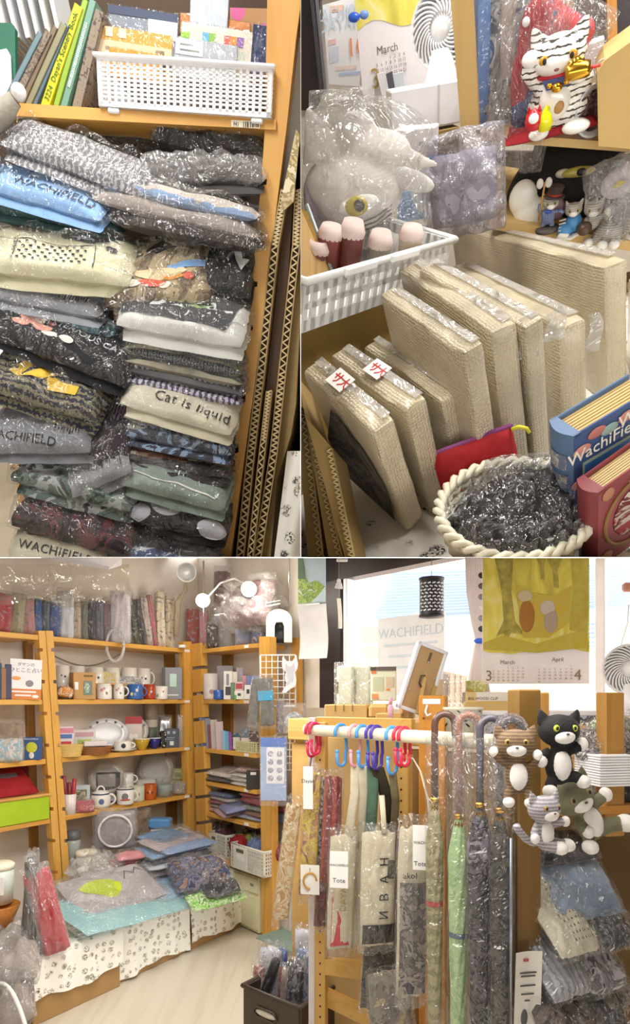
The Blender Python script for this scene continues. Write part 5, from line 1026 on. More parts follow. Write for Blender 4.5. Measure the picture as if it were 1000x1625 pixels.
# ---- containers for small goods
def pxm(W, x, d=0.0): return Yat(W, x, d)/F
def gift(nm, lb, cat, W, x0, y0, x1, z, d, dep, mt, yaw=0, extra=None, grp=None, bev=.003, looking=True, roll=0):
    x = (x0+x1)/2; s = pxm(W, x, d); w = (x1-x0)*s; p = wp(W, x, CY, d); h = (CY-y0)*s-z
    M4 = (face(x, z, W, d, yaw) if looking else ws(W, x, z, d, yaw)) @ Ry(roll)
    o = thing(nm, lb, cat, M4, grp); part('box', MB().box((0, dep/2, h/2), (w, dep, h), bev), mt, o, False)
    if extra: extra(o, w, h)
    return o
def stand_bag(nm, lb, cat, W, x0, y0, x1, z, d, mt, th=.04, roll=0, fm=True, grp=None, seed=None, yaw=0, fmat=None, wr=.2, extra=None, y1=None):
    seed = R.random()*50 if seed is None else seed; x = (x0+x1)/2; s = pxm(W, x, d); w = (x1-x0)*s; h = ((CY-y0)*s-z) if y1 is None else (y1-y0)*s
    M4 = face(x, z, W, d, yaw) @ Ry(roll); o = thing(nm, lb, cat, M4, grp)
    part('contents', MB().pillow(w, h, th, seed, wr, 5, 14, 16, T(0, 0, h/2) @ Rx(86), .5), mt, o)
    if fm: part('clear_bag', bagfilm(w, h, th, seed+2, .1, 18, T(0, -.004, h/2+.008) @ Rx(86), .8), fmat or film(.06), o)
    if extra: extra(o, w, h, th)
    return o
def prints(cs, y=-.001):
    def f(o, w, h, *a):
        for u0, v0, u1, v1, c in cs: part('print_block', MB().box(((u0+u1)/2*w-w/2, y, (v0+v1)/2*h), ((u1-u0)*w, .0015, (v1-v0)*h)), plain(c, .5, 0, .03), o, False)
    return f
def cup(lb, W, x0, y0, x1, z, d, mt, hs=1, handle=True, grp='mugs on the wide shelf', prt=None, nm='mug', yaw=0, cat='mug'):
    x = (x0+x1)/2; s = pxm(W, x, d); w = (x1-x0)*s; r = w*.5 if not handle else w*.39; h = (CY-y0)*s-z
    o = thing(nm, lb, cat, face(x, z, W, d, yaw) @ T(-hs*w*.11 if handle else 0, 0, 0), grp); mug(o, r, h, mt, hs, handle)
    if prt: 
        for (u, v, rr, c) in prt: part('printed_motif', MB().ell((u*r, -math.sqrt(max(.05, 1-u*u))*r, v*h), (rr*r, .0022, rr*r*1.1), 10, 6), plain(c, .5), o)
    return o
def plate(lb, W, x, y, z, d, rpx, mt, prt=True, grp='plates standing on the wide shelf', ell=1.0, lean=-12, wrap=False, n=36):
    s = pxm(W, x, d); r = rpx*s; o = thing('plate', lb, 'plate', face(x, z, W, d) @ Rx(lean), grp); m = T(0, 0, r*ell) @ S(1, 1, ell) @ Rx(90)
    part('dish', MB().lathe([(0, .004), (r*.62, .002), (r*.7, .004), (r, .016), (r*1.0, .013), (r*.72, -.002), (0, -.003)], n, m), mt, o)
    if prt:
        for a in (60, 90, 120, 30, 150): part('rim_motif', MB().ell((r*.84*math.cos(math.radians(a)), -.015, r*ell+r*ell*.84*math.sin(math.radians(a))), (.008, .002, .008), 8, 6), plain(['#4a4a50', '#9a9aa0'][(a//30) % 2], .5), o)
    if wrap: part('clear_bag', bagfilm(r*2.1, r*2.2*ell, .03, x*.1, .1, 24, T(0, -.006, r*ell) @ Rx(88), .8), film(.07, sc=9), o)
    return o
CW = plain('#eeece6', .2, 0, .03, coat=.3)
# ---- top of the shelves: bagged goods
TP = [('red knitted thing in clear bag at the far left on top', -6, 941, 15, '#b8323e', 4), ('olive beige bagged pouch next to the red one on top', 14, 940, 35, '#a59a78', 5), ('pink and grey bagged pouch on top of the left unit', 34, 948, 56, '#c08a86', -3), ('bright blue slim bag on top of the left unit', 55, 950, 66, '#3f6fb5', 0), ('dark slate slim bag beside the bright blue one', 65, 952, 77, '#5b6470', 2), ('navy shiny bag above the double post', 77, 954, 95, '#4a66a0', 3),
      ('tan and white bundle in the middle of the top row', 112, 954, 128, '#c3b19a', 0), ('grey-olive roll on top beside the tan bundle', 127, 953, 139, '#7b7a6a', 0), ('black shiny bagged roll on top', 138, 951, 151, '#3e3f4a', 0), ('grey crinkled bagged roll on top', 150, 952, 164, '#6a6d7e', 0), ('mauve wrapped box on top left of the looped white bag', 163, 953, 178, '#a88a98', 0),
      ('brown thin bag leaning on top right of the looped bag', 200, 945, 211, '#7a5f52', -9), ('dark olive thin bag leaning on top', 210, 948, 222, '#4b5138', -9), ('black patterned thin bag leaning on top', 221, 950, 233, '#3c3a40', -9), ('white and red thin bag leaning on top', 232, 945, 244, '#c9b9b4', -8), ('pink-red thin bag leaning on top', 242, 943, 251, '#c06a74', -7), ('cream long bag bulging on top near the fan', 250, 938, 264, '#e0d2b8', -3), ('pale yellow bag at the right end of the top row', 262, 945, 277, '#d9c9b0', 0)]
for lb, x0, y0, x1, c, rl in TP: stand_bag('bagged_goods', lb, 'bag', W1, x0, y0, x1, ZT[0], .06, camo(c, c, '#8a8684', sc=18), .05, rl, grp='bagged goods on top of the shelves', fmat=film(.1, sc=14))
stand_bag('carrier_bag', 'white translucent carrier bag on top behind the slim bags', 'bag', W1, 92, 938, 116, ZT[0], .04, plain('#d3d6e2', .5), .06, fmat=film(.3))
o = stand_bag('carrier_bag', 'white plastic carrier bag with drooping loop handle over the board', 'bag', W1, 176, 942, 206, ZT[0], .0, plain('#cfc6d2', .5), .05, fmat=film(.4))
part('loop_handle', MB().tube([(-.03+.05*math.cos(t*PI/10), -.035, .0+.1*math.sin(t*PI/10)-.02) for t in range(21)], (.010), 8, closed=True), film(.6), o)
o = thing('plastic_sheet', 'wide clear plastic sheet draped over the goods on top', 'plastic sheet', Matrix()); part('sheet', MB().grid(lambda a, c: P(-20+225*a, 895+(58+6*math.sin(a*14)+10*a)*c, 3.1+.9*a-.05*c+.03*nz(a*9, c*5)), 50, 12), film(.12, '#f3efe9', sc=3), o)
o = thing('air_conditioner', 'white wall air conditioner cut off at the top left', 'air conditioner', Matrix()); part('body', MB().add([P(60, 870, 3.35), P(195, 870, 3.85), P(193, 897, 3.83), P(172, 904, 3.72), P(60, 884, 3.33), P(60, 870, 3.6), P(195, 870, 4.1), P(193, 897, 4.08)], [(0, 4, 3, 2, 1), (1, 2, 7, 6), (0, 1, 6, 5), (4, 5, 7, 2, 3)]), plain('#eceaf0', .4), o, False); part('louver', MB().add([P(78, 887, 3.36), P(172, 904, 3.7), P(174, 899, 3.69), P(80, 882, 3.35)], [(0, 1, 2, 3)]), plain('#b9b6c0', .4), o, False)
f2 = spiralfan('white clip-on fan with spiral grille on top of the corner', Matrix.Translation(P(296, 908, 4.25)) @ Rz(8), .066); part('stem', MB().tube([(0, .03, -.04), (-.01, .03, -.12), (-.06, .03, -.2), (-.07, .02, -.43)], [.014, .016, .02, .02], 10), film(.4, '#e6dccb'), f2)
def cliplamp(lb, p, aim, e):
    M4 = mat4(p, *(lambda d: (d.orthogonal().normalized(), d.cross(d.orthogonal().normalized()), d))((Vector(aim)-p).normalized()))
    o = thing('clip_lamp', lb, 'lamp', M4); part('lamp_shade', MB().lathe([(.016, -.09), (.02, -.05), (.045, .0), (.047, .0), (.022, -.052)], 20, None, False), plain('#e9e9ee', .3, .3), o); part('bulb', MB().ell((0, 0, -.005), (.034, .034, .03)), glow('#fff4dd', e), o)
    part('socket', MB().lathe([(.0, -.12), (.016, -.12), (.017, -.085), (0, -.085)], 12), plain('#d0d0d4', .3, .4), o); return o
L1 = P(395, 935, 3.75); o = cliplamp('glowing clip lamp above the corner shelf, turned to the room', L1, (-.2, 0, 1.2), 30); part('arm', MB().tube([o.matrix_world.inverted() @ q for q in (L1+Vector((0, .1, .03)), P(372, 918, 3.95), P(350, 925, 4.0), P(332, 945, 4.05), P(322, 950, 4.06))], .006, 8), plain('#e9e9ee', .3), o)
lamp('clip_lamp_light', 'POINT', L1+Vector((.03, -.12, -.02)), (0, 0, 0), 5, .05, (1, .94, .82))
L2 = P(322, 953, 4.1); o = cliplamp('second clip lamp with white cone pointing down beside the glowing one', L2, (-.65, 3.6, 1.9), 14); part('arm', MB().tube([(0, 0, -.11), (.01, .02, -.2), (.02, .05, -.26)], .006, 8), plain('#e9e9ee', .3), o)
lamp('clip_lamp_light_b', 'POINT', L2+Vector((0, -.1, -.05)), (0, 0, 0), 2.5, .04, (1, .94, .82))
single('steel_pole', 'thin chrome pole in front of the corner top shelf', 'pole', Matrix.Translation(P(323, 1024, 4.1)), MB().lathe([(.0, 0), (.006, 0), (.006, .55), (0, .55)], 10), CHROME); single('steel_pole', 'thin chrome pole beside the landscape calendar', 'pole', Matrix.Translation(P(459, 965, 3.85)), MB().lathe([(.0, 0), (.006, 0), (.006, .4), (0, .4)], 10), CHROME)
TP2 = [('red and white bagged pouch in the corner on top', 296, 966, 317, '#b8544a', .1), ('pink striped bagged pouch in front of the chrome pole', 316, 968, 330, '#c8788a', .06), ('black bagged shoe-like item on top of the corner unit', 328, 990, 346, '#2c2a2e', .05), ('grey tote with white print hanging at the corner top', 336, 963, 371, '#8d8a90', .14), ('blue and white ball in crinkled bag on top', 374, 968, 400, '#8a95b4', .08), ('slate blue bag beside the white arch', 400, 966, 424, '#5a6488', .1), ('dark brown lumpy bag behind the lamp on top', 340, 905, 366, '#8d7478', .16)]
for lb, x0, y0, x1, c, d in TP2: stand_bag('bagged_goods', lb, 'bag', W2, x0, y0, x1, ZC[0], d, camo(c, c, '#b0a8ac', sc=14), .07, 0, grp='bagged goods on top of the shelves', fmat=film(.12, sc=12))
o = thing('bagged_pouf', 'big round dusky pink pouf in a clear bag behind the glowing lamp', 'cushion', ws(W2, 405, ZC[0]+.25, .06)); part('pouf', MB().pillow(.36, .28, .16, 4, .3, 3, m=Rx(80)), cloth('#96767a', '#7d6468', 8), o); part('clear_bag', bagfilm(.4, .32, .19, 5, .1, 26, Rx(80), 1.0), film(.2, sc=8), o)
single('wire_shelf', 'wire rack edge carrying the big pouf', 'rack', ws(W2, 400, ZC[0]+.22, .02), MB().tube([(-.2, 0, 0), (.28, 0, 0)], .005, 6).tube([(-.2, 0, .02), (.28, 0, .02)], .003, 6), plain('#d9d4cf', .4))
o = thing('arch_stand', 'white arch-shaped display stand on the corner unit', 'stand', face(443, ZC[0], W2, .08)); w_, h_ = .16, .2
ar = [(-.078, 0), (-.078, .13)]+[(-.078*math.cos(t), .13+.07*math.sin(t)) for t in [PI*i/12 for i in range(1, 12)]]+[(.078, .13), (.078, 0), (.03, 0), (.03, .1), (.02, .122), (-.018, .122), (-.027, .1), (-.027, 0)]
part('arch', MB().prism(ar, -.03, .03, Rx(90)), plain('#e8ece6', .4), o, False)
single('black_case', 'black case standing behind the white arch', 'case', face(445, ZC[0], W2, .14), MB().pillow(.1, .15, .05, 3, .2, 5, m=T(0, 0, .08) @ Rx(85)), plain('#2a2a30', .4))
single('cable_hub', 'small white round power tap on the corner board', 'power tap', face(289, ZT[0], W1, -.02), MB().lathe([(0, 0), (.024, 0), (.028, .012), (.02, .022), (0, .024)], 18), WHITE)
single('power_cable', 'thin grey cable hanging against the wall behind the mugs', 'cable', Matrix(), MB().tube([P(86+i*9, 1041+18*math.sin(i/12*PI)-i*.4, 3.75+.03*i) for i in range(13)], .005, 6), plain('#8c857c', .6))
# ---- second shelf (eye level)
def booktext(o, w, h):
    text('ダヤンの', .022, T(0, -.0012, h*.86) @ FACE, plain('#6a5a7a', .5), o); text('ひとこと占い', .027, T(0, -.0012, h*.72) @ FACE, plain('#7a4a86', .5), o)
    bnd = part('band', MB().box((0, -.001, h*.13), (w, .0015, h*.26)), plain('#e0843a', .5), o, False); [part('text_line', MB().box((-.01, -.0022, h*v), (w*k, .001, .009)), WHITE, o, False) for v, k in ((.19, .8), (.1, .5))]
    part('print_block', MB().ell((-.045, -.001, h*.52), (.022, .0012, .011), 12, 6), plain('#f0a860', .5), o); part('print_shape', MB().ell((.02, -.001, h*.4), (.02, .0012, .018), 12, 6), plain('#8a8a92', .5), o); part('oval_badge', MB().ell((.05, -.0022, h*.08), (.018, .001, .009), 12, 6), WHITE, o)
gift('picture_book', 'white Japanese picture book with orange band, facing the room', 'book', W1, 16, 1046, 63, 0, .0, .015, plain('#f1eff2', .4), 8, booktext, bev=.001, roll=2)
for i, (x0, y0, x1, c, lb) in enumerate(((-8, 1052, 2, '#3b4a66', 'dark blue book at the far left behind the picture book'), (1, 1060, 9, '#a87a4e', 'tan small book at the far left shelf'), (8, 1054, 18, '#4a4c66', 'navy book touching the picture book'))): gift('shelf_book', lb, 'book', W1, x0, y0, x1, 0, .02, .12, plain(c, .5), 0, None, 'books on the left unit')
for i, (x, c, lb) in enumerate(((0, '#c98a9a', 'pink thin booklet leaning at the far left'), (7, '#8a6a7a', 'mauve thin booklet leaning at the far left'), (14, '#c9c2cc', 'pale thin booklet leaning beside the picture book'))):
    gift('booklet', lb, 'booklet', W1, x, 1030, x+4, 0, .1, .1, plain(c, .5), 0, None, 'booklets on the left unit', roll=-14)
o = thing('candy_jar', 'clear jar of colourful sweets beside the kraft gift box', 'jar', face(104, 0, W1, .04)); part('sweets', MB().pillow(.085, .075, .06, 3, .3, 4, m=T(0, 0, .03)), camo('#d86a3a', '#e6c84a', '#c23a4a', '#e9e2d2', '#d89a3a', sc=45), o); part('jar', MB().box((0, 0, .045), (.1, .09, .09), .008), glass(), o, False)
def giftbox_x(o, w, h):
    part('window_cutout', MB().box((.018, -.001, h*.42), (w*.38, .002, h*.52)), plain('#7a8a80', .3), o, False); part('cup_inside', MB().ell((.012, -.002, h*.42), (w*.13, .002, h*.2)), camo('#e6e4dc', '#6a9a86', '#e6e4dc', sc=60, bs=0), o); part('price_label', MB().box((-w*.36, -.001, h*.5), (w*.16, .002, h*.28)), PAPER, o, False); part('text_line', MB().box((.02, -.001, h*.87), (w*.4, .001, .01)), plain('#7a5a34', .6), o, False)
gift('gift_box', 'kraft gift box with a window showing a cup', 'box', W1, 117, 1067, 152, 0, .0, .1, plain('#c49a62', .7), 14, giftbox_x)
for i, (x0, y0, x1, lb) in enumerate(((90, 1056, 110, 'white cat mug at the left end of the back row'), (112, 1057, 134, 'white mug behind the kraft gift box'), (141, 1059, 164, 'white mug behind the yellow lettering in the back row'), (165, 1060, 190, 'white mug with dark cats in the middle of the back row'), (193, 1060, 217, 'white mug with black cat print at right of the back row'), (217, 1061, 245, 'white mug with pale print at the right end of the back row'))):
    cup(lb, W1, x0, y0, x1, .07, .17, CW, 1, i in (5,), prt=[(.3, .5, .16, '#3a3a3e'), (-.2, .55, .12, '#5a5a5e')])
single('mug_riser', 'low clear riser carrying the back row of mugs', 'riser', ws(W1, 165, 0, .2), MB().box((0, .02, .034), (1.0, .1, .066), .002), plain('#bfb8ac', .4), False)
for i, (x0, x1, lb) in enumerate(((152, 177, 'white flower mug in kraft sleeve right of the gift box'), (178, 202, 'white flower mug in kraft sleeve left of the blue mug'))):
    o = cup(lb, W1, x0+2, 1085, x1, 0, .03, CW, 1, i == 1, prt=[(-.3, .6, .2, '#c9847a'), (.3, .4, .2, '#9a9a70'), (0, .7, .15, '#b8a0b0')]); part('sleeve', MB().box((0, .02, .094), (.105, .09, .01), .002), plain('#cf9a5c', .7), o, False)
cup('cobalt blue mug with printed figures on the eye-level shelf', W1, 202, 1086, 233, 0, .02, plain('#3f6cb4', .25), 1, True, prt=[(-.35, .35, .22, '#e6d27a'), (.25, .6, .2, '#e9e6df')])
cup('orange-red mug beside the cobalt mug', W1, 228, 1086, 246, 0, .05, plain('#b5452a', .25), 1, False, prt=[(.3, .5, .25, '#d8c9c0')])
cup('small white mug with green print before the grey clock box', W1, 246, 1089, 266, 0, .02, CW, -1, False, prt=[(-.5, .3, .25, '#7a9a6a'), (.3, .6, .15, '#c98a8a')])
for i, (x0, x1, c, lb) in enumerate(((160, 184, '#d3c23a', 'yellow glassware row on the riser'), (184, 224, '#8d8f9c', 'dark printed glass set before the back mugs'))): gift('glass_set', lb, 'glassware', W1, x0, 1066 if i == 0 else 1073, x1, .055, .12, .03, camo(c, '#d9d6d0', c, sc=40), 0)
def clock_x(o, w, h): part('display', MB().box((.006, -.001, h*.6), (w*.34, .002, h*.4), .0), plain('#b9dcd2', .3), o, False); part('side_shade', MB().box((-w*.42, -.0008, h*.5), (w*.14, .002, h)), plain('#55565c', .5), o, False); part('text_line', MB().box((.005, -.001, h*.14), (w*.55, .001, .007)), WHITE, o, False)
gift('clock_box', 'grey alarm clock box at the right end of the eye-level shelf', 'box', W1, 258, 1059, 289, 0, .02, .06, plain('#8b8c94', .4), 4, clock_x)
# ---- third shelf
Z_ = ZT[2]
o = thing('straw_basket', 'small yellow straw basket on the third shelf', 'basket', face(111, Z_, W1, .0))
for k in range(8): part('weave_ring', MB().tube([((.044+.0016*k+.002*math.sin(i*6+k*PI))*math.cos(i*PI/18)*1.25, (.036+.0016*k)*math.sin(i*PI/18), .006+.0085*k) for i in range(36)], .005, 6, closed=True), plain('#dcbd72', .7), o)
gift('snack_pack', 'pink and blue printed card pack behind the straw basket', 'pack', W1, 94, 1153, 116, Z_, .05, .01, plain('#e6dfe6', .5), 0, prints([(0, .78, 1, .95, '#d98aa0'), (.1, .6, .9, .74, '#5a7ac0'), (.15, .2, .85, .5, '#c9404a')]))
gift('snack_pack', 'pale card pack with green print beside the pink pack', 'pack', W1, 117, 1158, 151, Z_, .08, .01, plain('#dcd8d4', .5), 4, prints([(.2, .3, .8, .6, '#a9c05a'), (.1, .72, .9, .9, '#c9a0a8')]))
o = thing('wicker_tray', 'brown oval wicker tray on the third shelf', 'tray', face(150, Z_, W1, .02))
for k in range(5): part('weave_ring', MB().tube([((.066+.005*k+.0015*math.sin(i*7+k*PI))*math.cos(i*PI/20)*1.2, (.05+.004*k)*math.sin(i*PI/20), .006+.009*k) for i in range(40)], .0055, 6, closed=True), plain('#9a6432', .6), o)
part('bottom', MB().lathe([(0, .002), (.06, .002), (.06, .006), (0, .006)], 20, S(1.2, .9, 1)), plain('#8a5628', .6), o)
single('white_carton', 'flat white and pink carton lying in the wicker tray', 'box', face(150, Z_+.05, W1, .03, 12), MB().box((0, 0, .014), (.13, .06, .03), .003), plain('#ece4e4', .5), False)
plate('large white oval plate with cat motifs on its rim', W1, 169, 0, Z_+.02, .14, 33, plain('#d9dde2', .2), ell=.72, wrap=False)
plate('second round plate half hidden behind the red topped pack', W1, 212, 0, Z_+.02, .17, 23, plain('#cfcac4', .25))
o = cup('white teacup with black cat face on a saucer', W1, 182, 1176, 215, Z_+.012, .03, CW, 1, True, prt=[(.1, .5, .28, '#2c2c30')], nm='teacup'); part('saucer', MB().lathe([(0, -.01), (.045, -.01), (.085, .003), (.087, .006), (.04, -.004), (0, -.004)], 28), CW, o)
gift('deco_pack', 'clear pack with red header holding a white heart on the third shelf', 'pack', W1, 199, 1137, 225, Z_, .09, .012, plain('#d9d0cc', .4), 0, lambda o, w, h: (prints([(0, .78, 1, 1, '#b03a40')])(o, w, h), part('heart', MB().prism([(0, -.04), (.03, -.005), (.024, .018), (.008, .016), (0, .006), (-.008, .016), (-.024, .018), (-.03, -.005)], -.002, .002, T(0, -.003, h*.4) @ Rx(90)), WHITE, o, False)))
def bowl(lb, x, wpx, hpx, mt, inn, d=.03):
    s = pxm(W1, x, d); r = wpx*s/2; h = hpx*s; o = thing('bowl', lb, 'bowl', face(x, Z_, W1, d)); part('bowl', MB().lathe([(r*.4, 0), (r*.42, .006), (r*.75, h*.5), (r, h), (r*.95, h), (r*.7, h*.5), (0, h*.2)], 28), mt, o); part('rim', MB().lathe([(r*1.01, h*.93), (r*1.02, h*1.0), (r*.93, h*1.0)], 28, None, False), inn, o)
bowl('yellow bowl with white rim on the third shelf', 225, 27, 19, plain('#c9a42e', .25), CW); bowl('navy bowl with white rim next to the yellow bowl', 245, 21, 18, plain('#2c3182', .25), CW, .05)
o = thing('tall_vase', 'tall brown and green wrapped vase at the back of the third shelf', 'vase', face(240, Z_, W1, .16)); part('vase', MB().lathe([(0, 0), (.04, 0), (.042, .1), (.042, .14)], 20), plain('#5a6e56', .4), o); part('upper', MB().lathe([(.042, .14), (.043, .19)], 20, None, False), plain('#d6cfc0', .4), o); part('neck', MB().lathe([(.042, .19), (.046, .32), (.04, .36), (0, .36)], 20), plain('#a08a78', .4), o); part('wrap', MB().lathe([(.05, 0), (.052, .38)], 20, None, False), film(.1), o)
stand_bag('silver_pouch', 'crinkled silver pouch on the third shelf right of the vase', 'pouch', W1, 252, 1138, 272, Z_, .12, plain('#b9b9bd', .25, .6), .03); gift('spotted_jar', 'black jar with white spots between navy bowl and dark card', 'jar', W1, 253, 1160, 264, Z_, .04, .04, spots('#232327', '#e9e6df', 60, .3, .3), 0, bev=.012)
gift('dark_card', 'dark blue-grey boxed gift card with white lettering on the third shelf', 'box', W1, 262, 1156, 284, Z_, .02, .03, plain('#4a5060', .4), 3, prints([(.35, .12, .62, .34, '#d9e2dc'), (.15, .72, .35, .86, '#a9b0bc'), (.55, .72, .75, .86, '#a9b0bc'), (.1, .5, .7, .54, '#9098a6'), (.1, .42, .6, .45, '#9098a6')]))
for i, (x0, x1, c, lb) in enumerate(((282, 290, '#b3aaa2', 'slim clear pack right of the dark card'), (288, 296, '#c4bdb6', 'slim white pack near the corner post'), (295, 304, '#d6d2cc', 'slim pale pack touching the corner post'))): stand_bag('slim_pack', lb, 'pack', W1, x0, 1137+i*5, x1, Z_, .04, plain(c, .4), .02, 0, grp='slim packs on the third shelf', fmat=film(.15))
stand_bag('bagged_pouch', 'brown bagged cake-like pouch on the far left third shelf', 'bag', W1, -6, 1147, 36, Z_, .08, cloth('#a98f78', '#8d745e', 12), .06, fmat=film(.1))
stand_bag('bagged_pouch', 'clear bag with rainbow print at the far left third shelf', 'bag', W1, -10, 1172, 34, Z_, .0, camo('#c9b8a8', '#8fb4c4', '#e0d8d0', '#b08a80', sc=12), .05, fmat=film(.15))
gift('tin_box', 'blue tin box with a yellow moon picture on the left unit', 'tin', W1, 36, 1170, 64, Z_, .01, .05, plain('#3a5a8e', .35), -12, lambda o, w, h: (part('moon', MB().ell((0, -.001, h*.55), (w*.3, .002, h*.24)), plain('#c9c93a', .4), o), part('figure', MB().ell((0, -.0015, h*.2), (w*.14, .002, h*.14)), plain('#e6dcd6', .4), o), text('WACHIFIELD', .012, T(0, -.0015, h*.92) @ FACE, WHITE, o)))
# ---- fourth shelf
Z_ = ZT[3]
o = thing('mesh_cup', 'white perforated pen cup holding red rolls', 'cup', face(111, Z_, W1, .03)); part('cup', MB().lathe([(0, 0), (.032, 0), (.034, .115), (.031, .115), (.029, .006), (0, .006)], 22), spots('#f0ecea', '#c08a90', 190, .3, .5, 0), o)
for i, (x, c) in enumerate(((-.012, '#8a3a40'), (.012, '#a8323a'), (.002, '#7c3036'))):
    single('paper_roll', ['dark red wrapped roll leaning left in the mesh cup', 'bright red roll at the right of the mesh cup', 'maroon roll in the middle of the mesh cup'][i], 'roll', face(111, Z_, W1, .03) @ T(x, 0, .02) @ Ry([-6, 4, -2][i]), MB().lathe([(0, 0), (.011, 0), (.012, .2-.02*i), (0, .205-.02*i)], 12), plain(c, .4))
gift('photo_frame', 'pale blue photo frame behind the white kettle', 'photo frame', W1, 115, 1246, 142, Z_, .1, .015, plain('#c3cdd4', .4), 0, lambda o, w, h: part('picture', MB().box((0, -.001, h*.5), (w*.66, .002, h*.64)), camo('#5a6a4a', '#8a8a70', '#c9b8a8', sc=40, bs=0), o, False))
stand_bag('pink_pack', 'flat pink printed packet at the front of the fourth shelf', 'packet', W1, 120, 1270, 149, Z_, -.005, camo('#c86a70', '#b0505a', '#d9a0a0', sc=24), .03)
o = thing('enamel_kettle', 'white enamel teapot with blue rim on the fourth shelf', 'teapot', face(160, Z_, W1, .05)); part('pot', MB().lathe([(0, 0), (.048, 0), (.057, .02), (.058, .06), (.05, .085), (0, .088)], 28), CW, o); part('lid', MB().lathe([(.051, .086), (.05, .094), (.03, .105), (0, .108)], 28), CW, o); part('rim_band', MB().lathe([(.0515, .083), (.0525, .0875), (.0505, .091)], 28, None, False), plain('#2c3a66', .3), o); part('lid_handle', MB().tube([(.022*math.cos(t*PI/8), 0, .104+.028*math.sin(t*PI/8)) for t in range(9)], .005, 8), CW, o)
part('spout', MB().tube([(-.05, 0, .03), (-.075, 0, .055), (-.092, 0, .085)], [.018, .013, .009], 10), CW, o); part('handle', MB().tube([(.05+.035*math.sin(t*PI/9), 0, .05+.032*math.cos(t*PI/9)) for t in range(10)], .006, 8), CW, o); part('printed_motif', MB().ell((.004, -.057, .045), (.016, .003, .018)), plain('#5a6a94', .5), o)
o = thing('enamel_mug', 'white enamel mug with red ribbon print beside the teapot', 'mug', face(199, Z_, W1, .03)); mug(o, .052, .1, CW, 1, True); part('rim_band', MB().lathe([(.0525, .095), (.054, .1), (.051, .101)], 24, None, False), plain('#2c3a4a', .3), o); part('printed_motif', MB().ell((-.002, -.051, .055), (.02, .003, .022)), plain('#7a7a80', .5), o); part('ribbon_print', MB().ell((0, -.052, .035), (.03, .003, .006)), plain('#c05048', .5), o)
plate('clear glass plate in a bag at the left back of the fourth shelf', W1, 168, 0, Z_+.06, .13, 27, plain('#a9a49a', .15), False, wrap=True)
plate('grey stoneware plate with pale print at the right back of the fourth shelf', W1, 246, 0, Z_+.05, .13, 29, plain('#8d877c', .3), False, wrap=True)
gift('black_stand', 'black box with grey card front behind teapot and mug', 'box', W1, 154, 1226, 190, Z_, .12, .05, plain('#3b3a3c', .5), 0, prints([(.05, .55, .8, .95, '#8f8b88'), (.4, .1, .75, .45, '#b9bcc8')]))
cup('white cat mug stacked on another behind the enamel mug', W1, 189, 1227, 218, Z_+.1, .14, CW, 1, True, prt=[(-.4, .6, .2, '#3a3a3e')]); cup('white mug at the bottom of the stack behind the enamel mug', W1, 189, 1244, 218, Z_, .14, CW, 1, True)
cup('pale green straight mug with letters on the fourth shelf', W1, 206, 1247, 229, Z_, .06, plain('#c9cdb8', .3), 1, False, prt=[(.2, .5, .2, '#8d8d7c')]); cup('orange straight mug with brown pattern on the fourth shelf', W1, 228, 1244, 248, Z_, .05, plain('#b85a20', .3), 1, False, prt=[(-.3, .5, .2, '#7a3a18'), (.3, .5, .2, '#7a3a18')])
o = thing('glass_canister', 'bluish glass canister in crinkled wrap on the fourth shelf', 'canister', face(261, Z_, W1, .07)); part('canister', MB().lathe([(0, 0), (.045, 0), (.047, .07), (.04, .08), (0, .084)], 22), plain('#9fb0ac', .15), o); part('wrap', bagfilm(.11, .13, .08, 3, .1, 18, T(0, 0, .06) @ Rx(86), .9), film(.15, sc=14), o)
for i, (y0, zz, lb) in enumerate(((1220, .085, 'pale yellow tin stacked on its twin near the corner'), (1239, .0, 'pale yellow tin at the bottom near the corner'))): gift('yellow_tin', lb, 'tin', W1, 269, y0, 295, Z_+zz, .12, .09, plain('#c9c690', .35), 0, prints([(.3, .3, .7, .7, '#9a9a6c')]), bev=.012)
stand_bag('wrapped_ornament', 'small glass ornament in crinkled wrap at the right end of the fourth shelf', 'ornament', W1, 275, 1243, 294, Z_, .03, plain('#9a8d80', .3), .04, fmat=film(.25)); stand_bag('wrapped_ornament', 'flat white lace doily pack behind the orange mug', 'ornament', W1, 216, 1237, 246, Z_+.02, .12, plain('#dad6d0', .5), .04, fmat=film(.2))
# left unit fourth shelf: lime tray and red quilted bag
o = thing('lime_tray', 'lime green tray with wooden rim on the left unit', 'tray', ws(W1, 40, Z_, .0)); part('tray', MB().box((-.17, .1, .065), (.62, .22, .13), .004), plain('#a9c81e', .5), o, False); part('rim', MB().box((-.17, .1, .135), (.64, .24, .014), .004), wood('#d9a860', '#c08a40', 0), o, False)
o = thing('quilted_bag', 'red quilted flat bag with white and grey labels on the lime tray', 'bag', ws(W1, 34, Z_+.16, .06)); part('bag', MB().pillow(.5, .24, .05, 2, .15, 7, m=T(-.16, .06, .05) @ Rx(32)), cloth('#cc1f2c', '#b5141f', 20), o); part('label', MB().box((-.05, -.0, .095), (.1, .004, .045), 0, T(0, -.01, 0) @ Rx(-32)), plain('#56505a', .6), o, False); part('price_label', MB().box((-.03, -.004, .05), (.1, .004, .03), 0, T(0, -.01, 0) @ Rx(-32)), PAPER, o, False); text('Dayan', .05, T(-.3, -.035, .09) @ FACE, plain('#8a1018', .5), o)
single('dark_red_pouch', 'dark red pouch standing behind the quilted bag', 'pouch', ws(W1, 20, Z_+.15, .2), MB().pillow(.3, .16, .05, 6, .2, 5, m=T(-.06, 0, .1) @ Rx(80)), cloth('#9a2730', '#7c1c26', 20))
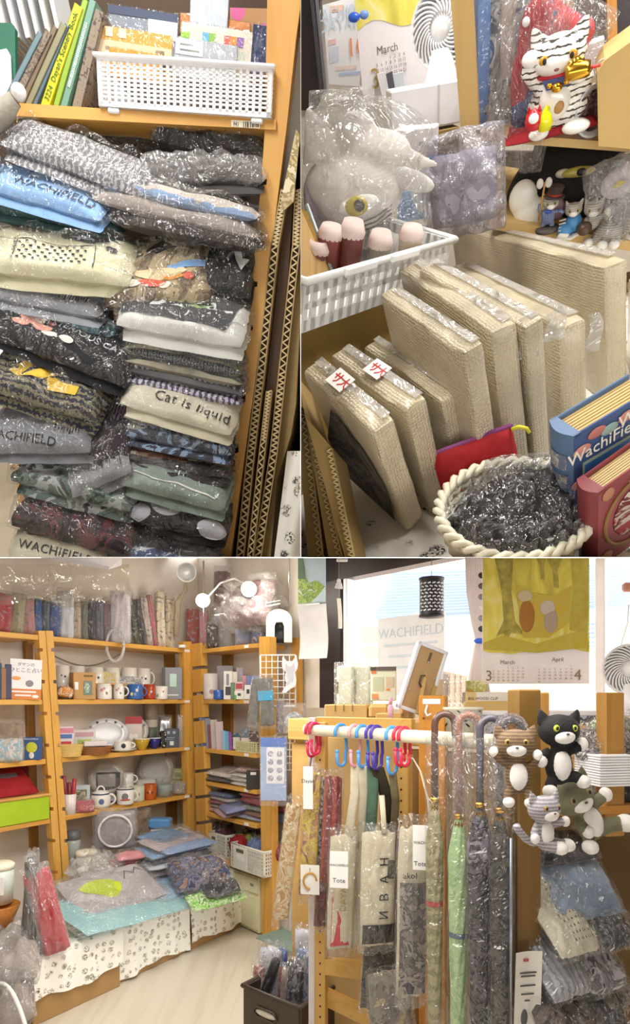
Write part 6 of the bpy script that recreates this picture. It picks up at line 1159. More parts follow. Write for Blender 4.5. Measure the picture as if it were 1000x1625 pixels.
# ---- corner unit goods
k1 = [('white porcelain cup at the left end of the corner shelf', 312, 1071, 325, '#e6e0dc', .05), ('white patterned cup beside the corner post', 323, 1069, 346, '#dcd4d2', .03)]
for lb, x0, y0, x1, c, d in k1: cup(lb, W2, x0, y0, x1, 0, d, plain(c, .25), 1, False, grp='cups on the corner shelf', prt=[(.1, .3, .3, '#b08a8a')])
cup('cobalt blue small cup on the corner shelf', W2, 339, 1095, 356, 0, .0, plain('#3a62b0', .25), 1, False, grp='cups on the corner shelf')
bx_ = [('clear tall pack at the back of the corner shelf', 344, 1056, 370, .14, '#a9a6ac', None), ('tall white box with black picture on the corner shelf', 355, 1065, 369, .0, '#e2dfda', [(.2, .15, .8, .45, '#3a3a40'), (.3, .5, .6, .9, '#8a8a8c')]), ('cream box behind the tall white box', 369, 1066, 377, .04, '#d9d0c8', None), ('clear acrylic box at the back right of the corner shelf', 375, 1059, 386, .1, '#b9b4bc', None), ('pink small box leaning on the corner shelf', 384, 1072, 393, .06, '#c98a8c', None), ('blue small box beside the pink one', 391, 1072, 400, .05, '#6a78a8', None), ('slate blue small box beside the near post', 400, 1073, 411, .05, '#7280b0', None), ('white box with black square window near the post', 388, 1087, 404, .0, '#dcdad8', [(.2, .4, .5, .7, '#2a2a30')]), ('white box with orange label near the post', 400, 1086, 412, .0, '#e2e0dc', [(.2, .1, .8, .35, '#d9803a')]), ('red and white round ornament box on the corner shelf', 373, 1082, 386, .0, '#c9b0b0', [(.1, .6, .9, .9, '#b03a44')]), ('green printed packet on the corner shelf', 366, 1083, 374, .02, '#6a8a66', None), ('white carton with green edge at the front of the corner shelf', 372, 1096, 389, -.01, '#e0dcd0', [(0, 0, .2, .5, '#5a9a50'), (.3, .4, .6, .7, '#3a3a3c')])]
for lb, x0, y0, x1, d, c, pr in bx_: gift('small_box', lb, 'box', W2, x0, y0, x1, 0, d, .05, plain(c, .4), 0, prints(pr) if pr else None, 'small boxes on the corner shelf')
fl_ = [('pale green clear file at the left of the corner third shelf', 311, 1146, 322, '#9fb09a'), ('slate blue file beside the green one', 319, 1137, 330, '#6a7ca8'), ('grey-blue file in the corner third shelf', 328, 1140, 336, '#8490a8'), ('dark red slim file', 331, 1150, 337, '#8a4a48'), ('clear beige file in the middle of the corner third shelf', 336, 1142, 347, '#bdb0aa'), ('pinkish clear file with yellow dot', 344, 1145, 356, '#c4b0b4'), ('sky blue slim notebook', 354, 1160, 360, '#8ab8d8'), ('turquoise slim notebook', 359, 1161, 365, '#6aa8c0'), ('purple slim notebook', 364, 1162, 369, '#8a4a9a')]
for lb, x0, y0, x1, c in fl_: gift('clear_file', lb+' on the corner unit' if 'corner' not in lb else lb, 'file', W2, x0, y0, x1, ZC[2], .02, .12, plain(c, .3), 0, None, 'files on the corner unit', roll=-3, bev=.001)
o = thing('lattice_tray', 'cream lattice tray of cards on the corner unit', 'tray', ws(W2, 390, ZC[2], .0)); part('front_panel', lattice(MB(), .22, .07, 10, 4, .004, .008), plain('#d9d6a8', .5), o, False); part('base', MB().box((0, .06, .003), (.22, .12, .006)), plain('#d9d6a8', .5), o, False)
for s in (-1, 1): part('side_panel', lattice(MB(), .12, .07, 5, 4, .004, .008, T(s*.11, .06, 0) @ Rz(90)), plain('#d9d6a8', .5), o, False)
for i, (x0, y0, x1, c, lb) in enumerate(((369, 1163, 382, '#5a7a80', 'teal card standing in the lattice tray'), (383, 1156, 396, '#7a8aa0', 'blue photo card standing in the lattice tray'), (395, 1160, 411, '#6a5c58', 'brown card at the right of the lattice tray'), (370, 1170, 381, '#d6cfc8', 'pale small card at the front left of the lattice tray'), (383, 1171, 396, '#d9c9c4', 'pale pink card at the front of the lattice tray'))): gift('card_pack', lb, 'card', W2, x0, y0, x1, ZC[2]+.01, .1-.02*i, .006, camo(c, c, '#c9c4bc', sc=30, bs=0), 0, None, 'cards in the lattice tray', bev=.001)
def flat(nm, lb, cat, W, x, z, d, w, dp, h, mt, yaw=0, tilt=0, fm=True, grp=None, seed=None, wr=.2):
    seed = R.random()*60 if seed is None else seed; o = thing(nm, lb, cat, ws(W, x, z, d, yaw) @ Rx(tilt), grp)
    part('cloth', MB().pillow(w, dp, h, seed, wr, 6, 16, 12, T(0, dp/2, h/2), .5), mt, o)
    if fm: part('clear_bag', bagfilm(w, dp, h, seed+3, .06, 16, T(0, dp/2, h/2), .7), film(.06), o)
    return o
g = 'folded packs on the corner unit'
for i, (x, zz, w, h, c, yw, tl_, lb) in enumerate(((345, 0, .3, .03, '#5c5a60', 3, 4, 'dark folded pack at the bottom left of the corner fourth shelf'), (338, .035, .26, .03, '#d6cfcc', -6, 10, 'white folded pack lying slanted on the dark one'), (360, .035, .24, .03, '#c9c3bc', 0, 2, 'grey white folded pack in the middle of the corner fourth shelf'), (378, .0, .2, .026, '#e6e2da', 0, 0, 'cream folded pack right, lowest of its pile'), (378, .028, .2, .026, '#dcd8d0', 2, 0, 'cream folded pack right, second of its pile'), (378, .056, .2, .026, '#e9e6de', -2, 0, 'white folded pack right, third of its pile'), (385, .09, .2, .03, '#b59a94', 4, -6, 'pinkish crumpled pack on top of the cream pile'))): flat('folded_pack', lb, 'cloth', W2, x, ZC[3]+zz, .0, w, .2, h, cloth(c, c, 14), yw, tl_, grp=g)
gift('black_box', 'black open box with white label beside the near post', 'box', W2, 391, 1224, 413, ZC[3], .0, .14, plain('#2f2c2a', .5), 0, prints([(.3, .8, .7, .95, '#e0dcd4')]))
for i, (x, zz, w, h, c, yw, tl_, lb) in enumerate(((345, 0, .3, .03, '#c9a6a4', 2, 0, 'dusty pink folded cloth at the bottom of the corner fifth shelf'), (348, .03, .28, .026, '#b9b4ac', -2, 0, 'beige folded cloth above the dusty pink one'), (345, .056, .28, .026, '#a8606a', 3, 0, 'rose folded cloth in the left pile'), (346, .082, .27, .026, '#c9c4c0', -3, 0, 'pale folded cloth in the left pile'), (345, .108, .26, .03, '#6a82b0', 2, 0, 'blue folded cloth on top of the left pile'), (352, .03, .36, .035, '#8790c4', -24, 12, 'periwinkle flat cloth slanting across the fifth shelf'), (346, -.0, .32, .03, '#c9b0bc', -20, 10, 'pale pink cloth hanging over the board edge'), (390, .0, .3, .03, '#a9b4d0', 3, 2, 'light blue folded cloth beside the near post'), (392, .03, .28, .03, '#8a5a44', -3, 0, 'brown folded cloth above the light blue one'), (394, .06, .27, .035, '#7a8a80', 3, 0, 'grey green folded cloth in the right pile'), (396, .095, .27, .05, '#b03848', -4, 0, 'crimson folded cloth in the right pile'), (398, .145, .26, .03, '#c86a74', 2, -4, 'rose folded cloth on top of the right pile'), (440, .0, .1, .06, '#7a92c8', 0, 0, 'blue cloth pack seen past the near post'), (442, .07, .1, .06, '#a8384a', 0, 0, 'dark red cloth pack seen past the near post'))): flat('folded_cloth', lb, 'cloth', W2, x, ZC[4]+zz, -.02 if i in (5, 6) else .02 if i < 12 else .1, w, .18, h, cloth(c, c, 14), yw, tl_, grp='folded cloths on the corner unit')
def hole_basket(lb, M4, w, h, d, nm='plastic_basket'):
    o = thing(nm, lb, 'basket', M4); bm = plain('#e6e6dc', .4); part('front_panel', lattice(MB(), w, h, int(w/.017), 6, .003, .012), bm, o, False); part('back_panel', lattice(MB(), w, h, int(w/.017), 6, .003, .012, T(0, d, 0)), bm, o, False)
    for s in (-1, 1): part('side_panel', lattice(MB(), d, h, int(d/.017), 6, .003, .012, T(s*w/2, d/2, 0) @ Rz(90)), bm, o, False)
    part('front_plate', MB().box((-w*.2, -.003, h*.5), (w*.42, .003, h*.98), .001), bm, o, False); part('handle_hole', MB().box((-w*.2, -.005, h*.78), (w*.22, .003, h*.14), .0), plain('#6a6a50', .6), o, False); part('price_label', MB().box((-w*.2, -.005, h*.5), (w*.2, .003, h*.2)), PAPER, o, False); part('rim', MB().tube([(-w/2, 0, h), (w/2, 0, h), (w/2, d, h), (-w/2, d, h)], .006, 6, closed=True), bm, o); part('base', MB().box((0, d/2, .003), (w, d, .006)), bm, o, False); return o
hole_basket('white perforated basket with label hole, front of the corner unit', ws(W2, 392, ZC[5], -.06), .34, .15, .24); hole_basket('white perforated basket behind the labelled one', ws(W2, 345, ZC[5]+.0, .02), .2, .15, .2)
for i, (x, d, c, w, lb) in enumerate(((372, -.02, '#b8242c', .12, 'bright red cloth roll in the labelled basket'), (384, .04, '#7a8a3a', .16, 'olive green cloth roll in the labelled basket'), (396, -.01, '#4a6aa8', .06, 'blue shiny pouch in the labelled basket'), (404, -.0, '#5a7ab0', .06, 'second blue shiny pouch in the labelled basket'), (390, .12, '#2a2c38', .2, 'navy cloth bundle at the back of the labelled basket'), (340, .06, '#2c3040', .08, 'dark shiny pouch in the rear basket'), (350, .08, '#8a3a54', .1, 'magenta bundle in the rear basket'), (335, .1, '#b0a088', .06, 'beige tie in the rear basket'), (445, .03, '#b0242c', .1, 'red cloth seen past the near post'), (452, .08, '#c9bc8a', .1, 'straw coloured cloth seen past the near post'))): flat('rolled_cloth', lb, 'cloth', W2, x, ZC[5]+.08, d, w, .1, .09, cloth(c, c, 16), 10, 0, i > 1, 'cloth rolls in the perforated baskets', wr=.35)
o = thing('cream_cabinet', 'low cream drawer cabinet under the corner unit', 'cabinet', ws(W2, 385, -1.435, .0)); part('body', MB().box((.0, .13, .17), (.32, .24, .34), .004), plain('#e2ddb8', .5), o, False); dr = part('drawer', MB().box((0, .006, .285), (.3, .012, .09), .003), plain('#e6e1bd', .5), o, False); part('drawer_label', MB().box((.1, -.002, .29), (.03, .003, .014)), plain('#8a8672', .5), dr, False); part('door', MB().box((0, .006, .12), (.3, .012, .2), .003), plain('#e6e1bd', .5), o, False)
single('white_case', 'white storage case on the floor past the near post', 'case', ws(W2, 449, -1.44, .12), MB().box((0, .06, .13), (.16, .14, .26), .004), plain('#dedad8', .5), False)
single('green_mat', 'small grey-green mat on the floor beside the crate', 'mat', Matrix.Translation(P(455, 1492, 3.55)) @ Rz(-45), MB().box((0, 0, .0), (.3, .2, .012), .003), plain('#7e9488', .8), False)
# ---- low clothed boxes with bagged goods
LT = (PA-N1*.556, E1, N1); lt = wM(LT); lti = lt.inverted(); FLZ = -H
def ltx(x): return (lti @ wp(LT, x, CY)).x
def clothed(lb, xa, xb, h, dep, hem, seed, off=0.0, nm='clothed_box'):
    a, b = ltx(xa), ltx(xb); w = b-a; o = thing(nm, lb, 'table', lt @ T((a+b)/2, off, FLZ)); part('carton', MB().box((0, dep/2, h/2-.004), (w*.98, dep, h-.008), .004), plain('#a5814e', .75), o, False)
    def f(u, v):
        x = (u-.5)*w*1.02; q = v*(h+dep)
        wv = .010*math.sin(u*22+seed)*max(0, 1-v*1.6)+.006*nz(u*8, v*5, seed)
        if q < h-hem: return Vector((x, -.012-wv-.02*max(0, .4-v), hem+q+.014*math.sin(u*7+seed)*(1-v)))
        k = (q-(h-hem))/(dep+hem); return Vector((x, -.006+k*dep, h+.004+.003*nz(u*6, v*9)))
    part('printed_cloth', MB().grid(f, 36, 26), motif('#f6f4ec', '#5a4038', 25, .24, '#8d8670'), o); return o
clothed('low box at the front left draped with white printed cloth over kraft carton', 44, 186, .3, .5, .11, 1, -.03); clothed('long low box draped with printed cloth in the middle of the left wall', 187, 296, .31, .5, .03, 4, .0)
clothed('short low box with printed cloth beside the cream cabinet', 301, 396, .26, .3, .04, 7, .0)
ZB = -1.135
def lay(nm, lb, cat, x, y, Y, w, dp, h, mt, yaw=0, tilt=0, roll=0, marks=None, fm=True, grp='bagged goods on the low boxes', seed=None, wr=.25, ftn=.08):
    seed = R.random()*60 if seed is None else seed; o = thing(nm, lb, cat, Matrix.Translation(P(x, y, Y)) @ Rz(yaw) @ Ry(roll) @ Rx(tilt), grp)
    part('contents', MB().pillow(w, dp, h, seed, wr, 5, 18, 18, None, .5), mt, o)
    if marks: marks(o, w, dp, h, lambda co: Vector((co.x, co.y, pil(max(-1, min(1, co.x/(w/2))), max(-1, min(1, co.y/(dp/2))), w, dp, h, seed, wr, 5, .5, 0, 2.2, True).z+.002+co.z)))
    if fm: part('clear_bag', bagfilm(w, dp, h, seed+4, .1, 22, None, .8), film(ftn, sc=8), o)
    return o
lay('bagged_blanket', 'aqua blue folded blanket in clear bag hanging over the low box edge', 'blanket', 200, 1436, 3.32, .72, .34, .05, cloth('#9fccd0', '#86bcc4', 8), 56, 16, 4)
lay('bagged_blanket', 'pale blue blanket end in clear bag at the right of the aqua one', 'blanket', 258, 1412, 3.6, .4, .3, .05, cloth('#8fbce0', '#b5d4ea', 8), 50, 8)
lay('bagged_cushion', 'grey cushion with lime cat silhouette in a clear bag', 'cushion', 180, 1412, 3.35, .52, .3, .06, cloth('#b9b4b8', '#a8a3a8', 8), 52, 26, 0, mk_many(mk_poly([[(-.38, .12), (-.28, .2), (-.16, .24), (-.02, .16), (.08, .04), (.04, -.12), (-.06, -.28), (-.16, -.26), (-.24, -.1), (-.34, -.04)]], plain('#b8cf2e', .6)), mk_line([(.15, .1), (.22, .3), (.3, .2), (.36, .34), (.44, .2)], .006, plain('#6a666a', .6))))
lay('bagged_cloth', 'crumpled grey bagged cloth behind the lime cat cushion', 'cloth', 215, 1380, 3.65, .5, .22, .06, cloth('#b9aeb0', '#8d8488', 8), 52, 20)
lay('bagged_scarf', 'navy patterned scarf in a shiny bag right of the aqua blanket', 'scarf', 318, 1388, 3.66, .34, .24, .09, camo('#3a4260', '#7a7486', '#4a5a86', '#2c2c3a', '#8a6a60', sc=14), 30, 28, 0, wr=.4)
lay('bagged_scarf', 'dark slate scarf in a shiny bag over the short low box', 'scarf', 345, 1402, 3.62, .22, .2, .06, cloth('#4a4a56', '#3a3a44', 14), 40, 24, 0, wr=.4)
lay('green_pack', 'bright green printed packet on the short low box', 'packet', 344, 1424, 3.58, .36, .12, .035, camo('#6ac42e', '#8ad840', '#d9e6c0', '#5aa828', sc=24), 42, 30, 0)
for i, (x, y, Y, w, c, lb) in enumerate(((280, 1362, 3.8, .44, '#c9d4dc', 'white and grey folded towel at the bottom of the blue stack'), (278, 1353, 3.82, .42, '#3a4a6a', 'navy folded towel in the blue stack'), (276, 1345, 3.84, .44, '#7fa4cc', 'mid blue folded towel in the blue stack'), (290, 1339, 3.86, .4, '#8aa8d4', 'light blue folded towel in the blue stack'), (276, 1333, 3.88, .42, '#b9b0b8', 'mauve grey folded towel near the top of the blue stack'), (262, 1328, 3.9, .3, '#6a9ac8', 'sky blue folded towel on top of the stack'))): lay('folded_towel', lb, 'towel', x, y, Y, w, .2, .032, cloth(c, c, 10), 40+i*4, 10, 0, grp='folded towels on the low box')
stand_bag('bagged_plate', 'round glass plate in a bulging clear bag behind the cushions', 'plate', W1, 152, 1304, 214, -.9, -.06, plain('#9a9298', .2), .04, fmat=film(.12, sc=9), y1=1364, extra=lambda o, w, h, t: part('dish_ring', MB().tube([(w*.4*math.cos(i*PI/18), -.03, h*.5+w*.4*math.sin(i*PI/18)) for i in range(36)], .008, 6, closed=True), plain('#e6e6ea', .15), o))
o = thing('lidded_jar', 'tall grey glass jar with dark lid beside the post', 'jar', Matrix.Translation(P(116, 1378, 3.65))); part('jar', MB().lathe([(0, 0), (.04, 0), (.042, .15), (.036, .17), (0, .17)], 20), plain('#a3aaa6', .2), o); part('lid', MB().lathe([(.04, .17), (.044, .175), (.04, .215), (0, .225)], 20), plain('#5e6062', .4), o)
o = thing('white_tub', 'cream round tub with wrinkled paper lid on the low box', 'tub', Matrix.Translation(P(137, 1376, 3.6))); part('tub', MB().lathe([(0, 0), (.05, 0), (.056, .075), (0, .08)], 24), plain('#dcd5c4', .5), o); part('lid', MB().lathe([(.058, .07), (.06, .085), (.05, .096), (0, .1)], 24), plain('#eae4d4', .5), o)
o = thing('stacked_bowls', 'white bowl pile under tissue at the left on the low box', 'bowl', Matrix.Translation(P(150, 1392, 3.5))); part('bowl', MB().lathe([(0, 0), (.07, 0), (.095, .05), (.09, .05), (0, .01)], 26), CW, o); part('wrap', bagfilm(.24, .2, .08, 4, .1, 20, T(0, 0, .05), 1.0), film(.3), o)
o = thing('blue_tin', 'blue lidded container on a white bowl near the corner', 'container', Matrix.Translation(P(255, 1328, 4.1))); part('bowl', MB().lathe([(0, 0), (.06, 0), (.066, .055), (0, .056)], 24), CW, o); part('container', MB().box((0, 0, .092), (.14, .1, .06), .012), plain('#5f98d0', .35), o, False); part('lettering_band', MB().lathe([(.0655, .02), (.0662, .035)], 24, None, False), plain('#b08a90', .5), o)
lay('tissue_bundle', 'white paper-wrapped bundle at the right near the corner post', 'bundle', 280, 1326, 4.05, .18, .1, .07, cloth('#d9d4c8', '#cfc8ba', 10), 50); stand_bag('brown_pouch', 'brown pouch in a clear bag between plate and blue container', 'pouch', W1, 205, 1300, 238, -.9, .04, cloth('#8a6a48', '#6f5236', 10), .05, y1=1345, fmat=film(.14))
for i, (x, y, c, lb) in enumerate(((196, 1366, '#c22a34', 'red and white flat packet at the foot of the bagged plate'), (168, 1372, '#d9d0c8', 'white flat packet left of the red one'), (206, 1358, '#d98a94', 'pink flat packet above the red one'))): lay('flat_packet', lb, 'packet', x, y, 3.6, .16, .08, .03, cloth(c, c, 14), 40, 14)
# far left foreground: upright bagged boards, tub, clear bags
for i, (x, y0, y1, w, c, rl, lb) in enumerate(((38, 1345, 1482, .05, '#4a4038', 6, 'dark board in clear bag at the left, nearest the edge'), (48, 1330, 1488, .05, '#55463c', 2, 'dark brown board in clear bag, second at the left'), (60, 1340, 1490, .05, '#3c342f', -4, 'black brown board in clear bag, third at the left'), (74, 1345, 1492, .06, '#6a5860', -8, 'mauve grey folded cloth in clear bag at the left'))): stand_bag('bagged_board', lb, 'bag', LT, x-9, y0, x+9, -1.14, .02-.01*i, cloth(c, c, 14), .04, rl, grp='bagged boards at the left', y1=y1, fmat=film(.14, sc=8), yaw=20)
stand_bag('bagged_pouch', 'red and silver pouch in a tall clear bag leaning at the left', 'pouch', LT, 72, 1352, 112, -1.14, -.06, stripe('#b92c3c', '#c9c4d4', 9, 0, .4, .62), .06, -14, y1=1488, fmat=film(.16, sc=8))
o = thing('round_tub', 'white round lidded tub at the far left edge', 'tub', Matrix.Translation(P(0, 1432, 2.9))); part('tub', MB().lathe([(0, 0), (.055, 0), (.06, .16), (0, .165)], 24), plain('#cfd6d0', .4), o); part('lid', MB().lathe([(.062, .155), (.064, .175), (.05, .185), (0, .188)], 24), plain('#e9e4d0', .4), o); part('label', MB().box((.02, -.058, .09), (.05, .004, .08)), PAPER, o, False)
single('wooden_bowl', 'orange brown wooden bowl under the round tub', 'bowl', Matrix.Translation(P(0, 1468, 2.85)), MB().lathe([(0, 0), (.05, 0), (.085, .09), (.08, .095), (0, .03)], 24), wood('#c07a34', '#a86424', 0))
lay('clear_bundle', 'crumpled clear bag heap in the lower left corner', 'bag', 12, 1520, 2.75, .26, .3, .14, cloth('#8d827a', '#b0a69e', 10), 20, 20, ftn=.2, wr=.4); lay('clear_bundle', 'second clear bag heap below in the lower left corner', 'bag', 4, 1590, 2.6, .22, .26, .14, cloth('#7c7068', '#a89c94', 10), 30, 20, ftn=.2, wr=.4)
single('white_cable', 'white cable loop on the floor in the lower left corner', 'cable', Matrix(), MB().tube([P(-5+i*6, 1556+(i-2)**2*1.6+i*3, 2.6-.03*i) for i in range(9)], .008, 8), WHITE)
single('kraft_carton', 'kraft carton on the floor at the lower left under the clear bags', 'carton', lt @ T(ltx(-10), -.02, FLZ), MB().box((0, .2, .16), (.3, .4, .32), .004), plain('#9a7848', .75), False)
# ---- wire grid with hanging goods on the near post
GM = ws(W2, 420, 0, -.03); GM = Matrix.Translation(P(441, 1080, 3.72)) @ Rz(-8)
o = thing('wire_grid', 'white wire grid panel hung beside the near post', 'wire grid', GM); gw, gh = .21, .30
for i in range(7): part('wire', MB().tube([(-gw/2+gw*i/6, 0, -gh/2), (-gw/2+gw*i/6, 0, gh/2)], .003 if i % 6 else .005, 6), WHITE, o)
for i in range(9): part('wire', MB().tube([(-gw/2, 0, -gh/2+gh*i/8), (gw/2, 0, -gh/2+gh*i/8)], .003 if i % 8 else .005, 6), WHITE, o)
o = thing('wire_grid', 'lower white wire grid panel beside the blue sticker pack', 'wire grid', Matrix.Translation(P(452, 1195, 3.74)) @ Rz(-8))
for i in range(5): part('wire', MB().tube([(-.06+.03*i, 0, -.1), (-.06+.03*i, 0, .1)], .003, 6), WHITE, o)
for i in range(6): part('wire', MB().tube([(-.06, 0, -.1+.04*i), (.06, 0, -.1+.04*i)], .003, 6), WHITE, o)
o = thing('cat_cutout', 'white cat-shaped card cut-out on the wire grid', 'card', Matrix.Translation(P(461, 1070, 3.66)) @ Rz(-4)); po_ = [(-.045, .105), (-.02, .075), (.01, .075), (.035, .11), (.045, .06), (.04, .03), (.025, .01), (.035, -.03), (.03, -.07), (.0, -.085), (-.03, -.11), (-.05, -.105), (-.04, -.085), (-.02, -.06), (-.035, -.02), (-.025, .01), (-.045, .03), (-.05, .06)]
part('card', MB().prism(po_, -.003, .003, Rx(90)), plain('#f1eff4', .5), o, False); part('inner_print', MB().prism([(x*.6, y*.6) for x, y in po_], -.001, .001, T(0, -.004, 0) @ Rx(90)), plain('#d3d0da', .5), o, False)
def hang(nm, lb, cat, x, y0, y1, Y, w, mt, yaw=0, th=.02, roll=0, fm=True, marks=None, grp=None, seed=None, fmat=None, p=6, wr=.15):
    seed = R.random()*50 if seed is None else seed; h = (y1-y0)*Y/F; o = thing(nm, lb, cat, Matrix.Translation(P(x, y0, Y)) @ Rz(yaw) @ Ry(roll), grp)
    k = (w, h, th, seed, wr, p, .5, 0, 2.2); m = T(0, 0, -h/2) @ Rx(90)
    part('panel', MB().pillow(w, h, th, seed, wr, p, 16, 24, m, .5), mt, o)
    if marks: marks(o, w, h, m, lambda co: m @ Vector((co.x, co.y, pil(max(-1, min(1, co.x/(w/2))), max(-1, min(1, co.y/(h/2))), *k, True).z+.002+co.z)))
    if fm: part('clear_bag', bagfilm(w, h*1.03, th, seed+4, .12, 22, m, .8), fmat or film(.07, sc=8), o)
    return o
hang('hanging_socks', 'pair of grey socks with blue paper band in a clear bag', 'socks', 421, 1076, 1152, 3.55, .085, cloth('#77756f', '#66645e', 30), -10, .03, -3, marks=lambda o, w, h, m, s: (part('paper_band', MB().box((0, -.018, -h*.37), (w*1.02, .012, .055), .002), plain('#3fa4d2', .5), o, False), part('yellow_seam', MB().tube([(-.03, -.018, -h*.5), (-.038, -.018, -h*.95)], .003, 6), plain('#b5a02c', .5), o)))
hang('hanging_socks', 'second pair of grey socks in a clear bag further left', 'socks', 408, 1078, 1150, 3.58, .06, cloth('#7d7a74', '#6a6862', 30), -10, .03, 6)
hang('hanging_tie', 'grey tapestry tie hanging right of the socks', 'tie', 445, 1112, 1163, 3.6, .045, camo('#b9a898', '#8d8490', '#6f6a70', '#c9b8a4', sc=30), -6, marks=lambda o, w, h, m, s: part('hanger', MB().tube([(0, 0, -.02), (0, .06, .01), (0, .13, .03)], .002, 6), STEEL, o))
o = thing('round_badge', 'round glittering silver badge in a clear bag below the cut-out', 'badge', Matrix.Translation(P(467, 1145, 3.5))); part('badge', MB().lathe([(0, .006), (.05, .004), (.054, 0), (.05, -.004), (0, -.006)], 28, Rx(90)), camo('#c9d2d6', '#5c6068', '#e6e9ec', '#8a8f98', sc=60), o); part('clear_bag', MB().box((0, 0, .02), (.12, .014, .17), .003), film(.12, sc=10), o, False)
o = thing('sticker_pack', 'pale blue sticker sheet pack hanging below the socks', 'sticker pack', Matrix.Translation(P(434, 1272, 3.5)) @ Rz(-6)); part('sheet', MB().box((0, 0, .18), (.145, .006, .35), .002), plain('#a9c0e6', .4), o, False); part('inner_sheet', MB().box((.012, -.004, .2), (.1, .004, .2), .001), plain('#eef0f6', .5), o, False); part('header', MB().box((0, -.004, .33), (.145, .004, .05), .001), plain('#6a8ad0', .5), o, False)
for i in range(8): part('sticker', MB().ell((-.015+.05*(i % 2), -.0065, .13+.045*(i//2)), (.016, .0015, .016), 10, 6), camo('#b9bcc8', '#8d92a4', '#d9dce4', sc=60, bs=0), o)
part('clear_bag', MB().box((0, 0, .17), (.155, .012, .39), .003), film(.07, sc=8), o, False); part('hanger', MB().tube([(0, 0, .36), (.0, .1, .37), (.02, .27, .38)], .003, 6), STEEL, o)
# ---- landscape calendar by the pillar
o = thing('wall_calendar', 'narrow hanging calendar with a green landscape picture by the dark pillar', 'calendar', Matrix.Translation(P(496, 1045, 3.5)) @ Rz(-30)); s = 3.5/F
part('page', MB().grid(lambda a, c: Vector((-.09+.18*a, .02*math.sin(c*4)*(1-c*.5)+.015*math.sin(a*3), c*.3)), 10, 16), plain('#efeff3', .6), o); pg = part('painting', MB().box((0, -.006, .45), (.175, .004, .29), .001), plain('#b9cfe2', .6), o, False)
part('meadow', MB().prism([(-.087, -.14), (.087, -.14), (.087, -.06), (.03, -.02), (-.02, -.03), (-.05, .03), (-.087, .02)], 0, .002, T(0, -.009, .45) @ Rx(90)), camo('#8fae52', '#a9c46a', '#7c9a58', '#c9d6c0', sc=16, bs=0), pg, False); part('tree_print', MB().prism([(-.087, .0), (-.04, -.01), (-.045, .06), (-.06, .13), (-.087, .14)], 0, .002, T(0, -.011, .45) @ Rx(90)), plain('#5f7a66', .7), pg, False); part('stream', MB().prism([(.0, -.14), (.087, -.14), (.087, -.06), (.05, -.1)], 0, .002, T(0, -.0125, .45) @ Rx(90)), plain('#c4dcec', .6), pg, False)
o = thing('door_charm', 'white plaster charm with paper strip hanging on the dark pillar', 'charm', Matrix.Translation(P(538, 890, 3.35))); part('thread', MB().tube([(0, 0, .05), (0, 0, -.36)], .0012, 6), plain('#8a8488', .5), o); b = MB(); b.ell((0, 0, -.13), (.018, .012, .02)); b.ell((0, 0, -.105), (.012, .01, .012)); b.ell((-.014, 0, -.14), (.009, .008, .009)); b.ell((.013, 0, -.142), (.009, .008, .009)); part('figure', fused(b, .003, 2), plain('#d9d6dc', .5), o); part('paper_strip', MB().grid(lambda a, c: Vector((-.012+.022*a+.008*math.sin(c*2), -.004+.004*c, -.2-.16*c)), 3, 10), WHITE, o)
single('wall_bracket', 'small white metal bracket at the top of the dark pillar', 'bracket', Matrix.Translation(P(543, 889, 3.4)), MB().box((0, 0, 0), (.06, .03, .012), .002), plain('#cfd0d4', .4), False)
# ---- things in the window
o = thing('paper_poster', 'large pale printed poster stuck low on the window', 'poster', wq); xa, xb = wx(600), wx(706); part('sheet', MB().box(((xa+xb)/2, .0, wz(650, 1040)), (xb-xa, .003, .42)), plain('#eef2f8', .6), o, False); text('WACHIFIELD', .075, T((xa+xb)/2, -.003, wz(650, 1003)) @ FACE, plain('#c9dbe8', .6), o)
for i in range(3): part('print_block', MB().box(((xa+xb)/2, -.002, wz(650, 1022+i*18)), ((xb-xa)*(.8-.15*i), .002, .014)), plain('#d3e0ec', .6), o, False)
o = thing('hanging_lantern', 'black perforated metal lantern hanging in the window', 'lantern', Matrix.Translation(P(685, 948, 2.75))); part('body', MB().grid(lambda a, c: Vector((.052*math.cos(2*PI*a), .052*math.sin(2*PI*a), -.078+.156*c)), 28, 8, cu=True), BLACK, o)
for i in range(7):
    for j in range(9):
        a = math.radians(205+i*22+(j % 2)*9); part('cut_out', MB().box((.0525*math.cos(a), .0525*math.sin(a), -.06+.0145*j), (.011, .004, .0055), 0, None), plain('#d4d6e0', .5), o, False) if False else part('cut_out', MB().box((0, 0, 0), (.013, .003, .0055), 0, T(.0525*math.cos(a), .0525*math.sin(a), -.06+.0145*j) @ Rz(math.degrees(a)+90) @ Ry(20 if j % 2 else -14)), plain('#d4d6e0', .5), o, False)
for z in (-.082, .08): part('rim', MB().lathe([(0, -.004), (.055, -.004), (.055, .004), (0, .004)], 28, T(0, 0, z)), BLACK, o)
part('cord', MB().tube([(0, 0, .08), (0, 0, .26)], .0015, 6), plain('#5a5560', .5), o); part('loop', MB().lathe([(0, .08), (.008, .082), (.008, .092), (0, .094)], 12), BLACK, o)
o = thing('tied_curtain', 'pale grey curtain tied with a blue clip beside the calendar', 'curtain', Matrix())
for i in range(9): part('curtain_fold', MB().tube([P(742+i*4, 876, 2.6), P(745+i*3.6, 940, 2.6), P(752+i*1.9, 990, 2.6), P(757+i*.9, 1017, 2.6), P(750+i*2.4, 1060, 2.6), P(742+i*4.2, 1112, 2.6)], [.012, .012, .009, .006, .009, .012], 8), plain('#cfc6c6', .8), o)
b = part('clip', MB().ell((0, 0, 0), (.026, .012, .012), 12, 8, Matrix.Translation(P(762, 1017, 2.56))), plain('#2c62d8', .3), o)
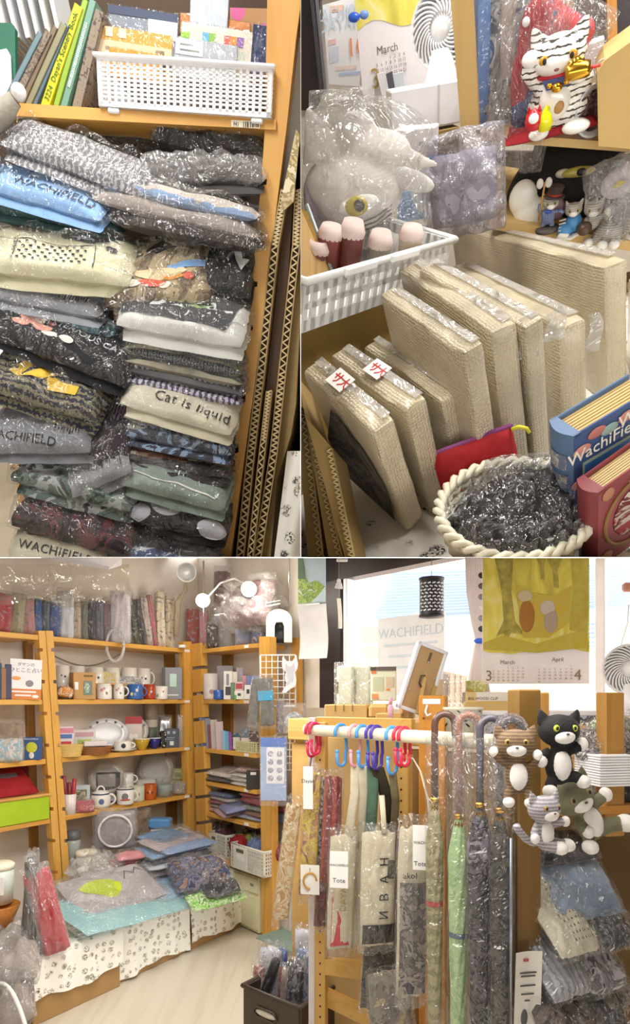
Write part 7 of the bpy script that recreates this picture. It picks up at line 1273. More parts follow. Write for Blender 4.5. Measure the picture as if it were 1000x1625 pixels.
for i in range(6): single('dark_clip', 'black clothes clip number %s on the curtain edge from the top' % ['one', 'two', 'three', 'four', 'five', 'six'][i], 'clip', Matrix.Translation(P(766, 913+i*17, 2.5)), MB().ell((0, 0, 0), (.018, .01, .013), 12, 8), plain(['#2a2830', '#4a4450', '#7a7480', '#cfcad0', '#8a8490', '#2a2830'][i], .4), True, 'clips on the curtain edge')
# calendar with yellow forest painting
CY_, cs = 2.3, 2.3/F; CM2 = Matrix.Translation(P(850, 985, CY_)) @ Rz(-4)
o = thing('wall_calendar', 'big calendar with yellow forest painting and March and April pages', 'calendar', CM2); part('page', MB().box((0, .002, 0), (.166*CY_, .002, .2*CY_)), plain('#f6f3f6', .6), o, False)
def cloc(x, y, lift=.0): return Vector(((x-850)*cs, -lift, (985-y)*cs))
pt = part('painting', MB().grid(lambda a, c: cloc(768+165*a, 1032+(5*math.sin(a*7)+3*nz(a*9, 1))*(1-c)-155*c, .002), 20, 6), forest(.8, 1), o)
for i, (pl_, c, nm) in enumerate((([(788, 1010), (800, 985), (797, 940), (786, 885), (815, 885), (812, 940), (818, 985), (834, 1008), (812, 1004), (805, 1016), (800, 1004)], '#8f8440', 'tree_trunk_print'), ([(878, 932), (876, 905), (866, 885), (892, 885), (884, 905), (886, 934)], '#9a8d3a', 'tree_trunk_print'), ([(858, 920), (857, 900), (850, 885), (866, 885), (863, 900), (864, 920)], '#a99c48', 'tree_trunk_print'), ([(902, 1000), (908, 940), (904, 885), (932, 885), (930, 1010)], '#b5a53a', 'tree_trunk_print'), ([(768, 1020), (800, 1008), (850, 1022), (905, 1005), (930, 1000), (930, 1028), (850, 1036), (768, 1030)], '#c4b23a', 'forest_floor_print'), ([(818, 925), (842, 940), (880, 946), (905, 930), (900, 990), (870, 1012), (830, 1012)], '#d2b23c', 'hollow_print'))):
    q = [cloc(x, y, .0032+.0004*i) for x, y in pl_]; part(nm, MB().add(q, [tuple(range(len(q)))]), cloth(c, '#c6b956', 30, .6, .0), pt, False)
for cx_, cy_, rx_, ry_, c in ((836, 978, 12, 26, '#a8742e'), (873, 985, 11, 20, '#b0a08c'), (868, 965, 12, 12, '#c9c0b4'), (833, 946, 12, 9, '#cdbf9a')): part('soft_shape_print', MB().ell(cloc(cx_, cy_, .0062), (rx_*cs, .0008, ry_*cs), 16, 8), plain(c, .6), pt)
calendar(o, lambda x, y: Matrix.Translation(cloc(x, y, .003)) @ FACE, [(806, 1051, 'March', 784, 1060, 830, 1080, 7, 5, 3, 31), (884, 1047, 'April', 855, 1057, 905, 1077, 7, 5, 6, 30)], [(915, 1072, '4', plain('#8a7a62', .5)), (777, 1073, '3', plain('#8a7a62', .5))], .021, plain('#8a7a6a', .6), 2)
f3 = spiralfan('white round desk fan at the right edge by the window', Matrix.Translation(P(1000, 1062, 2.15)) @ Rz(-20), .088); part('stem', MB().lathe([(.05, -.14), (.03, -.1), (.02, -.05)], 16), plain('#eeedef', .4), f3)
single('white_cable', 'thin white cable hanging above the desk fan', 'cable', Matrix(), MB().tube([P(998, 960, 2.2), P(996, 990, 2.2), P(988, 1015, 2.2), P(985, 1030, 2.2)], .002, 6), WHITE); single('window_handle', 'small wooden window handle at the edge on the far right', 'block', Matrix.Translation(P(998, 932, 2.4)), MB().box((0, 0, 0), (.045, .03, .035), .008), plain('#b5806a', .5), False)  # the wooden piece on the far right is a window handle
# ---- counter behind the rail: cartons, boxes, easel frame
single('back_counter', 'wooden counter shelf running behind the rail', 'counter', Matrix.Translation(P(640, 1142, 2.35)) @ Rz(-38), MB().box((.1, .15, -.05), (1.3, .34, .09), .004), wood('#d3a462', '#c08c46', 0), False)
single('counter_front', 'cardboard covered front of the counter behind the hanging bags', 'counter front', Matrix.Translation(P(640, 1142, 2.35)) @ Rz(-38), MB().box((.1, .02, -.75), (1.3, .03, 1.28), .004), plain('#c9a060', .75, 0, .1), False)
def cbox(nm, lb, cat, x0, y0, x1, y1, Y, d, mt, yaw=0, extra=None, bev=.003, grp=None):
    s = Y/F; w, h = (x1-x0)*s, (y1-y0)*s; o = thing(nm, lb, cat, Matrix.Translation(P((x0+x1)/2, y1, Y)) @ Rz(yaw), grp); part('box', MB().box((0, d/2, h/2), (w, d, h), bev), mt, o, False)
    if extra: extra(o, w, h)
    return o
for i, (x0, x1, lb) in enumerate(((534, 561, 'cream lidded case in clear wrap, left of a pair'), (562, 588, 'cream lidded case in clear wrap, right of a pair'))):
    o = cbox('cream_case', lb, 'case', x0, 1056, x1, 1120, 2.35, .1, plain('#d3d8c4', .4), -12, prints([(.02, .3, .1, .6, '#4a4a40')]), .008, 'cream cases on the counter'); part('clear_wrap', MB().box((0, .05, .078), (.08, .12, .17), .004), film(.16, sc=6), o, False)
cbox('sticker_card', 'pale packaged card with orange corner and dark header on the counter', 'card', 588, 1058, 629, 1112, 2.3, .01, plain('#d9dcc8', .5), -12, prints([(0, .88, 1, 1, '#5a5048'), (.02, .8, .22, .98, '#d8703a'), (.1, .3, .5, .7, '#b9c0a4'), (.6, .4, .9, .7, '#c9b8a0'), (.05, .05, .3, .2, '#d8905a'), (.6, .3, .75, .36, '#e0843a')]))
for i, (x0, y0, x1, y1, Y, c, lb) in enumerate(((514, 1118, 583, 1142, 2.2, '#cda868', 'kraft slotted tray at the left end of the counter'), (584, 1117, 618, 1142, 2.15, '#c49a5a', 'kraft half-round holder beside the slotted tray'), (596, 1132, 636, 1142, 2.05, '#d0a862', 'low kraft divider before the easel'), (633, 1112, 655, 1145, 2.1, '#b89460', 'kraft holder under the easel'))): cbox('kraft_tray', lb, 'tray', x0, y0, x1, y1, Y, .1, plain(c, .7), -14, prints([(.25, .55, .27, 1, '#7a5c30'), (.45, .55, .47, 1, '#7a5c30'), (.65, .55, .67, 1, '#7a5c30')]) if i == 0 else None, .012 if i in (1, 3) else .003)
o = thing('bottle_charm', 'small pink striped charm beside the easel', 'charm', Matrix.Translation(P(620, 1142, 2.05))); part('body', MB().lathe([(0, 0), (.009, 0), (.01, .04), (.005, .05), (0, .052)], 12), stripe('#d86a90', '#f0e0e6', 400, 2, 0), o); part('cap', MB().lathe([(.006, .05), (.006, .07), (0, .072)], 12), plain('#d9a0b4', .4), o)
EM = Matrix.Translation(P(640, 1122, 2.05)) @ Rz(22) @ Ry(17) @ Rx(6)
o = thing('picture_easel_frame', 'back of a white framed picture tilted on its wooden strut', 'picture frame', EM); part('backing', MB().box((.035, 0, .105), (.1, .006, .205)), plain('#b39468', .7), o, False)
for (c, z) in (((-.018, 0, .105), (.012, .02, .225)), ((.088, 0, .105), (.012, .02, .225)), ((.035, 0, .214), (.118, .02, .012)), ((.035, 0, -.002), (.118, .02, .012))): part('frame_bar', MB().box(c, z, .002), plain('#dfe3ee', .35), o, False)
part('strut', MB().box((.04, -.03, .06), (.012, .008, .15), 0, T(0, 0, 0) @ Rx(-14)), plain('#c9a86c', .6), o, False); part('strut', MB().box((.075, -.03, .06), (.014, .008, .15), 0, Rx(-14) @ Ry(6)), plain('#b8965c', .6), o, False); part('hook', MB().tube([(.035, -.012, .12), (.02, -.014, .115), (.022, -.014, .09), (.035, -.012, .08)], .003, 6), plain('#5a5248', .4, .6), o); part('slot', MB().box((.035, -.0045, .18), (.008, .003, .035)), plain('#6a5a44', .6), o, False)
for x, z in ((.035, .165), (.075, .12), (.0, .06)): part('screw', MB().ell((x, -.005, z), .004, 8, 6), STEEL, o)
cbox('white_box', 'white flat-top box behind the wooden post', 'box', 672, 1070, 712, 1104, 2.4, .1, plain('#cdb898', .5), -10, prints([(0, .75, 1, 1, '#efece8')]))
for i in range(4): cbox('clear_sleeve', 'clear plastic sleeve %s behind the patterned pot' % ['standing first', 'standing second', 'standing third', 'standing last'][i], 'sleeve', 703+i*9, 1066+i*2, 711+i*9, 1124, 2.2-.03*i, .06, film(.35, '#eceaea', sc=5), -20, None, .001, 'clear sleeves on the counter')
cbox('yellow_box', 'cream box with green and yellow pictures right of the sleeves', 'box', 741, 1080, 772, 1098, 2.2, .08, camo('#e0d8b0', '#b9c46a', '#d9a040', sc=40, bs=0), -10); cbox('clip_box', 'kraft box printed with wood clip lettering under the calendar', 'box', 740, 1098, 832, 1116, 2.1, .1, plain('#d9c08a', .6), -6, lambda o, w, h: (prints([(.18, .2, .88, 1, '#e6e2da')])(o, w, h), text('BIG WOOD CLIP', .013, T(-.04, -.0025, h*.4) @ FACE, INK, o)))
cbox('kraft_box', 'plain kraft box below the lettered clip box', 'box', 740, 1114, 836, 1130, 2.05, .1, plain('#c9a868', .7), -6); cbox('white_ledge', 'white ledge board under the kraft boxes', 'board', 740, 1128, 1010, 1136, 2.0, .14, plain('#e9e9ee', .4), -6); cbox('silver_box', 'row of small silver and dark cases under the white ledge', 'case', 756, 1136, 960, 1165, 2.0, .1, camo('#7a7c88', '#c9ccd4', '#4a4a54', sc=30, bs=0), -6)
o = thing('patterned_pot', 'white pot with black leaf pattern behind the umbrella handles', 'pot', Matrix.Translation(P(734, 1165, 1.95))); part('pot', MB().lathe([(0, 0), (.052, 0), (.06, .075), (.064, .078), (.062, .084), (.055, .082), (.048, .01), (0, .008)], 28), plain('#d9d8c4', .5), o)
for i in range(18): part('leaf_mark', MB().ell((0, 0, 0), (.009, .0015, .003), 8, 5, T(.0585*math.cos(math.radians(200+i*9)), .0585*math.sin(math.radians(200+i*9)), .03+.014*((i*7) % 4)) @ Rz(290+i*9) @ Ry(40*(i % 3-1))), INK, o)
# ---- rack: pole, posts with holes, hooks, hanging goods
Q0, Q1 = P(487, 1158, 2.0), P(775, 1158, 2.0); Q0 = Vector((-.026, 2.0, H-.096)); QD = Vector((.605, -.797, 0)); QN = Vector((.797, .605, 0))
def pole(x):
    m = (x-CX)/F; t = (m*Q0.y-Q0.x)/(QD.x-m*QD.y); return Q0+QD*t
rk = thing('hanging_rack', 'wooden rack with cream pole, drilled posts and top bar', 'rack', Matrix()); RWD = wood('#d2a75c', '#c2923f', 2, .6)
part('pole', MB().tube([Q0, pole(790)], .0175, 16), plain('#ece4c8', .4), rk)
def rpost(x0, x1, y0, y1, Y, holes, mt=None, d=.03, yaw=-20):
    s = Y/F; w, h = (x1-x0)*s, (y1-y0)*s; o = part('post', MB().box((0, 0, 0), (w, d, h), .002, Matrix.Translation(P((x0+x1)/2, (y0+y1)/2, Y)) @ Rz(yaw)), mt or RWD, rk, False)
    for i in range(holes): part('peg_hole', MB().ell((0, 0, 0), (.0034, .002, .0034), 8, 6, Matrix.Translation(P((x0+x1)/2, y0+(y1-y0)*(i+.5)/holes, Y)) @ Rz(yaw) @ T(0, -d/2-.0005, 0)), plain('#4a3418', .7), o)
rpost(502, 519, 1146, 1720, 2.02, 34); rpost(627, 650, 1190, 1720, 1.86, 30); part('side_strip', MB().box((0, 0, 0), (.022, .03, 1.2), .002, Matrix.Translation(P(497, 1430, 2.06)) @ Rz(-20)), plain('#dcd8dc', .5), rk, False)
for (xa, ya, xb, yb, Ya, Yb, hh) in ((505, 1146, 656, 1150, 2.06, 1.88, .036), (515, 1532, 630, 1545, 2.02, 1.86, .05), (515, 1580, 640, 1640, 2.04, 1.9, .05)):
    a, b = P(xa, ya, Ya), P(xb, yb, Yb); d = (b-a); m = mat4((a+b)/2, d.normalized(), Vector((-d.y, d.x, 0)).normalized(), Z3 if abs(d.z) < 1e-6 else d.normalized().cross(Vector((-d.y, d.x, 0)).normalized())); part('cross_bar', MB().box((0, 0, 0), (d.length, .03, hh), .002, m), wood('#d2a75c', '#c2923f', 0, .6), rk, False)
o = thing('wood_post', 'thick pine post with white hook behind the rail', 'post', Matrix.Translation(P(688, 1104, 1.98)) @ Rz(-24)); part('post', MB().box((0, 0, -.55), (.082, .05, 1.1), .003), wood('#c98a34', '#b87624', 2, .6), o, False); part('price_tag', MB().box((.0, -.026, -.018), (.055, .002, .016)), PAPER, o, False); part('hook', MB().tube([(-.012, -.03, -.03), (-.014, -.045, -.05), (-.008, -.05, -.062), (.004, -.045, -.056)], .0035, 8), WHITE, o)
for x, z in ((-.025, -.07), (.012, -.07)): part('knot', MB().ell((x, -.026, z), (.004, .002, .004), 8, 6), plain('#7a4a1c', .7), o)
single('kraft_sheet', 'tall kraft cardboard sheet behind the umbrellas', 'cardboard', Matrix.Translation(P(745, 1400, 1.95)) @ Rz(-20), MB().box((0, .02, -.1), (.36, .01, 1.0)), plain('#8a6a3c', .8), False)
single('kraft_sheet', 'kraft cardboard sheet behind the canvas totes', 'cardboard', Matrix.Translation(P(580, 1400, 2.2)) @ Rz(-25), MB().box((0, .02, -.1), (.3, .01, 1.2)), plain('#c2a068', .8), False)
def shook(x, c, lb, size=1.0):
    p = pole(x); m = mat4(p, QN, -QD, Z3) if False else mat4(p, QN, QD.cross(QN) if False else Vector((-QD.x, -QD.y, 0)), Z3)
    r = .0225; L = .085*size; pts = [(-r*.2, 0, -.028)] if False else []
    pts = [(-.021, 0, -.012)]+[(r*math.cos(a), 0, r*math.sin(a)) for a in [PI*(1-i/9) for i in range(10)]]+[(r*.9, 0, -.02), (.012+.01, 0, -.05), (.018, 0, -L+.02)]
    pts += [(.002+.016*math.cos(a), 0, -L+.005+.016*math.sin(a)) for a in [-PI*i/8 for i in range(9)]]+[(-.0145, 0, -L+.03)]
    o = thing('s_hook', lb, 'hook', m, 'plastic hooks on the pole'); part('hook', MB().tube(pts, .0046, 10), plain(c, .3), o); part('ball_tip', MB().ell((-.0145, 0, -L+.032), .006, 10, 8), plain(c, .3), o); return m @ Vector((.002, 0, -L-.008))
hk = {}
for x, c, lb, sz in ((494, '#d8305c', 'crimson hook at the left end of the pole', .85), (500, '#d8305c', 'second crimson hook at the left end of the pole', .75), (541, '#4f9be0', 'sky blue hook second from the left end', 1.05), (563, '#e6a4b0', 'pale pink hook on the pole', 1.0), (575, '#4f9be0', 'sky blue hook between the pink and purple ones', 1.0), (590, '#4a3a9a', 'left one of the two purple hooks', 1.0), (598, '#4a3a9a', 'right one of the two purple hooks', 1.0), (622, '#4f9be0', 'sky blue hook left of the red pair', 1.1), (634, '#d8304c', 'left one of the red pair of hooks', .8), (642, '#d8304c', 'right one of the red pair of hooks', .8)): hk[x] = shook(x, c, lb, sz)
def strap(o, pts, w, mt, nm='strap'):
    mi_ = o.matrix_world.inverted(); part(nm, MB().tube([mi_ @ q for q in pts], (w, .0025) if False else [(w, .0025)]*len(pts), 8, None, mi_.to_3x3() @ Vector((1, -.2, 0))), mt, o)
CAN = cloth('#d8d0b8', '#ccc3a8', 20, bs=.3)
def tagcard(o, x, y, Y, w, h, lines, nm='paper_tag'):
    mi_ = o.matrix_world.inverted(); m = mi_ @ Matrix.Translation(P(x, y, Y)) @ Rz(-10); c = part(nm, MB().box((0, 0, 0), (w, .001, h)), PAPER, o, False)
    c.data.transform(m)
    for s, z, sz, col in lines: text(s, sz, m @ T(0, -.001, z) @ FACE, col, o)
gpen = plain('#5a5a62', .6)
o = hang('wrapped_strap', 'long beige strap in a narrow clear bag at the left end of the rack', 'strap', 467, 1275, 1460, 2.0, .05, camo('#c9a06a', '#d9c9a4', '#b88a50', sc=20), 10, .02, 7, grp='goods hanging on the rack')
o = hang('wrapped_strap', 'yellow flowered long strap in clear bag under the crimson hook', 'strap', 497, 1225, 1420, 1.98, .055, camo('#b98a58', '#d9c24a', '#caa070', '#8a6a50', sc=16), 14, .02, 3, grp='goods hanging on the rack')
tagcard(o, 489, 1250, 1.92, .03, .13, [('Dayan', .02, .016, INK)]); tagcard(o, 492, 1396, 1.92, .058, .09, [('1', .03, .016, INK)]); strap(o, [hk[494], P(491, 1222, 1.93)], .0015, INK, 'string')
part('ring_print', MB().tube([o.matrix_world.inverted() @ (P(492, 1398, 1.915)+Vector((.02*math.cos(t*PI/10), 0, .024*math.sin(t*PI/10)))) for t in range(16)], .003, 6), plain('#c9963c', .5), o)
hang('wrapped_strap', 'white and black lettered strap beside the yellow one', 'strap', 510, 1232, 1400, 2.0, .03, camo('#d9d3c4', '#4a4640', '#d9d3c4', sc=30), 14, .015, 2, grp='goods hanging on the rack')
hang('red_bag', 'rust red bag in clear wrap hanging from the sky blue hook', 'bag', 530, 1232, 1400, 1.96, .06, stripe('#a84438', '#7a2c2c', 60, 0, 1), 20, .03, 3, grp='goods hanging on the rack')
hang('red_bag', 'dark red lower bag behind the canvas tote', 'bag', 522, 1360, 1470, 2.0, .06, cloth('#8a2a34', '#6a2028', 20), 20, .03, 6, grp='goods hanging on the rack')
def totemarks1(o, w, h, m, s): part('red_patch', MB().add([s(Vector(q)) for q in ((-w*.42, -h*.46, 0), (w*.3, -h*.46, 0), (-w*.1, -h*.2, 0), (-w*.42, -h*.02, 0))], [(0, 1, 2, 3)]), plain('#c9344a', .6), o, False); text('DAYAN', .026, Matrix(), plain('#c2a45c', .6), o, warp=lambda c: s(Vector((c.y*-1-.0*w, c.x-h*.02, c.z))))
o = hang('canvas_tote', 'cream canvas tote with red corner and white paper tag', 'tote bag', 545, 1324, 1505, 1.8, .08, CAN, 18, .03, 2, True, totemarks1, 'goods hanging on the rack'); tagcard(o, 538, 1380, 1.72, .05, .1, [('WACHIFIELD', .012, .009, gpen), ('Tote', -.03, .018, gpen)])
strap(o, [hk[563], P(563, 1260, 1.84), P(553, 1328, 1.8)], .014, CAN); strap(o, [hk[575], P(578, 1260, 1.84), P(572, 1335, 1.82)], .014, CAN)
o = hang('canvas_tote', 'second cream canvas tote squeezed behind the tagged one', 'tote bag', 568, 1330, 1500, 1.86, .06, CAN, 18, .03, -2, True, None, 'goods hanging on the rack')
def ivan(o, w, h, m, s):
    for i, ch in enumerate('ИВАН'): text(ch, .034, Matrix(), INK, o, 'letter', warp=lambda c, i=i: s(Vector((-c.y+w*.14, c.x-h*.22+i*.048, c.z))))
    part('black_base', MB().grid(lambda a, c: s(Vector((-w*.47+w*.94*a, -h*.47+h*.17*c, .001))), 8, 4), plain('#2c2a28', .7), o); part('brush_print', MB().tube([s(Vector((w*.3, h*.1, .002))), s(Vector((w*.32, h*.25, .002)))], .009, 8), plain('#4a463c', .7), o)
o = hang('canvas_tote', 'cream canvas tote with sideways black letters and black base', 'tote bag', 601, 1318, 1500, 1.72, .098, CAN, 14, .03, 1, True, ivan, 'goods hanging on the rack')
strap(o, [hk[590], P(592, 1255, 1.78), P(588, 1325, 1.74)], .017, cloth('#54705c', '#48624f', 20, bs=.3)); strap(o, [P(606, 1262, 1.74), P(610, 1322, 1.71)], .008, CAN)
o = hang('dark_bag', 'dark olive bag hanging between the totes', 'bag', 628, 1330, 1540, 1.8, .05, cloth('#3a3426', '#2e2a20', 20), 10, .03, 0, True, None, 'goods hanging on the rack'); strap(o, [hk[598], P(612, 1260, 1.8), P(614, 1330, 1.8)], .02, cloth('#453c22', '#3a321c', 20, bs=.3)); strap(o, [hk[622], P(628, 1270, 1.78), P(624, 1340, 1.78)], .012, cloth('#7a7052', '#6a6044', 20, bs=.3))
hang('black_bag', 'black shiny bag below the dark olive one', 'bag', 605, 1500, 1600, 1.78, .1, cloth('#3c3a34', '#55524a', 20), 10, .04, 4, True, None, 'goods hanging on the rack')
hang('grey_bag', 'pale grey paper bag in clear wrap at the bottom of the rack', 'bag', 616, 1540, 1660, 1.74, .12, camo('#b9a98c', '#8a8478', '#6f6a64', sc=8), 10, .04, -4, True, None, 'goods hanging on the rack')
o = hang('feather_tote', 'canvas tote with grey feather print and white tag beside the umbrellas', 'tote bag', 656, 1312, 1580, 1.62, .078, CAN, 8, .03, 1, True, lambda o, w, h, m, s: (part('feather_print', MB().grid(lambda a, c: s(Vector((-w*.46+w*.92*a, -h*.48+h*.66*c, .001))), 8, 12), camo('#8a8580', '#6a6664', '#a39c94', '#55505a', sc=14, bs=0), o), text('akol', .022, Matrix(), INK, o, warp=lambda c: s(Vector((c.x-w*.15, c.y+h*.22, c.z))))), 'goods hanging on the rack')
tagcard(o, 667, 1345, 1.55, .036, .11, [('WACHI', .012, .010, gpen), ('Tote', -.04, .016, gpen)]); strap(o, [hk[634], P(655, 1203, 1.7), P(668, 1225, 1.66), P(680, 1270, 1.63), P(684, 1315, 1.62)], .013, spots('#e2dccb', '#8a8478', 70, .16))
# umbrellas
def umbrella(lb, x, yj, yf, y1, hc, mt, Y, rpx, band=None, bubbly=False):
    p = pole(x); s = Y/F; o = thing('umbrella', lb, 'umbrella', Matrix.Translation(P(x, yf, Y)), 'umbrellas hooked on the pole'); top = (yf-yj)*s; rr = .0085
    hp = [(0, 0, 0), (0, 0, top*.5), (0, 0, top)]+[(.024-.024*math.cos(a), 0, top+.026*math.sin(a)) for a in [PI*i/9 for i in range(1, 10)]]+[(.049, .0, top-.03)]
    hd = part('handle', MB().tube(hp, rr, 12), plain(hc, .25), o); part('ferrule', MB().lathe([(0, -.008), (.0105, -.008), (.0105, .004), (0, .004)], 14), GOLD, hd)
    if bubbly: part('bubble_sleeve', MB().tube(hp, rr+.006, 12), film(.22, '#f2eef0', sc=60), hd)
    L = (y1-yf)*s; R0 = rpx*s
    part('canopy', MB().grid(lambda a, c: (lambda r, t: Vector((r*math.cos(t), r*math.sin(t), -.008-L*c)))((R0*(.35+.65*min(1, c*6))*(1-.35*c))*(1+.1*math.sin(8*(2*PI*a)+c*26)), 2*PI*a), 40, 34, cu=True), mt, o)
    part('rib_tips', MB().lathe([(R0*.45, -.03), (R0*.5, -.02), (R0*.3, -.008)], 8, None, False), GOLD, o)
    if band: part('strap_band', MB().lathe([(R0*.92, -L*band[0]-.012), (R0*.93, -L*band[0])], 20, None, False), plain(band[1], .5), o)
    part('clear_sleeve', MB().grid(lambda a, c: (lambda r, t: Vector((.004+r*math.cos(t), r*.9*math.sin(t), top*.9-(L+top*.9)*c)))(R0*1.25*(1+.1*nz(2*math.cos(2*PI*a), 2*math.sin(2*PI*a), c*7)), 2*PI*a), 24, 30, cu=True), film(.06, sc=7), o); return o
umbrella('olive beige umbrella with dark brown handle and red strap band', 690, 1150, 1268, 1640, '#5a4038', stripe('#a8a07a', '#8e8662', 60, 2, 6, .6), 1.5, 14, (.43, '#b8323a'))
umbrella('mint green umbrella with bubble-wrapped handle', 728, 1152, 1294, 1660, '#a06a4c', camo('#a9c890', '#b9d6a0', '#9dbc88', '#a9c890', sc=10), 1.45, 17, (.5, '#4a6a7a'), True)
umbrella('black and lilac umbrella with cat-fur print in clear sleeve', 762, 1158, 1276, 1660, '#55525c', camo('#1e1b20', '#2a262c', '#4a4450', '#1e1b20', '#7d7482', sc=9), 1.4, 21, None)
umbrella('dark printed umbrella with glittery handle, rightmost on the pole', 793, 1160, 1284, 1660, '#4a4248', camo('#262320', '#1c1a17', '#35322b', '#454240', sc=14), 1.36, 17, None, True)
single('steel_rod', 'thin steel rod edge beside the rightmost umbrella', 'rod', Matrix.Translation(P(811, 1330, 1.34)), MB().lathe([(0, -.42), (.003, -.42), (.003, 0), (0, 0)], 8), plain('#a8b4c4', .3, .6))
# ---- right shelf: post, paper, plush cats, bagged shirts
RP = wood('#80602e', '#6c4f22', 2, .5)
o = thing('shelf_rack', 'brown wooden rack at the right holding bagged shirts', 'shelf', Matrix()); part('post', MB().box((0, 0, 0), (.062, .04, .8), .003, Matrix.Translation(P(832, 1380, 1.4)) @ Rz(20)), RP, o, False)
for (x0, x1, y0) in ((831, 868, 1107), (951, 986, 1107)): part('post', MB().box((0, 0, 0), ((x1-x0)*1.5/F, .04, .35), .003, Matrix.Translation(P((x0+x1)/2, y0+105, 1.55)) @ Rz(10)), wood('#a67a3a', '#93692c', 2, .5), o, False)
part('back_panel', MB().box((0, 0, 0), (.5, .02, .9), .0, Matrix.Translation(P(1005, 1480, 1.75)) @ Rz(-20)), plain('#6e5630', .75), o, False); part('shelf_board', MB().box((0, 0, 0), (.34, .2, .02), .002, Matrix.Translation(P(935, 1275, 1.62)) @ Rz(10)), wood('#b07a34', '#9a6626', 0, .5), o, False); part('shelf_board', MB().box((0, 0, 0), (.34, .2, .02), .002, Matrix.Translation(P(930, 1640, 1.5)) @ Rz(10)), wood('#8a6030', '#7a5224', 0, .5), o, False)
o = thing('paper_notice', 'white printed notice taped to the lower part of the right post', 'notice', Matrix.Translation(P(828, 1570, 1.36)) @ Rz(14) @ Ry(2)); part('sheet', MB().grid(lambda a, c: Vector((-.033+.064*a, -.026+.006*math.sin(a*3), -.1+.19*c)), 8, 4), plain('#e2ded4', .6), o)
for i, (z, w) in enumerate(((.045, .04), (.038, .034), (.018, .036), (.0, .03), (-.014, .012), (-.075, .02))): part('text_line', MB().box((0, -.0225, z), (w, .001, .0026)), plain('#4a4a4c', .6), o, False)
part('red_heading', MB().box((-.006, -.0225, .072), (.012, .001, .006)), plain('#b0505a', .6), o, False); part('sketch_print', MB().ell((-.006, -.0225, -.05), (.008, .001, .018), 10, 6), plain('#5a5a58', .6), o)
fw_ = cloth('#ece8e4', '#dedad6', 40, bs=.3); GPL = 'plush cats on the right rack'
plush('plush_cat', 'brown tabby plush cat with white belly clinging to the right post', Matrix.Translation(P(822, 1258, 1.26)) @ Rz(-12), .084, stripe('#7f664b', '#5f4a36', 300, 2, 1.5, .5), fw_, fw_, [([(-.2, -.02, .66), (-.42, -.1, .78), (-.56, -.16, .98)], .1), ([(.2, -.02, .62), (.36, -.1, .72), (.42, -.2, .92)], .1)], [([(-.14, -.02, .12), (-.22, -.1, -.02), (-.22, -.16, -.2)], .12), ([(.16, -.02, .12), (.24, -.1, -.02), (.26, -.16, -.2)], .12)], head=(-.06, -.04, 1.16), group=GPL)
plush('plush_cat', 'black and white plush cat with green eye patches', Matrix.Translation(P(887, 1243, 1.3)) @ Rz(6), .094, cloth('#1a181a', '#242124', 40), fw_, fw_, [([(-.22, 0, .7), (-.38, -.06, .62), (-.44, -.1, .5)], .11), ([(.22, 0, .72), (.42, -.04, .8), (.5, -.06, .86)], .12)], [([(-.14, -.02, .1), (-.24, -.12, -.0), (-.3, -.2, -.14)], .13), ([(.16, -.02, .14), (.32, -.12, .16), (.44, -.22, .06)], .13)], head=(-.02, -.04, 1.16), eye=plain('#b6c83a', .3), group=GPL)
plush('plush_cat', 'moss grey plush cat with white paws lying under the black one', Matrix.Translation(P(945, 1330, 1.36)) @ Rz(14) @ Ry(-24), .105, cloth('#77775c', '#686850', 40), fw_, fw_, [([(.22, 0, .66), (.4, -.06, .72), (.52, -.1, .76)], .12), ([(-.2, -.06, .5), (-.26, -.14, .4), (-.22, -.2, .3)], .11)], [([(.12, -.02, .14), (.36, -.14, .16), (.6, -.26, .1)], .16), ([(-.14, -.02, .1), (-.24, -.12, .04), (-.3, -.2, 0)], .13)], head=(-.18, -.06, 1.04), eye=plain('#8a7a5a', .3), group=GPL)
plush('plush_cat', 'grey striped plush cat sitting lowest on the right rack', Matrix.Translation(P(862, 1345, 1.22)) @ Rz(22), .074, stripe('#b3adb2', '#87828a', 300, 2, 1.5, .5), fw_, fw_, [([(-.2, 0, .56), (-.36, -.1, .42), (-.4, -.16, .3)], .11), ([(.22, -.04, .6), (.42, -.14, .66), (.56, -.2, .68)], .11)], [([(-.08, -.06, .12), (.1, -.24, .06), (.24, -.36, .04)], .15), ([(.14, -.04, .14), (.36, -.2, .1), (.54, -.3, .08)], .15)], head=(-.02, -.06, 1.02), eye=plain('#a8843a', .2), tail=[(-.2, .1, .1), (-.5, .1, .26), (-.74, .08, .5), (-.82, .06, .62)], group=GPL)
o = thing('charm_figure', 'small black and gold charm on top of the right rack', 'charm', Matrix.Translation(P(851, 1130, 1.45))); b = MB(); b.ell((0, 0, .006), (.008, .007, .008)); b.ell((.003, 0, .018), (.006, .006, .006)); b.lathe([(.003, 0), (0, .009)], 8, T(.005, 0, .021)); part('body', fused(b, .0015, 1), BLACK, o); part('gold_bead', MB().ell((-.008, 0, .01), .004, 8, 6), GOLD, o)
o = thing('lattice_box', 'white striped plastic box on the right rack', 'box', Matrix.Translation(P(957, 1245, 1.55)) @ Rz(12)); 
for i in range(12): part('slat', MB().box((0, 0, .004+.0064*i), (.09, .1, .0044), .0008), plain('#ecebee', .4), o, False)
part('core', MB().box((0, 0, .037), (.084, .094, .07)), plain('#c4c2c8', .5), o, False)
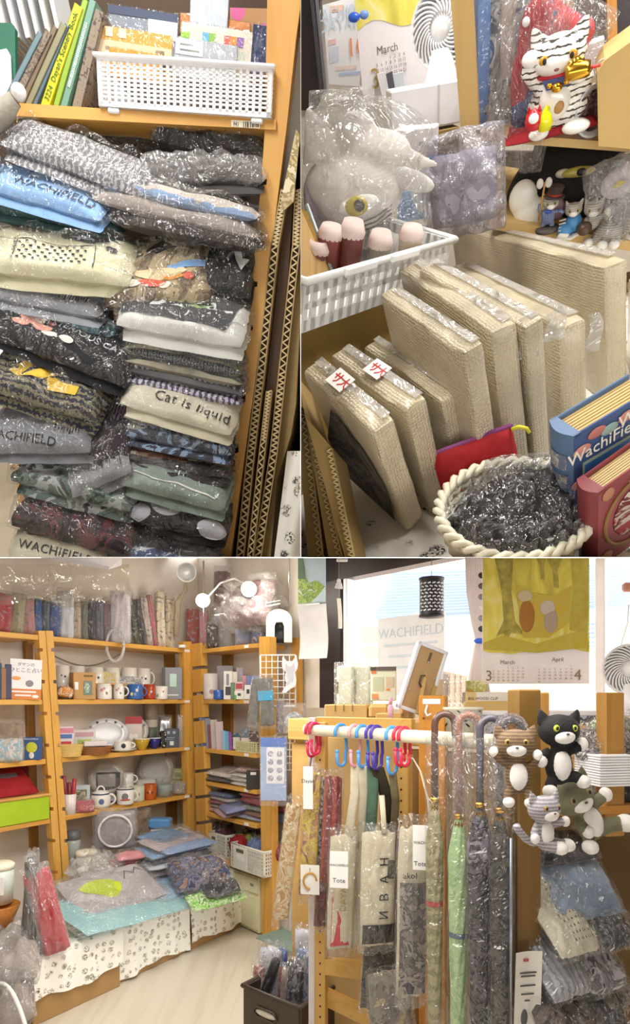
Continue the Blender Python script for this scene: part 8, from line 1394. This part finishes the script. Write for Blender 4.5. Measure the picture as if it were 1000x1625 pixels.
for i, (x, y, Y, w, dp, h, mt, yw, tl_, lb) in enumerate(((950, 1185, 1.6, .16, .1, .05, camo('#4a4648', '#8a8486', '#3c383a', '#b5a9a0', sc=18), 20, 40, 'dark crumpled bagged cloths above the white striped box'), (985, 1170, 1.65, .14, .12, .06, camo('#c9bcc4', '#8d8a80', '#6f7a52', '#d6ced4', sc=16), 10, 40, 'pale bagged cloths at the upper right edge'), (985, 1215, 1.62, .1, .1, .05, camo('#d9cfc6', '#c9a84a', '#d9cfc6', sc=16), 0, 30, 'white bagged cushion with yellow spot at the right edge'), (985, 1265, 1.62, .12, .1, .05, camo('#3a4a60', '#5a5458', '#2c2a30', '#4a6a90', sc=18), 0, 30, 'dark printed bagged cloth low at the right edge'), (905, 1385, 1.5, .2, .22, .03, cloth('#a9bcd4', '#6a7e98', 7), 24, 50, 'pale blue shirt in very shiny bag under the plush cats'), (885, 1345, 1.52, .18, .1, .03, cloth('#2c2c34', '#3a3a44', 14), 24, 30, 'black shirt in shiny bag right below the striped plush'), (885, 1450, 1.42, .13, .19, .035, cloth('#dcd7c0', '#c9c4ac', 14, bs=.3), 30, 48, 'cream tote with black dots in a clear bag at the right'), (955, 1450, 1.48, .12, .16, .03, camo('#4a4c50', '#3c3e44', '#6a6c70', sc=10), 30, 48, 'charcoal cushion with green badge in a clear bag'), (925, 1430, 1.52, .1, .12, .03, camo('#8a6038', '#5a4028', '#c9a070', '#3c2c20', sc=20), 30, 48, 'brown photo-printed pouch between tote and charcoal cushion'), (880, 1525, 1.4, .13, .16, .035, stripe('#a9abb2', '#8a8c94', 120, 0, 3, .6), 30, 46, 'grey striped shirt in clear bag below the dotted tote'), (940, 1525, 1.45, .12, .14, .035, camo('#8d8a94', '#6a6870', '#c4c0c8', '#4a484e', sc=12), 30, 46, 'grey shirt with print in clear bag at the right'), (960, 1560, 1.48, .12, .12, .04, camo('#4a4640', '#8a7c70', '#2c2a2c', sc=12), 30, 46, 'dark mixed bundle in clear bag at the lower right'), (885, 1590, 1.38, .16, .14, .04, camo('#3c3836', '#5a4a44', '#2a2628', sc=12), 26, 46, 'brown black shirt in clear bag at the bottom right'), (945, 1625, 1.4, .18, .14, .04, camo('#2c2a2e', '#4a4a54', '#6a6a70', sc=12), 26, 46, 'black shirt in clear bag at the very bottom right'))):
    mk = mk_dots(-.1, -.35, .42, .35, 8, 9, .016, INK) if 'black dots' in lb else mk_poly([arcp(-.1, .2, .12, .16, 0, 360)], plain('#a9cf86', .6)) if 'green badge' in lb else None
    lay('bagged_shirt' if i > 3 else 'bagged_cloth', lb, 'shirt' if i > 3 else 'cloth', x, y, Y, w, dp, h, mt, yw, tl_, 0, mk, True, 'bagged shirts on the right rack', wr=.3, ftn=.05)
# ---- brown crate with bagged goods on the floor
KM = Matrix.Translation(P(430, 1712, 2.2)) @ Rz(-38)
o = thing('folding_crate', 'dark brown plastic crate with white lettering in front', 'crate', KM); kb = plain('#463a2e', .5); cw_, cd_, chh = .26, .26, .29
for nm, c, z in (('front_panel', (0, 0, chh/2), (cw_, .012, chh)), ('back_panel', (0, cd_, chh/2), (cw_, .012, chh)), ('side_panel', (-cw_/2, cd_/2, chh/2), (.012, cd_, chh)), ('side_panel', (cw_/2, cd_/2, chh/2), (.012, cd_, chh))): part(nm, MB().box(c, z, .003), kb, o, False)
part('rim', MB().tube([(-cw_/2-.004, -.004, chh), (cw_/2+.004, -.004, chh), (cw_/2+.004, cd_+.004, chh), (-cw_/2-.004, cd_+.004, chh)], .009, 6, closed=True), kb, o); part('base', MB().box((0, cd_/2, .004), (cw_, cd_, .008)), kb, o, False)
part('handle_hole', MB().ell((-.02, -.006, chh*.76), (.05, .004, .012), 16, 8), plain('#d9d2c4', .5), o); part('handle_lip', MB().tube([(-.075, -.009, chh*.76), (-.06, -.009, chh*.76+.018), (.02, -.009, chh*.76+.018), (.035, -.009, chh*.76), (.02, -.009, chh*.76-.018), (-.06, -.009, chh*.76-.018)], .004, 6, closed=True), kb, o)
for i in range(7): part('lettering_mark', MB().ell((-.1+.03*i, -.007, chh*.42-.01*(i % 3)), (.009, .0015, .02-.003*(i % 3)), 8, 6), plain('#d9d6d0', .5), o)
for i, (x, y0, y1, Y, w, mt, lb) in enumerate(((411, 1532, 1650, 2.36, .05, camo('#c9bcb8', '#a86a60', '#dcd6d2', sc=20), 'small pale packet at the left of the crate'), (430, 1503, 1650, 2.36, .09, spots('#d9dae6', '#5a6a9a', 90, .2, .5), 'white packet with blue dots in the crate'), (443, 1505, 1640, 2.44, .07, plain('#5a7ac0', .4), 'blue packet behind the dotted one in the crate'), (440, 1520, 1640, 2.32, .035, plain('#26242a', .5), 'black handled tool packet in the crate'), (455, 1535, 1650, 2.28, .05, stripe('#b9a9a4', '#8a4038', 40, 0, 1), 'grey and rust rolled packet in the crate'), (470, 1528, 1650, 2.26, .06, camo('#8a8c98', '#4a4a50', '#a9acb8', sc=14), 'dark grey rolled packet in the crate'), (484, 1505, 1640, 2.32, .07, camo('#d3d9e6', '#8a9cc0', '#e6e9f0', sc=14), 'light blue glossy packet in the crate'), (484, 1475, 1600, 2.42, .08, plain('#e3e6f0', .4), 'white shiny folded bag at the back of the crate'))):
    hang('crate_packet', lb, 'packet', x, y0, y1, Y, w, mt, -20, .03, (-4, 3, 0, 20, 4, 2, -2, 0)[i], True, None, 'packets in the crate', fmat=film(.1, sc=8))
# ================================================================ trim every bay to its dividing panels
import bmesh
bpy.context.view_layer.update()
C0 = Vector((0, 0, H)); SLOPE = Vector((0, -SL, 1)); SIDE = Vector((1, -SX, 0))       # normals of the sloping ceiling panel and of the wall_middle panel
CUT = {'tl': [(-SLOPE, ), (SIDE, )], 'tr': [(-SLOPE, ), (-SIDE, )], 'room': [(SLOPE, )]}
GAP = .0006
gone = []
for o, bay in BAYS:
    if bay not in CUT or o.type != 'MESH': continue
    MW = o.matrix_world
    for (n,) in CUT[bay]:
        ln = n.normalized(); co = [MW @ Vector(c) for c in o.bound_box]
        ds = [(c-C0).dot(ln)+GAP*max(.1, c.y) for c in co]
        if max(ds) <= 0: continue
        if min(ds) >= 0: gone.append(o); break
        if o.data.users > 1: o.data = o.data.copy()
        bm = bmesh.new(); bm.from_mesh(o.data); mi = MW.inverted()
        p0 = C0-ln*GAP*max(.2, MW.translation.y)
        nl = (MW.to_3x3().transposed() @ ln).normalized()
        bmesh.ops.bisect_plane(bm, geom=bm.verts[:]+bm.edges[:]+bm.faces[:], dist=1e-6, plane_co=mi @ p0, plane_no=nl, clear_outer=True)
        if not bm.faces: gone.append(o); bm.free(); break
        bm.to_mesh(o.data); bm.free()
gs = set(gone)
for o in list(gs):
    for c in list(o.children): gs.add(c)
roots = {o for o, b in BAYS if o.type == 'EMPTY'}
for o in gs: bpy.data.objects.remove(o)
for o in roots:
    if not o.children: bpy.data.objects.remove(o)
